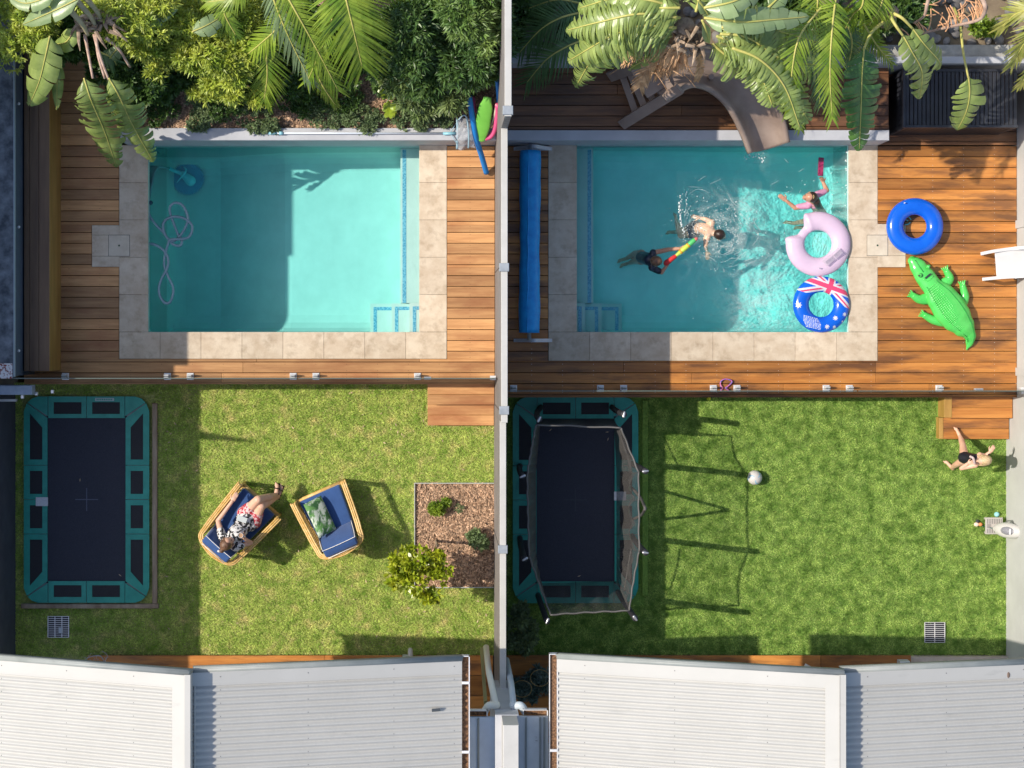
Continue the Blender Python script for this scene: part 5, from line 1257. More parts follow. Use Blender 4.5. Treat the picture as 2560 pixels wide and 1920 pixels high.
shrub('dark leafy shrub under the torn banana crown beside the bench', 'shrub', [(190, 60, 2.0, .45, .4, .4), (120, 95, 1.9, .35, .3, .35), (230, 110, 1.8, .35, .25, .3), (275, 160, 1.6, .25, .25, .25)], 14000, .10, .016, shD, 14, .5)
def chips(name, X0, Y0, X1, Y1, z, N, sd):
    g = np.random.default_rng(sd); o = np.stack([g.uniform(X0, X1, N), g.uniform(Y0, Y1, N), g.uniform(z, z+.03, N)], 1); a = g.uniform(0, 6.28, N); t = g.uniform(-.5, .5, N); l = g.uniform(.012, .035, N)[:, None]; w_ = g.uniform(.004, .010, N)[:, None]
    u = np.stack([np.cos(a)*np.cos(t), np.sin(a)*np.cos(t), np.sin(t)], 1)*l; s = np.stack([-np.sin(a), np.cos(a), g.uniform(-.5, .5, N)], 1)*w_
    V = np.stack([o-u-s, o+u-s*.6, o+u+s*.6, o-u+s], 1).reshape(-1, 3)
    ob = numesh(name, V, np.arange(N*4).reshape(-1, 4), g.uniform(.35, 1.5, N), M('mulch chip '+name, (.34, .20, .12), (.62, .42, .28), 20, .9, tint=True)); return ob
_q = R(1038, 1208, 1236, 1466, 0)
stuff(chips('mulch_chips', _q[0], _q[1], WX0-.004, _q[3], .028, 9000, 3), 'loose bark chips covering the small square bed on the left lawn', 'mulch')
stuff(chips('bark_chips', P(302, 0, 1.05).x, 2.99, WX0-.01, 3.9, 1.05, 22000, 4), 'loose bark chips along the front of the raised bed behind the left pool', 'mulch')
# ---- the torn banana (strelitzia), top left
t = thing('banana_plant', 'big torn leaved banana-like plant with a shaggy crown overhanging the timber bench', 'banana plant', P(250, 60, 1.05), 'banana-like plants')
b = MB(); c0 = P(245, 20, 3.2); b.tube(bez([Vector((c0.x, c0.y+.35, 1.05)), Vector((c0.x, c0.y+.2, 2.2)), P(240, 55, 3.1)], 6), [.14]*7+[.11]*6, 14); b.build('trunk', bark_m, t, True)
b = MB()
for i in range(34):
    a = random.uniform(0, 6.28); p = P(235, 60, 3.15)+Vector((random.uniform(-.25, .3), random.uniform(-.1, .12), 0)); d = Vector((math.cos(a)*.8+.1, math.sin(a)*.5-.2, random.uniform(-.2, .35))); l = random.uniform(.12, .42)
    b.tube([p, p+d*l*.6, p+d*l+Vector((0, 0, -.08))], [.03, .02, .006], 6, t=random.uniform(.6, 1.3))
b.build('dead_sheaths', M('dead sheath', (.20, .13, .08), (.48, .36, .25), 14, .9, tint=True), t)
for k, (x0, y0) in enumerate(((195, 5), (210, -10), (175, 25))):
    stalk([(x0, y0, 3.5), (x0+30, y0+35, 3.3), (x0+45, y0+62, 3.1)], t, .04, M('stalk green brown %d' % k, (.30, .28, .14), (.42, .36, .22), 10, .6))
L1 = [([(210, 195, 3.0), (228, 250, 2.85), (262, 330, 2.0), (290, 414, 1.35)], .33, 20, .35, 11), ([(272, 195, 2.95), (298, 240, 2.8), (330, 310, 2.0), (382, 402, 1.30)], .29, 20, .5, 12), ([(125, 90, 3.1), (112, 150, 2.9), (98, 205, 2.7), (74, 262, 2.4)], .26, 5, .45, 13), ([(140, 150, 2.8), (143, 200, 2.6), (142, 274, 2.2)], .10, 2, .5, 14), ([(190, 70, 3.0), (165, 105, 2.85), (135, 110, 2.7)], .15, 3, .3, 15)]
for (p, w_, nt2, fo, sd) in L1: paddle(p, w_, nt2, t, leaf_m, fo, seed=sd, ragged=.42 if nt2 > 6 else .2)
for (p, w_, nt2, fo, sd) in (([(200, -5, 3.7), (150, 20, 3.65), (95, 45, 3.5), (55, 62, 3.35)], .17, 2, .15, 16), ([(140, -20, 3.8), (100, 0, 3.7), (60, 8, 3.6), (20, -10, 3.5)], .16, 2, .2, 17), ([(330, 50, 3.0), (380, 40, 2.95), (440, 20, 2.85)], .17, 5, .3, 18), ([(480, 80, 2.9), (520, 62, 2.9), (565, 35, 2.8)], .15, 5, .3, 19), ([(300, 115, 2.3), (275, 150, 2.2), (300, 190, 2.0)], .12, 5, .4, 20)): paddle(p, w_, nt2, t, leafg_m, fo, seed=sd, ragged=.25)
for p in (([(212, 85, 3.1), (220, 130, 3.05), (232, 196, 2.95)]), ([(235, 85, 3.1), (250, 140, 3.05), (272, 200, 2.9)]), ([(240, 85, 3.1), (246, 140, 3.05), (262, 196, 2.9)]), ([(265, 95, 3.1), (295, 120, 2.9), (325, 168, 2.6)])): stalk(p, t, .024, M('brown stalk', (.40, .25, .18), (.62, .45, .35), 14, .7) if 'brown stalk' not in bpy.data.materials else bpy.data.materials['brown stalk'])
# ---- palms of the left bed
t = thing('palm', 'feathery palm with drooping bright green fronds at the top of the left bed', 'palm', P(800, -40, 1.05), 'feather palms')
b = MB(); c0 = P(800, -60, 2.0); b.tube([(c0.x, c0.y+.3, 1.05), P(790, -60, 3.4)], [.10, .08], 12); b.build('trunk', bark_m, t, True)
for i, (p, ll, lw, n, an, mt_, dp) in enumerate((
    ([(855, -50, 3.7), (868, 10, 3.6), (885, 80, 3.35), (905, 165, 2.9)], .66, .017, 54, 72, palm_m, .45), ([(700, -40, 3.5), (740, 30, 3.4), (790, 120, 3.1), (845, 225, 2.6)], .36, .013, 42, 62, palm_m, .4),
    ([(670, -40, 3.5), (700, 40, 3.3), (730, 110, 3.0), (775, 200, 2.6)], .34, .016, 26, 50, leafg_m, .5), ([(660, 90, 2.7), (665, 130, 2.6), (668, 190, 2.35), (660, 250, 2.0)], .42, .012, 36, 62, palm_m, .5),
    ([(620, -30, 3.2), (580, -5, 3.2), (520, 5, 3.0)], .30, .012, 24, 55, palm_m, .3), ([(900, -30, 3.2), (980, -20, 3.1), (1080, 10, 2.8)], .3, .010, 24, 60, dead_m if False else palm_m, .5), ([(740, -30, 3.3), (700, 60, 3.1), (650, 110, 2.8), (600, 150, 2.4)], .32, .013, 34, 60, palm_m, .45), ([(830, -30, 3.5), (830, 50, 3.3), (800, 130, 3.0), (770, 200, 2.6)], .34, .013, 36, 60, palm_m, .45), ([(560, -30, 3.0), (560, 30, 2.9), (590, 90, 2.7)], .28, .013, 26, 60, palm_m, .4), ([(790, 180, 2.4), (810, 220, 2.2), (838, 262, 1.9)], .2, .011, 20, 45, palm_m, .4), ([(250, 130, 2.2), (285, 150, 2.2), (300, 200, 1.9)], .3, .012, 22, 55, palmd_m, .5))):
    frond(p, ll, lw, t, mt_, n, an, dp, seed=50+i)
# ---- right garden: dark palm in the shade, big banana cluster, dead fronds, palms
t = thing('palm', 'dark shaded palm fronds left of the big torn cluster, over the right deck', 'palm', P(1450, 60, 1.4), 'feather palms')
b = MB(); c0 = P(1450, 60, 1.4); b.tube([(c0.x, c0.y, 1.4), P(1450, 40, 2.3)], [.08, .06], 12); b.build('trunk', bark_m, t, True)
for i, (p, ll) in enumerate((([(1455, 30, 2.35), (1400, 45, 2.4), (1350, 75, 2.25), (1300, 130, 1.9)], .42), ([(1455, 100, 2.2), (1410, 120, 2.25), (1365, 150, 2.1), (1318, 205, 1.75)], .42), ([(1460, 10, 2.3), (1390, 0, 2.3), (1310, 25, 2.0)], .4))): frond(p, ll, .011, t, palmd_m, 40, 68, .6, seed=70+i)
t = thing('banana_plant', 'largest torn leaved banana-like cluster, its crown above the water slide', 'banana plant', P(1720, 60, 2.35), 'banana-like plants')
b = MB(); c0 = P(1720, 70, 4.40); b.tube([(c0.x-.1, c0.y+.35, 1.4), P(1715, 65, 4.30)], [.15, .11], 14); b.build('trunk', bark_m, t, True)
b = MB()
for i in range(46):
    a = random.uniform(0, 6.28); p = P(1715, 75, 4.20)+Vector((random.uniform(-.35, .3), random.uniform(-.25, .15), random.uniform(-.2, .1))); d = Vector((math.cos(a)*.8, math.sin(a)*.6-.2, random.uniform(-.3, .3))); l = random.uniform(.1, .34)
    b.tube([p, p+d*l*.6, p+d*l+Vector((0, 0, -.1))], [.028, .018, .005], 6, t=random.uniform(.4, 1.3))
b.build('dead_sheaths', bpy.data.materials['dead sheath'], t)
RL = [([(1830, 120, 4.4), (1900, 150, 4.4), (1960, 215, 4.2), (2000, 320, 3.9)], .26, 30, .5, 134), ([(1680, 90, 4.1), (1610, 100, 4.1), (1560, 115, 4.0), (1510, 150, 3.7)], .30, 26, .5, 130), ([(1700, 15, 4.5), (1650, -10, 4.6), (1580, -30, 4.4)], .3, 20, .4, 131), ([(1790, 90, 4.2), (1840, 110, 4.2), (1890, 160, 4.0), (1930, 262, 3.9)], .32, 34, .5, 132), ([(1800, 70, 4.3), (1880, 60, 4.4), (1970, 85, 4.1), (2060, 110, 3.7)], .30, 28, .4, 133), ([(1700, 45, 4.50), (1600, 35, 4.65), (1500, 55, 4.45), (1420, 75, 4.10)], .36, 34, .5, 31), ([(1690, 70, 4.40), (1600, 65, 4.50), (1520, 95, 4.30), (1425, 150, 3.80)], .38, 38, .5, 32), ([(1670, 82, 4.30), (1590, 85, 4.30), (1500, 125, 4.10), (1440, 215, 3.30)], .36, 34, .6, 33), ([(1690, 20, 4.60), (1620, 0, 4.70), (1540, -5, 4.50), (1450, 20, 4.10)], .34, 30, .4, 34),
      ([(1740, 30, 4.70), (1745, -10, 4.80), (1700, -40, 4.90)], .2, 5, .3, 36), ([(1800, 85, 4.30), (1870, 95, 4.35), (1960, 150, 4.10), (2070, 165, 3.70)], .40, 36, .4, 37), ([(1800, 110, 4.20), (1870, 125, 4.20), (1950, 190, 3.90), (2020, 300, 3.80)], .38, 38, .55, 38), ([(1780, 110, 4.10), (1830, 150, 4.00), (1880, 180, 3.70)], .30, 16, .5, 39), ([(1660, 95, 4.10), (1640, 130, 3.80), (1570, 175, 3.10)], .10, 4, .5, 40), ([(1700, 20, 4.70), (1660, 20, 4.70), (1610, 20, 4.50)], .2, 8, .5, 43)]
for (p, w_, nt2, fo, sd) in RL: paddle(p, w_, nt2, t, leaf_m, fo, seed=sd, ragged=.72, rt=.02)
for (p, w_, nt2, fo, sd) in (([(1760, 45, 4.80), (1850, 55, 4.90), (1930, 50, 4.80), (2020, 42, 4.60)], .20, 7, .25, 35), ([(1760, 20, 5.00), (1830, 5, 5.10), (1900, -25, 5.00)], .2, 3, .3, 41), ([(1755, 50, 4.80), (1765, 75, 4.70), (1775, 110, 4.30)], .09, 1, .3, 42), ([(1745, 0, 5.00), (1760, 20, 4.90), (1785, 62, 4.60)], .08, 2, .4, 44), ([(1920, 20, 4.30), (1945, -5, 4.30), (1960, -30, 4.30)], .15, 3, .3, 45)): paddle(p, w_, nt2, t, leafg_m, fo, seed=sd, ragged=.2, rt=.018)
for i, (p, ll) in enumerate((([(1700, 110, 4.00), (1640, 115, 3.85), (1600, 125, 3.30), (1560, 150, 2.90)], .26), ([(1710, 120, 3.90), (1660, 140, 3.70), (1620, 165, 3.20), (1600, 215, 2.80)], .28), ([(1715, 125, 3.90), (1690, 150, 3.60), (1640, 185, 3.00)], .24), ([(1700, 100, 4.00), (1640, 100, 3.90), (1600, 112, 3.70)], .22), ([(1745, 130, 3.80), (1750, 170, 3.30), (1742, 200, 3.00)], .10))): frond(p, ll, .016, t, dead_m, 30, 60, .5, seed=80+i, name='dead_frond', rmat=dead_m)
b = MB()
for i in range(60):
    p = P(random.uniform(1570, 1740), random.uniform(120, 185), random.uniform(3.1, 3.7)); d = Vector((random.uniform(-.3, .3), random.uniform(-.25, .1), random.uniform(-.15, .1)))
    b.tube([p, p+d*.5, p+d+Vector((0, 0, -.04))], [.006, .005, .002], 5)
b.build('dead_stalks', dead_m, t)
t = thing('palm', 'bright green palm with a yellow rib, right of the big torn cluster', 'palm', P(2080, -20, 1.4), 'feather palms')
b = MB(); c0 = P(2080, 0, 2); b.tube([(c0.x, c0.y+.1, 1.4), P(2085, 0, 3.70)], [.09, .07], 12); b.build('trunk', bark_m, t, True)
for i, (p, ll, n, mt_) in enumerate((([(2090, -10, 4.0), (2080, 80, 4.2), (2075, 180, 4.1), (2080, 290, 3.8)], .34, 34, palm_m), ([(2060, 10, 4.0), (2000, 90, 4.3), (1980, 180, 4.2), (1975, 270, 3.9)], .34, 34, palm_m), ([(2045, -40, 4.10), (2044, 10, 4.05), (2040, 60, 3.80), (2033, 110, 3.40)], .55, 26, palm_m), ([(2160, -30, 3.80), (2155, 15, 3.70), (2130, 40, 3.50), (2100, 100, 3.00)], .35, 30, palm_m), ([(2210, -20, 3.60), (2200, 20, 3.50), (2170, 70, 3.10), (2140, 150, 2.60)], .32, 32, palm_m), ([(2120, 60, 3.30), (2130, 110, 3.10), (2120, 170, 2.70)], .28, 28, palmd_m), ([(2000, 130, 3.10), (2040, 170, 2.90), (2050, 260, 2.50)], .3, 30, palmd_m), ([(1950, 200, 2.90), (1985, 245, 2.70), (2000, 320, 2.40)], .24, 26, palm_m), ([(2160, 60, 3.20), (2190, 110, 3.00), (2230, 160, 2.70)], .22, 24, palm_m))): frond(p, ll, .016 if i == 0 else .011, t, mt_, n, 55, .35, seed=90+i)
t = thing('banana_plant', 'banana-like plant with three long leaves hanging over the right pool corner', 'banana plant', P(2200, 60, 1.4), 'banana-like plants')
b = MB(); c0 = P(2230, 40, 2); b.tube([(c0.x, c0.y, 1.4), P(2230, 30, 3.40)], [.12, .09], 12); b.build('trunk', bark_m, t, True)
paddle([(2160, 120, 3.40), (2155, 190, 3.20), (2152, 280, 2.80), (2148, 372, 2.40)], .30, 17, t, M('deep green leaf', (.045, .13, .03), (.10, .21, .05), 5, .3, .25, 25, tint=True, transl=.15), .3, seed=60, ragged=.3)
paddle([(2255, 85, 3.40), (2280, 130, 3.30), (2305, 180, 3.00), (2300, 245, 2.50)], .24, 13, t, leaf_m, .35, seed=61, ragged=.5)
paddle([(2280, 70, 3.40), (2310, 110, 3.30), (2345, 150, 3.00), (2350, 170, 2.80)], .20, 9, t, leaf_m, .35, seed=62, ragged=.4)
paddle([(2215, 20, 3.20), (2230, 45, 3.10), (2215, 75, 2.90)], .12, 1, t, leaf_m, .2, seed=63, ragged=.1)
for p in ([(2225, 40, 3.40), (2240, 65, 3.45), (2258, 90, 3.40)], [(2225, 30, 3.40), (2255, 45, 3.50), (2282, 72, 3.40)], [(2215, 50, 3.30), (2180, 80, 3.40), (2160, 122, 3.40)]): stalk(p, t, .025)
t = thing('banana_plant', 'single drooping paddle leaf on a yellow stalk in front of the black equipment box', 'banana plant', P(2400, 60, 1.4), 'banana-like plants')
stalk([(2385, 20, 1.5), (2400, 60, 2.3), (2408, 130, 2.5), (2421, 195, 2.45)], t, .022)
paddle([(2421, 192, 2.45), (2424, 235, 2.3), (2415, 280, 2.1), (2395, 322, 1.8)], .27, 8, t, leaf_m, .3, seed=64, ragged=.5)
t = thing('palm', 'yellow green palm reaching in from the right edge of the photo', 'palm', P(2620, 20, 1.4), 'feather palms')
b = MB(); c0 = P(2640, 0, 2); b.tube([(c0.x, c0.y, 1.4), P(2640, 0, 3)], [.09, .07], 12); b.build('trunk', bark_m, t, True)
for i, (p, ll) in enumerate((([(2640, 10, 3.1), (2590, 20, 3.2), (2540, 35, 3.0), (2500, 70, 2.7)], .32), ([(2640, 30, 3.0), (2600, 60, 3.1), (2560, 110, 2.8), (2530, 160, 2.4)], .36), ([(2640, 40, 3.0), (2610, 100, 2.9), (2580, 170, 2.5), (2548, 215, 2.1)], .26))): frond(p, ll, .016, t, M('olive palm leaflet', (.22, .27, .05), (.42, .40, .12), 5, .45, tint=True, transl=.25) if 'olive palm leaflet' not in bpy.data.materials else bpy.data.materials['olive palm leaflet'], 22, 38, .3, seed=100+i)
t = thing('dead_flower_branch', 'orange brown dried flower branch arching over the stones at the top right', 'dried branch', P(2400, 20, 1.45))
orr = M('dried orange stem', (.55, .27, .12), (.70, .42, .24), 12, .7)
main = [(2440, -30, 3.0), (2462, 12, 3.1), (2458, 38, 3.0), (2440, 52, 2.9), (2380, 66, 2.7), (2320, 80, 2.5), (2266, 97, 2.3)]
b = MB(); cp = bez([P(*p) for p in main], 6); b.tube(cp, [.035*(1-.7*i/len(cp)) for i in range(len(cp))], 8)
cp2 = bez([P(*p) for p in ((2330, -30, 3.0), (2318, 10, 3.0), (2310, 40, 2.9), (2285, 58, 2.7))], 6); b.tube(cp2, [.03*(1-.6*i/len(cp2)) for i in range(len(cp2))], 8); b.build('branch', M('grey brown branch', (.30, .20, .15), (.50, .36, .28), 12, .8), t, True)
b = MB()
for i in range(46):
    p = cp[random.randint(12, len(cp)-1)] if i < 30 else P(random.uniform(2340, 2450), random.uniform(0, 60), 2.7); d = Vector((random.uniform(-.12, .1), random.uniform(.1, .3), random.uniform(-.1, .1))) if i < 30 else Vector((random.uniform(-.3, .3), random.uniform(-.15, .15), random.uniform(-.1, .1)))
    b = MB(); b.tube(bez([p, p+d*.5+Vector((.02, 0, 0)), p+d], 3), .0085, 5); b.build('twig', orr, t, True)
shrub('dark leafy undergrowth shrub at the top right behind the palms', 'shrub', [(2250, 30, 1.9, .4, .3, .4), (2010, 40, 2.0, .6, .4, .4), (1850, 20, 2.2, .5, .4, .4), (2130, 60, 1.9, .4, .3, .4)], 12000, .14, .022, shD, 30, 1.4, group='shrubs behind the right deck')
shrub('small glossy shrub on the river stones at the top right', 'shrub', [(2455, 70, 1.7, .14, .12, .14)], 900, .08, .022, palm_m, 31, 1.4, group='shrubs behind the right deck')
shrub('dark shrub in the shaded corner left of the dark palm', 'shrub', [(1310, 20, 1.9, .3, .3, .3), (1480, 30, 2.0, .5, .3, .3)], 7000, .12, .02, shD, 32, 1.4, group='shrubs behind the right deck')
# ---- bed plants and citrus tree
shrub('small bright shrub with upright leaves at the top of the mulch bed', 'shrub', [(1092, 1272, .15, .11, .09, .10), (1115, 1256, .12, .06, .05, .07)], 1300, .055, .012, palm_m, 40, .03, name='young_plant', group='young plants in the mulch bed')
shrub('small bushy plant against the middle wall in the mulch bed', 'shrub', [(1196, 1350, .2, .13, .12, .12)], 1500, .055, .013, shG, 41, .03, name='young_plant', group='young plants in the mulch bed')
shrub('thin wispy grass tuft between the two plants in the mulch bed', 'plant', [(1148, 1270, .06, .05, .05, .04)], 160, .06, .004, shG, 45, .03, name='young_plant', group='young plants in the mulch bed')
t = thing('citrus_tree', 'small citrus tree with glossy yellow green leaves at the corner of the mulch bed', 'citrus tree', P(1045, 1430, 0))
b = MB(); b.tube(bez([P(1050, 1425, 0), P(1045, 1430, .5), P(1045, 1430, .9)], 5), [.02]*11, 8)
for (x, y, z_) in ((1000, 1420, 1.1), (1090, 1400, 1.15), (1060, 1480, 1.1), (1030, 1400, 1.2)): b.tube([P(1045, 1430, .7), P(x, y, z_)], [.012, .006], 6)
b.build('trunk', bark_m, t, True)
blobs = [(1000, 1420, 1.05, .16, .14, .14), (1035, 1400, 1.2, .17, .15, .14), (1078, 1385, 1.15, .13, .12, .12), (1085, 1430, 1.05, .17, .15, .15), (1035, 1450, 1.1, .16, .14, .14), (1065, 1480, 1.0, .13, .11, .12), (990, 1455, .95, .09, .08, .1), (1085, 1492, .9, .08, .07, .08)]
leafcloud('crown', t, blobs, 1900, .10, .024, M('citrus leaf', (.20, .30, .015), (.46, .50, .04), 7, .3, tint=True, transl=.3), .5, 42, 5)
# plants in the shaded corner by the wall end
shrub('pale leafed shrub in the dark corner below the netted trampoline', 'shrub', [(1300, 1570, .6, .2, .25, .3), (1310, 1610, .5, .18, .12, .25)], 3500, .08, .016, shG, 43, 0, group='potted and corner plants')
for (x, y, lab) in ((1305, 1722, 'potted plant with thin hoops beside the downpipe elbow'), (1350, 1695, 'potted plant with thin hoops nearest the right roof gutter')):
    t = shrub(lab, 'potted plant', [(x, y, .5, .16, .14, .14), (x+15, y+15, .45, .12, .1, .1)], 1800, .08, .012, M('blue grey leaf', (.07, .13, .10), (.16, .22, .18), 6, .5, tint=True) if 'blue grey leaf' not in bpy.data.materials else bpy.data.materials['blue grey leaf'], 44+x, .17, name='potted_plant', group='potted and corner plants')
    q = P(x, y, .2); b = MB(); b.tube([(q.x, q.y, .16), (q.x, q.y, .38)], [.10, .14], 16); b.build('pot', M('dark pot', (.06, .06, .065)) if 'dark pot' not in bpy.data.materials else bpy.data.materials['dark pot'], t, True)
    b = MB(); q = P(x, y, .62); b.tube([(q.x+.14*math.cos(a), q.y+.12*math.sin(a), .62) for a in np.linspace(0, 6.28, 30)[:-1]], .004, 5, close=True); b.build('hoop', ratl, t, True)
# bare twig at the left roof edge
t = thing('bare_twig', 'bare pale twig poking up beside the left verandah', 'twig', P(255, 1640, .3))
b = MB(); b.tube(bez([P(210, 1652, .3), P(225, 1642, .5), P(250, 1640, .6), P(262, 1655, .5)], 6), .008, 6); b.tube(bez([P(262, 1655, .5), P(268, 1638, .6), P(256, 1628, .7)], 5), .006, 5)
for i in range(14): p = P(random.uniform(215, 268), random.uniform(1630, 1650), .58); b.tube([p, p+Vector((random.uniform(-.05, .05), random.uniform(-.04, .06), .02))], .003, 4)
b.build('twig', M('pale twig', (.4, .38, .38)), t)
# ================= grass =================
def blades(name, lab, X0, Y0, X1, Y1, N, ex, mat, hgt, wdt, seed, z=0):
    g = np.random.default_rng(seed); x = g.uniform(X0, X1, N); y = g.uniform(Y0, Y1, N); k = np.ones(N, bool)
    for (a, b_, c, d) in ex: k &= ~((x > a) & (x < c) & (y > b_) & (y < d))
    x = x[k]; y = y[k]; n = len(x); a = g.uniform(0, 6.28, n); lean = g.uniform(.5, 1.4, n); h = hgt*g.uniform(.5, 1.3, n); w_ = wdt*g.uniform(.6, 1.2, n)
    dx = np.cos(a); dy = np.sin(a); o = np.stack([x, y, np.full(n, z-.002)], 1); s = np.stack([-dy, dx, np.zeros(n)], 1)*w_[:, None]
    mid = o+np.stack([dx*lean*h*.4, dy*lean*h*.4, h*.7], 1); tip = o+np.stack([dx*lean*h*1.2, dy*lean*h*1.2, h*(1.15-.45*lean)], 1)
    V = np.stack([o-s, mid-s*.8, tip, mid+s*.8], 1)
    V = V.reshape(-1, 3); Fc = np.arange(n*4).reshape(-1, 4); tt = g.uniform(.55, 1.35, n)
    o = numesh(name, V, Fc, tt, mat); stuff(o, lab, 'grass'); return o
exL = [(q_[0], q_[1], q_[2], q_[3]) for q_ in (R(56, 985, 388, 1518, 0), R(1036, 1206, 1240, 1468, 0), R(1064, 940, 1240, 1066, 0), R(118, 1539, 174, 1595, 0))]
blades('grass', 'natural green lawn with straw coloured patches in the left yard', BX, -4.73, WX0, LY-.03, 210000, exL, blade_m, .034, .0045, 1)
exR = [(q_[0], q_[1], q_[2], q_[3]) for q_ in (R(1275, 985, 1612, 1512, 0), R(2338, 940, 2520, 1098, 0), R(2310, 1554, 2364, 1608, 0))]
blades('turf', 'even bright green artificial turf in the right yard', WX1, -4.73, RX, RY-.03, 230000, exR, tblade_m, .028, .0040, 2)
# fallen leaves
V = []; b = MB(); r = random.Random(5)
for i in range(150):
    px = r.uniform(395, 1230); py = r.uniform(975, 1620)
    if 1030 < px and 1200 < py < 1470: continue
    q = P(px, py, .045); a = r.uniform(0, 6.28); l = r.uniform(.03, .06); d = Vector((math.cos(a), math.sin(a), .1)); s = Vector((-d.y, d.x, 0))*l*.16
    b.add([q-d*l*.5, q+s, q+d*l*.5+Vector((0, 0, .006)), q-s], [(0, 1, 2, 3)], None, r.uniform(.6, 1.3))
for (px, py) in ((1376, 1075), (1520, 1098), (1518, 1080), (1450, 1062), (200, 1200), (335, 1292), (1448, 1440), (300, 1438)):
    q = P(px, py, .065); a = r.uniform(0, 6.28); d = Vector((math.cos(a), math.sin(a), .05))*.03; s = Vector((-d.y, d.x, 0))*.2; b.add([q-d, q+s, q+d, q-s], [(0, 1, 2, 3)], None, 1)
stuff(b.build('fallen_leaves', M('straw leaf', (.50, .36, .22), (.66, .50, .34), 9, .8, tint=True)), 'pale dry leaves scattered over the lawn and trampoline mats', 'leaves')
# ================= people =================
def flesh(name, b, mat, parent, vox=.006, it=3, fac=.5):
    o = b.build(name, mat, parent, True); r = o.modifiers.new('join', 'REMESH'); r.mode = 'VOXEL'; r.voxel_size = vox; r.use_smooth_shade = True
    s = o.modifiers.new('soft', 'SMOOTH'); s.iterations = it; s.factor = fac; return o
def limb(b, pts, rs):
    for i in range(len(pts)-1): b.cone(pts[i], pts[i+1], rs[i], rs[i+1])
def hand(b, wr, d, n, s=1.0, thumb=1, curl=.5):
    d = Vector(d).normalized(); n = Vector(n); n = (n-d*n.dot(d)).normalized(); sd = d.cross(n)
    R3 = Matrix((sd, d, n)).transposed(); b.ell(wr+d*.045*s, (.038*s, .052*s, .016*s), 12, 8, R3)
    for k, (o_, l) in enumerate(((-.027, .062), (-.009, .072), (.009, .068), (.026, .054))):
        a = wr+d*.082*s+sd*o_*s; c = a+(d*math.cos(curl*.5)-n*math.sin(curl*.5)+sd*o_*2).normalized()*l*.5*s; e = c+(d*math.cos(curl*1.4)-n*math.sin(curl*1.4)).normalized()*l*.5*s
        b.cone(a-d*.01, c, .0095*s, .0085*s, 8); b.cone(c, e, .0085*s, .007*s, 8)
    a = wr+d*.03*s+sd*thumb*-.03*s; c = a+(d*.7-sd*thumb*.7).normalized()*.035*s; e = c+(d*.9-sd*thumb*.2-n*.3*curl).normalized()*.03*s
    b.cone(a, c, .012*s, .010*s, 8); b.cone(c, e, .010*s, .008*s, 8)
def foot(b, ank, d, s=1.0):
    d = Vector(d).normalized(); sd = d.cross(Vector((0, 0, 1))).normalized()
    b.cone(ank+Vector((0, 0, -.02*s)), ank-d*.03*s+Vector((0, 0, -.035*s)), .032*s, .030*s); b.cone(ank+Vector((0, 0, -.01*s)), ank+d*.13*s+Vector((0, 0, -.045*s)), .034*s, .026*s)
    for k in range(5):
        a = ank+d*(.13-.008*k)*s+sd*(-.026+.013*k)*s+Vector((0, 0, -.045*s)); b.cone(a, a+d*(.042-.005*k)*s, .013*s-.0012*k*s, .0095*s-.001*k*s, 8)
def head(b, c, face, up, s=1.0):
    face = Vector(face).normalized(); up = Vector(up); up = (up-face*up.dot(face)).normalized(); sd = face.cross(up)
    Rm = Matrix((sd, face, up)).transposed()
    b.ell(c, (.072*s, .090*s, .105*s), 20, 14, Rm); b.ell(c+face*.035*s-up*.055*s, (.05*s, .05*s, .05*s), 14, 10, Rm)
    b.cone(c+face*.082*s+up*.01*s, c+face*.100*s-up*.018*s, .010*s, .013*s, 8)                 # nose
    b.ell(c+face*.080*s-up*.052*s, (.024*s, .012*s, .010*s), 10, 8, Rm)                          # mouth
    for k in (-1, 1): b.ell(c+sd*k*.074*s, (.012*s, .022*s, .032*s), 10, 8, Rm)                 # ears
    return face, up, sd, Rm
def face_bits(c, fr, parent, s=1.0):
    face, up, sd, Rm = fr; b = MB()
    for k in (-1, 1): b.ell(c+face*.083*s+sd*k*.030*s+up*.012*s, (.012*s, .008*s, .007*s), 10, 8, Rm)
    b.build('eyes', dark_m, parent, True)
# ---- woman in the rattan chair
t = thing('person', 'woman in a patterned dress reclining in a rattan chair with a mug in her hand', 'person', P(600, 1320, .5))
hc = P(567, 1358, 1.02); U3 = lambda x, y, z: P(x, y, z)
b = MB(); fr = head(b, hc, Vector((.42, .62, .10)), Vector((-.4, -.45, .8)), 1.0)
neck = P(577, 1350, .90); ch = P(590, 1337, .80); be = P(604, 1318, .68); pe = P(622, 1294, .60)
b.cone(hc-fr[0]*.01, neck, .052, .050); b.cone(neck, ch, .06, .095)
sL = P(556, 1344, .86); sR = P(588, 1368, .86)
b.cone(sL, sR, .055, .055); b.cone(ch, be, .115, .10); b.cone(be, pe, .10, .13)
hpL = P(612, 1284, .58); hpR = P(634, 1303, .58); b.cone(hpL, hpR, .095, .095)
kL = P(645, 1249, .80); kR = P(653, 1266, .74); aL = P(690, 1238, .42); aR = P(695, 1240, .34)
limb(b, [hpL, kL, P(672, 1243, .62), aL], [.088, .062, .056, .036]); limb(b, [hpR, kR, P(677, 1250, .52), aR], [.088, .062, .056, .036])
foot(b, aL, Vector((.10, .9, 0)), 1.05); foot(b, aR, Vector((.3, .7, .2)), 1.05)
eL = P(545, 1302, .70); wL = P(580, 1254, .70); limb(b, [sL, eL, wL], [.048, .036, .026]); hand(b, wL, P(592, 1234, .68)-wL, (0, 0, 1), 1.0, 1, .3)
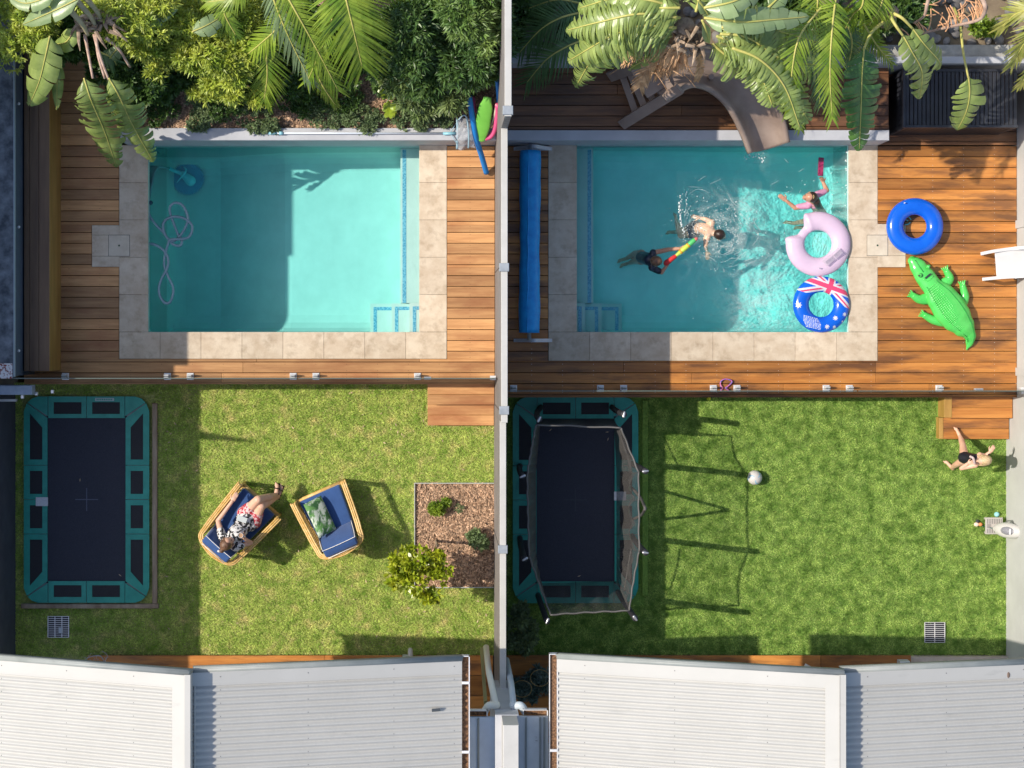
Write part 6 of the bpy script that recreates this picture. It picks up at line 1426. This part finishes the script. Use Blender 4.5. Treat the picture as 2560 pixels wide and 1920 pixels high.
eR = P(627, 1357, .74); wR = P(613, 1348, .86); limb(b, [sR, eR, wR], [.048, .036, .026]); hand(b, wR, P(606, 1336, .92)-wR, Vector((.5, .5, .6)), 1.0, -1, 1.0)
body = flesh('body', b, skin, t, .006)
face_bits(hc, fr, t)
b = MB(); f_, u_, s_, R_m = fr; b.ell(hc+u_*.022-f_*.018, (.083, .090, .094), 24, 16, R_m); b.ell(hc-f_*.085-u_*-.02+Vector((-.02, -.03, 0)), (.04, .04, .04), 12, 10)
b.cone(hc-f_*.03+s_*.06, hc+f_*.03+s_*.075-u_*.05, .03, .015); b.cone(hc-f_*.03-s_*.06, hc+f_*.03-s_*.075-u_*.05, .03, .015); flesh('hair', b, hair_br, t, .006, 2)
b = MB(); q = P(548, 1378, .98); b.ell(q, (.03, .02, .02), 10, 8); b.build('hair_tie', white_pl, t, True)
bw = M('black and white zigzag', (.02, .02, .022), (.70, .68, .66), 21, .8, contrast=(.47, .50), detail=2, stretch=(1, 1, .5))
rw = M('red and white hem', (.42, .03, .05), (.68, .52, .52), 24, .8, contrast=(.50, .56), detail=2)
b = MB(); limb(b, [P(580, 1346, .86), ch, be], [.085, .132, .125]); b.cone(sL+Vector((.02, .01, -.02)), sR+Vector((-.01, .01, -.02)), .068, .068); limb(b, [sL, sL.lerp(eL, .38)], [.062, .060]); limb(b, [sR, sR.lerp(eR, .38)], [.062, .060]); b.cone(be, pe, .125, .15); b.cone(P(607, 1296, .62), P(626, 1312, .62), .10, .10)
dress = flesh('dress', b, bw, t, .008, 3)
b = MB(); b.cone(hpL, hpL.lerp(kL, .38), .115, .098); b.cone(hpR, hpR.lerp(kR, .42), .115, .098); b.cone(hpL, hpR, .118, .118); b.cone(hpL.lerp(kL, .3), hpR.lerp(kR, .3), .09, .09); flesh('hem', b, rw, dress, .008, 3)
sm = M('dark sandal', (.02, .012, .012), rough=.6)
for (a, d) in ((aL, Vector((.10, .9, 0))), (aR, Vector((.3, .7, .2)))):
    d = d.normalized(); b = MB(); sd = d.cross(Vector((0, 0, 1))).normalized()
    for f in (.02, .10): b.tube([a+d*f+sd*.038*math.cos(x)+Vector((0, 0, -.025+.036*math.sin(x))) for x in np.linspace(0, 6.28, 17)[:-1]], .009, 6, close=True)
    b.obox(a-d*.06+Vector((0, 0, -.072)), a+d*.17+Vector((0, 0, -.078)), .036, .008); b.build('sandal', sm, t, True)
b = MB(); q = P(605, 1298, .805); b.obox(q-Vector((.07, .055*-.45, .0)), q+Vector((.07, -.055*.45, 0)), .04, .006); tag(bevel(b.build('phone', M('pale device', (.50, .54, .54), rough=.4), loc=q), .004), 'pale grey phone lying on the lap of the woman', 'phone')
t = thing('mug', 'white mug of milky coffee in the hand of the reclining woman', 'mug', P(603, 1337, .90))
q = P(603, 1337, .90); b = MB(); ax_ = Vector((0, 0, 1)); prof = [(.0, 0), (.030, 0), (.036, .02), (.038, .085), (.034, .085), (.033, .072)]
def lathe(b, c, prof, seg=24, R_=None):
    vs = []; fs = []
    for (r, z) in prof:
        for k in range(seg): a = 2*math.pi*k/seg; v = Vector((r*math.cos(a), r*math.sin(a), z)); vs.append(c+(R_@v if R_ else v))
    for i in range(len(prof)-1):
        for k in range(seg): fs.append((i*seg+k, i*seg+(k+1) % seg, (i+1)*seg+(k+1) % seg, (i+1)*seg+k))
    return b.add(vs, fs)
lathe(b, q, prof); b.build('cup', white_pl, t, True); b = MB(); b.tube([q+Vector((0, 0, .066)), q+Vector((0, 0, .073))], .0335, 24); b.build('coffee', M('milky coffee', (.42, .26, .15), rough=.3), t); b = MB(); b.tube(bez([q+Vector((.036, -.01, .07)), q+Vector((.062, -.02, .05)), q+Vector((.036, -.01, .02))], 5), .006, 8); b.build('handle', white_pl, t, True)
# ---- child by the steps
t = thing('person', 'blond child in a black swimsuit stepping off the timber steps on to the right lawn', 'person', P(2410, 1145, 0))
s = .88; b = MB(); hc = P(2459, 1151, 1.02); fr = head(b, hc, Vector((-.75, -.1, -.05)), Vector((.05, 0, 1)), .93)
nk = P(2451, 1150, .90); c1 = P(2441, 1149, .82); c2 = P(2425, 1146, .70); hp = P(2411, 1144, .60)
b.cone(hc, nk, .045, .042); b.cone(nk, c1, .045, .075); b.cone(c1, c2, .082, .072); b.cone(c2, hp, .072, .088)
s1 = P(2449, 1137, .86); s2 = P(2438, 1163, .86); b.cone(s1, s2, .040, .040)
h1_ = P(2410, 1137, .58); h2_ = P(2410, 1151, .58)
limb(b, [h1_, P(2407, 1113, .42), P(2404, 1102, .32), P(2400, 1090, .25)], [.068, .046, .044, .027]); foot(b, P(2400, 1090, .25), P(2390, 1066, .2)-P(2400, 1090, .2), .86)
limb(b, [h2_, P(2394, 1159, .40), P(2388, 1163, .24), P(2380, 1169, .075)], [.068, .046, .044, .027]); foot(b, P(2380, 1169, .075), P(2369, 1157, 0)-P(2380, 1169, 0), .86)
w1 = P(2474, 1131, .84); limb(b, [s1, P(2463, 1139, .80), w1], [.036, .030, .022]); hand(b, w1, P(2485, 1117, .85)-w1, (0, 0, 1), .85, 1, .6)
w2 = P(2418, 1160, .84); limb(b, [s2, P(2403, 1171, .76), w2], [.038, .030, .024]); hand(b, w2, P(2430, 1156, .86)-w2, (0, 0, 1), .85, 1, .9)
flesh('body', b, skin, t, .0055); face_bits(hc, fr, t, .93)
b = MB(); f_, u_, s_, R_m = fr; b.ell(hc+u_*.025-f_*.022, (.078, .086, .088), 24, 16, R_m); b.cone(hc-f_*.07, hc-f_*.10-u_*.14, .05, .02); b.cone(hc+s_*.055, hc+s_*.07+f_*.05-u_*.08, .03, .012); b.cone(hc-s_*.055, hc-s_*.07+f_*.05-u_*.08, .03, .012); flesh('hair', b, hair_bl, t, .006, 2)
b = MB(); limb(b, [c1, c2, hp], [.086, .080, .094]); b.cone(s1.lerp(c1, .5), s2.lerp(c1, .5), .055, .055); flesh('swimsuit', b, M('black swimsuit', (.012, .012, .02), rough=.45), t, .007, 3)
b = MB(); b.cone(P(2469, 1136, .815), P(2472, 1133, .83), .028, .026); b.build('wristband', dark_m, t, True)
b = MB(); b.tube(bez([P(2425, 1141, .93), P(2433, 1146, .97), P(2437, 1160, .93)], 6), .018, 8); b.build('scrunched_towel', M('patterned cloth', (.70, .55, .50), (.35, .28, .30), 60, .8), t, True)
# ---- boy with the toy bat
t = thing('person', 'brown haired child in a dark rash shirt in the pool, gripping the toy bat', 'person', P(1635, 650, ZW), 'children in the right pool')
skw = M('wet skin', (.50, .25, .16), (.60, .34, .23), 8, .3)
b = MB(); hc = P(1641, 653, .60); fr = head(b, hc, Vector((.8, -.1, -.35)), Vector((.3, 0, 1)), .92); nk = P(1634, 651, .48); c1 = P(1626, 649, .40); hp = P(1604, 643, .10)
b.cone(hc, nk, .045, .045); b.cone(nk, c1, .05, .085); b.cone(c1, hp, .09, .085)
s1 = P(1633, 632, .43); s2 = P(1630, 669, .42); b.cone(s1, s2, .045, .045)
w1 = P(1703, 621, .46); limb(b, [s1, P(1670, 624, .41), w1], [.042, .034, .024]); hand(b, w1, P(1722, 614, .50)-w1, (.2, .1, 1), .9, -1, .9)
w2 = P(1664, 668, .44); limb(b, [s2, P(1654, 681, .36), w2], [.042, .034, .024]); hand(b, w2, P(1672, 652, .50)-w2, (.2, .1, 1), .9, 1, 1.1)
limb(b, [P(1604, 636, .08), P(1588, 634, -.15), P(1566, 646, -.42)], [.075, .050, .03]); limb(b, [P(1604, 650, .08), P(1588, 652, -.18), P(1572, 658, -.45)], [.075, .050, .03])
foot(b, P(1566, 646, -.42), (-1, -.3, -.2), .85); foot(b, P(1572, 658, -.45), (-1, -.3, -.2), .85)
flesh('body', b, skw, t, .006); face_bits(hc, fr, t, .92)
b = MB(); f_, u_, s_, R_m = fr; b.ell(hc+u_*.025-f_*.02, (.077, .088, .088), 24, 16, R_m); flesh('hair', b, hair_br, t, .006, 2)
b = MB(); limb(b, [P(1632, 650, .42), c1, hp], [.07, .098, .092]); b.cone(s1, s2, .056, .056); limb(b, [s2, s2.lerp(P(1654, 681, .36), .7)], [.055, .05]); flesh('rash_shirt', b, M('navy rash shirt', (.008, .012, .025), (.03, .04, .07), 18, .35, contrast=(.5, .56)), t, .008, 3)
t = thing('toy_bat', 'yellow and green plastic toy bat with a red grip held over the pool', 'toy bat', P(1700, 630, .5))
A_, B_, C_, D_ = P(1666, 657, .50), P(1688, 641, .52), P(1735, 601, .58), P(1741, 597, .585)
b = MB(); b.cone(A_, B_, .042, .030, 16); b.build('grip', M('red foam', (.62, .03, .03), rough=.6), t, True)
b = MB(); b.cone(B_, B_.lerp(C_, .35), .020, .034, 16); b.cone(B_.lerp(C_, .35), B_.lerp(C_, .72), .034, .036, 16); b.build('barrel', M('lime plastic', (.55, .75, .08), rough=.35), t, True)
b = MB(); b.cone(B_.lerp(C_, .74), C_, .0365, .034, 16); b.build('sleeve', M('green plastic', (.10, .55, .16), rough=.35), t, True)
b = MB(); b.cone(C_, D_, .030, .024, 16); b.build('tip', M('coral foam', (.75, .18, .16), rough=.6), t, True)
for f in (.3, .70): b = MB(); p = B_.lerp(C_, f); d = (C_-B_).normalized(); b.tube([p-d*.012, p+d*.012], .0385, 16); b.build('band', M('orange band', (.75, .35, .03), rough=.4) if 'orange band' not in bpy.data.materials else bpy.data.materials['orange band'], t, True)
# ---- splashing swimmer
t = thing('person', 'bare backed swimmer with dark wet hair splashing in the middle of the right pool', 'person', P(1765, 575, ZW), 'children in the right pool')
sk2 = M('sunlit wet skin', (.68, .44, .30), (.78, .55, .40), 8, .25)
b = MB(); hc = P(1800, 588, .48); fr = head(b, hc, Vector((.9, -.35, -.25)), Vector((.2, .1, 1)), .92)
nk = P(1786, 583, .43); c1 = P(1772, 577, .38); c2 = P(1756, 570, .36); hp = P(1738, 572, .27)
b.cone(hc, nk, .048, .048); b.cone(nk, c1, .05, .095); b.cone(c1, c2, .10, .085); b.cone(c2, hp, .085, .09)
s1 = P(1780, 556, .41); s2 = P(1766, 600, .40); b.cone(s1, s2, .05, .05)
w1 = P(1750, 545, .36); limb(b, [s1, P(1764, 548, .40), w1], [.045, .036, .025]); hand(b, w1, (-.7, .2, -.2), (0, 0, 1), .9, 1, .2)
w2 = P(1768, 628, .28); limb(b, [s2, P(1764, 614, .37), w2], [.045, .036, .025]); hand(b, w2, (.1, -1, -.3), (0, 0, 1), .9, 1, .2)
limb(b, [P(1738, 580, .22), P(1703, 588, .05), P(1697, 572, -.05), P(1692, 556, -.12)], [.085, .055, .05, .032]); limb(b, [P(1738, 566, .22), P(1712, 576, .0), P(1690, 580, -.25)], [.085, .055, .032])
foot(b, P(1692, 556, -.12), (-.1, 1, -.2), .9); foot(b, P(1690, 580, -.25), (-1, 0, -.4), .9)
flesh('body', b, sk2, t, .006); face_bits(hc, fr, t, .92)
b = MB(); f_, u_, s_, R_m = fr; b.ell(hc+u_*.022-f_*.02, (.078, .088, .09), 24, 16, R_m); flesh('hair', b, hair_dk, t, .006, 2)
b = MB(); limb(b, [P(1746, 571, .30), hp, P(1734, 573, .22)], [.092, .096, .098]); limb(b, [P(1738, 580, .22), P(1722, 584, .13)], [.094, .075]); limb(b, [P(1738, 566, .22), P(1726, 571, .12)], [.094, .075]); flesh('swim_shorts', b, M('dark blue shorts', (.01, .03, .06), rough=.5), t, .008, 3)
# ---- girl with the pink top
t = thing('person', 'long haired girl in a pink rash top swimming beside the pink doughnut ring', 'person', P(2035, 510, ZW), 'children in the right pool')
b = MB(); hc = P(2024, 493, .60); fr = head(b, hc, Vector((-.85, .0, .25)), Vector((.25, 0, 1)), .95)
nk = P(2029, 499, .49); c1 = P(2036, 507, .40); c2 = P(2044, 520, .25); hp = P(2052, 535, .05)
b.cone(hc, nk, .045, .045); b.cone(nk, c1, .05, .085); b.cone(c1, c2, .09, .08); b.cone(c2, hp, .08, .09)
s1 = P(2042, 487, .44); s2 = P(2020, 514, .42); b.cone(s1, s2, .045, .045)
w1 = P(2058, 456, .36); limb(b, [s1, P(2067, 476, .40), w1], [.042, .036, .026]); hand(b, w1, P(2052, 440, .30)-w1, (0, 0, 1), .9, -1, .8)
w2 = P(1966, 502, .43); limb(b, [s2, P(1988, 520, .41), w2], [.042, .034, .024]); hand(b, w2, P(1950, 489, .46)-w2, (0, 0, 1), .95, -1, .2)
limb(b, [P(2048, 532, .02), P(2020, 552, -.15), P(1985, 558, -.30)], [.08, .052, .03]); limb(b, [P(2056, 540, .0), P(2035, 560, -.3), P(2010, 568, -.5)], [.08, .052, .03]); foot(b, P(1985, 558, -.30), (-1, .2, -.2), .9); foot(b, P(2010, 568, -.5), (-1, 0, -.4), .9)
flesh('body', b, skw, t, .006); face_bits(hc, fr, t, .95)
b = MB(); f_, u_, s_, R_m = fr; b.ell(hc+u_*.018-f_*.03, (.080, .080, .092), 24, 16, R_m); limb(b, [hc-f_*.06, P(2041, 503, .56), P(2044, 513, .46), P(2047, 521, .38)], [.065, .058, .05, .02]); flesh('hair', b, hair_dk, t, .006, 2)
pkt = M('pink rash top', (.62, .26, .42), (.70, .36, .52), 8, .5)
b = MB(); limb(b, [P(2031, 502, .45), c1], [.065, .095]); b.cone(s1, s2, .056, .056); limb(b, [s1, s1.lerp(P(2067, 476, .40), .75)], [.056, .046]); limb(b, [s2, P(1994, 517, .41)], [.056, .042]); flesh('rash_top', b, pkt, t, .008, 3)
b = MB(); p = hc+Vector((.01, 0, .07)); b.tube(bez([hc+s_*.078+u_*.02, hc+u_*.112-f_*.01, hc-s_*.078+u_*.02], 8), .006, 6); b.build('hair_band', M('gold band', (.5, .38, .15)), t, True)
b = MB(); b.obox(P(2051, 440, .30), P(2053, 394, .24), .040, .012); o = bevel(b.build('swim_fin', M('magenta rubber', (.42, .02, .10), (.55, .04, .16), 14, .4), loc=P(2052, 420, .27)), .008); tag(o, 'dark red swim fin held under water by the girl in the right pool', 'swim fin')
# ================= splash, foam and painted light veil =================
fm = M('foam', (.62, .68, .68), rough=.3)
b = MB(); r = random.Random(11)
def drop(px, py, z, rad): b.ell(P(px, py, z), (rad, rad*r.uniform(.6, 1.4), rad*.6), 8, 6)
for i in range(620):
    a = r.gauss(0, 1); c = r.gauss(0, 1); px, py = (1815+a*42, 590+c*40) if i < 260 else (1765+a*50, 565+c*35)
    drop(px, py, ZW+abs(r.gauss(.02, .08)), r.uniform(.002, .009))
for i in range(26): drop(1704-6*math.sin(i*.2)+r.gauss(0, 2), 485+i*4.5, ZW+.25-.008*i, r.uniform(.006, .018))
for i in range(14): drop(1716+r.gauss(0, 3), 480+i*5, ZW+.2, r.uniform(.005, .013))
for i in range(60): drop(r.uniform(1960, 2115), r.uniform(450, 560), ZW+.02, r.uniform(.003, .008))
for i in range(60): drop(2118+r.gauss(0, 3), r.uniform(380, 690), ZW+.01, r.uniform(.004, .012))
for i in range(40): drop(r.gauss(1888, 12), r.gauss(392, 6), ZW+.02, r.uniform(.004, .012))
for i in range(110): drop(r.uniform(1460, 2110), r.uniform(370, 825), ZW+.004, r.uniform(.002, .006))
for i in range(46):
    cx_, cy_ = (1808, 588) if i < 30 else (1760, 560); rr = r.uniform(24, 95); a0 = r.uniform(-2.2, 2.2) if i < 30 else r.uniform(0, 6.2); al = r.uniform(.2, .7); pts = []
    for k in range(9):
        a_ = a0+al*k/8; q_ = rr*(1+.05*math.sin(a_*9+i)+.02*r.random()); pts.append(P(cx_+q_*math.cos(a_)*1.1, cy_+q_*math.sin(a_), ZW+.012))
    b.tube(pts, [.0008+.0028*math.sin(math.pi*k/8)*r.uniform(.3, 1) for k in range(9)], 5)
for i in range(16):
    x_ = r.uniform(1480, 2080); y_ = r.uniform(390, 560); a_ = r.uniform(-1.2, 1.2); l_ = r.uniform(10, 40); b.tube([P(x_+l_*math.cos(a_)*k/5+r.uniform(-1, 1), y_-l_*math.sin(a_)*k/5, ZW+.008) for k in range(6)], [.0005, .002, .0025, .002, .0015, .0005], 4)
stuff(b.build('splash_drops', fm, smooth=True), 'white water drops thrown up around the splashing swimmer', 'splash')
fo = bpy.data.materials.new('foam and light veil'); fo.use_nodes = True; Nn = fo.node_tree.nodes; Ll = fo.node_tree.links; Nn['Principled BSDF'].inputs['Base Color'].default_value = (.78, .86, .82, 1); Nn['Principled BSDF'].inputs['Roughness'].default_value = .35
ge = Nn.new('ShaderNodeNewGeometry'); at = Nn.new('ShaderNodeAttribute'); at.attribute_name = 'dens'
n1 = Nn.new('ShaderNodeTexNoise'); n1.inputs['Scale'].default_value = 2.4; n1.inputs['Detail'].default_value = 3; n1.inputs['Distortion'].default_value = 2.6; n1.inputs['Roughness'].default_value = .62; Ll.new(ge.outputs['Position'], n1.inputs['Vector'])
r1 = Nn.new('ShaderNodeValToRGB'); r1.color_ramp.elements[0].position = .36; r1.color_ramp.elements[1].position = .68; Ll.new(n1.outputs[0], r1.inputs[0])
n2 = Nn.new('ShaderNodeTexNoise'); n2.inputs['Scale'].default_value = 9; n2.inputs['Detail'].default_value = 8; n2.inputs['Distortion'].default_value = 3.5; Ll.new(ge.outputs['Position'], n2.inputs['Vector'])
a2 = Nn.new('ShaderNodeMath'); a2.operation = 'SUBTRACT'; a2.inputs[1].default_value = .5; Ll.new(n2.outputs[0], a2.inputs[0]); a3 = Nn.new('ShaderNodeMath'); a3.operation = 'ABSOLUTE'; Ll.new(a2.outputs[0], a3.inputs[0])
r2 = Nn.new('ShaderNodeValToRGB'); r2.color_ramp.elements[0].position = 0; r2.color_ramp.elements[0].color = (1, 1, 1, 1); r2.color_ramp.elements[1].position = .022; r2.color_ramp.elements[1].color = (0, 0, 0, 1); Ll.new(a3.outputs[0], r2.inputs[0])
m1 = Nn.new('ShaderNodeMath'); m1.operation = 'MULTIPLY'; m1.inputs[1].default_value = .27; Ll.new(r1.outputs[0], m1.inputs[0]); m2 = Nn.new('ShaderNodeMath'); m2.operation = 'MULTIPLY'; m2.inputs[1].default_value = .22; Ll.new(r2.outputs[0], m2.inputs[0])
ad = Nn.new('ShaderNodeMath'); ad.operation = 'ADD'; Ll.new(m1.outputs[0], ad.inputs[0]); Ll.new(m2.outputs[0], ad.inputs[1]); mm_ = Nn.new('ShaderNodeMath'); mm_.operation = 'MULTIPLY'; Ll.new(ad.outputs[0], mm_.inputs[0]); Ll.new(at.outputs['Fac'], mm_.inputs[1])
tp = Nn.new('ShaderNodeBsdfTransparent'); ms = Nn.new('ShaderNodeMixShader'); Ll.new(mm_.outputs[0], ms.inputs[0]); Ll.new(tp.outputs[0], ms.inputs[1]); Ll.new(Nn['Principled BSDF'].outputs[0], ms.inputs[2]); Ll.new(ms.outputs[0], Nn['Material Output'].inputs[0])
x0, y0, x1, y1 = P2; nx, ny = 80, 56; vs = []; fs = []; dn = []
cen = [(1845, 545, 60, 1.0), (1800, 590, 55, .9), (1890, 720, 55, .95), (1870, 800, 50, .8), (1940, 640, 60, .5), (2100, 520, 45, .6), (2110, 640, 40, .6), (1750, 560, 50, .5), (1960, 790, 60, .5), (2060, 560, 50, .35), (2120, 420, 30, .5), (1890, 395, 30, .5), (1600, 640, 70, .12), (2060, 610, 40, .35)]  # foam patches doubling as sunlit water, the light put into their density
for i in range(nx+1):
    for j in range(ny+1):
        x = x0+.01+(x1-x0-.02)*i/nx; y = y0+.01+(y1-y0-.02)*j/ny; k = (H-ZW)/F; px, py = x/k+NX, NY-y/k
        vs.append((x, y, ZW+.016)); dn.append(min(1, .07*min(1, max(0, px-1500)/150, max(0, 815-py)/60, max(0, py-380)/60)+sum(w_*math.exp(-((px-a)**2+(py-c)**2)/(2*(s_*.75)**2)) for a, c, s_, w_ in cen)))
for i in range(nx):
    for j in range(ny): a = i*(ny+1)+j; fs.append((a, a+ny+1, a+ny+2, a+1))
b = MB(); b.add(vs, fs); o = b.build('foam', fo); d_ = o.data.attributes.new('dens', 'FLOAT', 'POINT'); d_.data.foreach_set('value', np.array(dn, dtype=np.float32)); stuff(o, 'streaky white foam with painted patches of light over the right pool', 'foam')
# anything that stands in the setting but was left untagged
for o in list(S.objects):
    if o.type == 'MESH' and o.parent is None and 'label' not in o and 'kind' not in o: o['kind'] = 'structure'
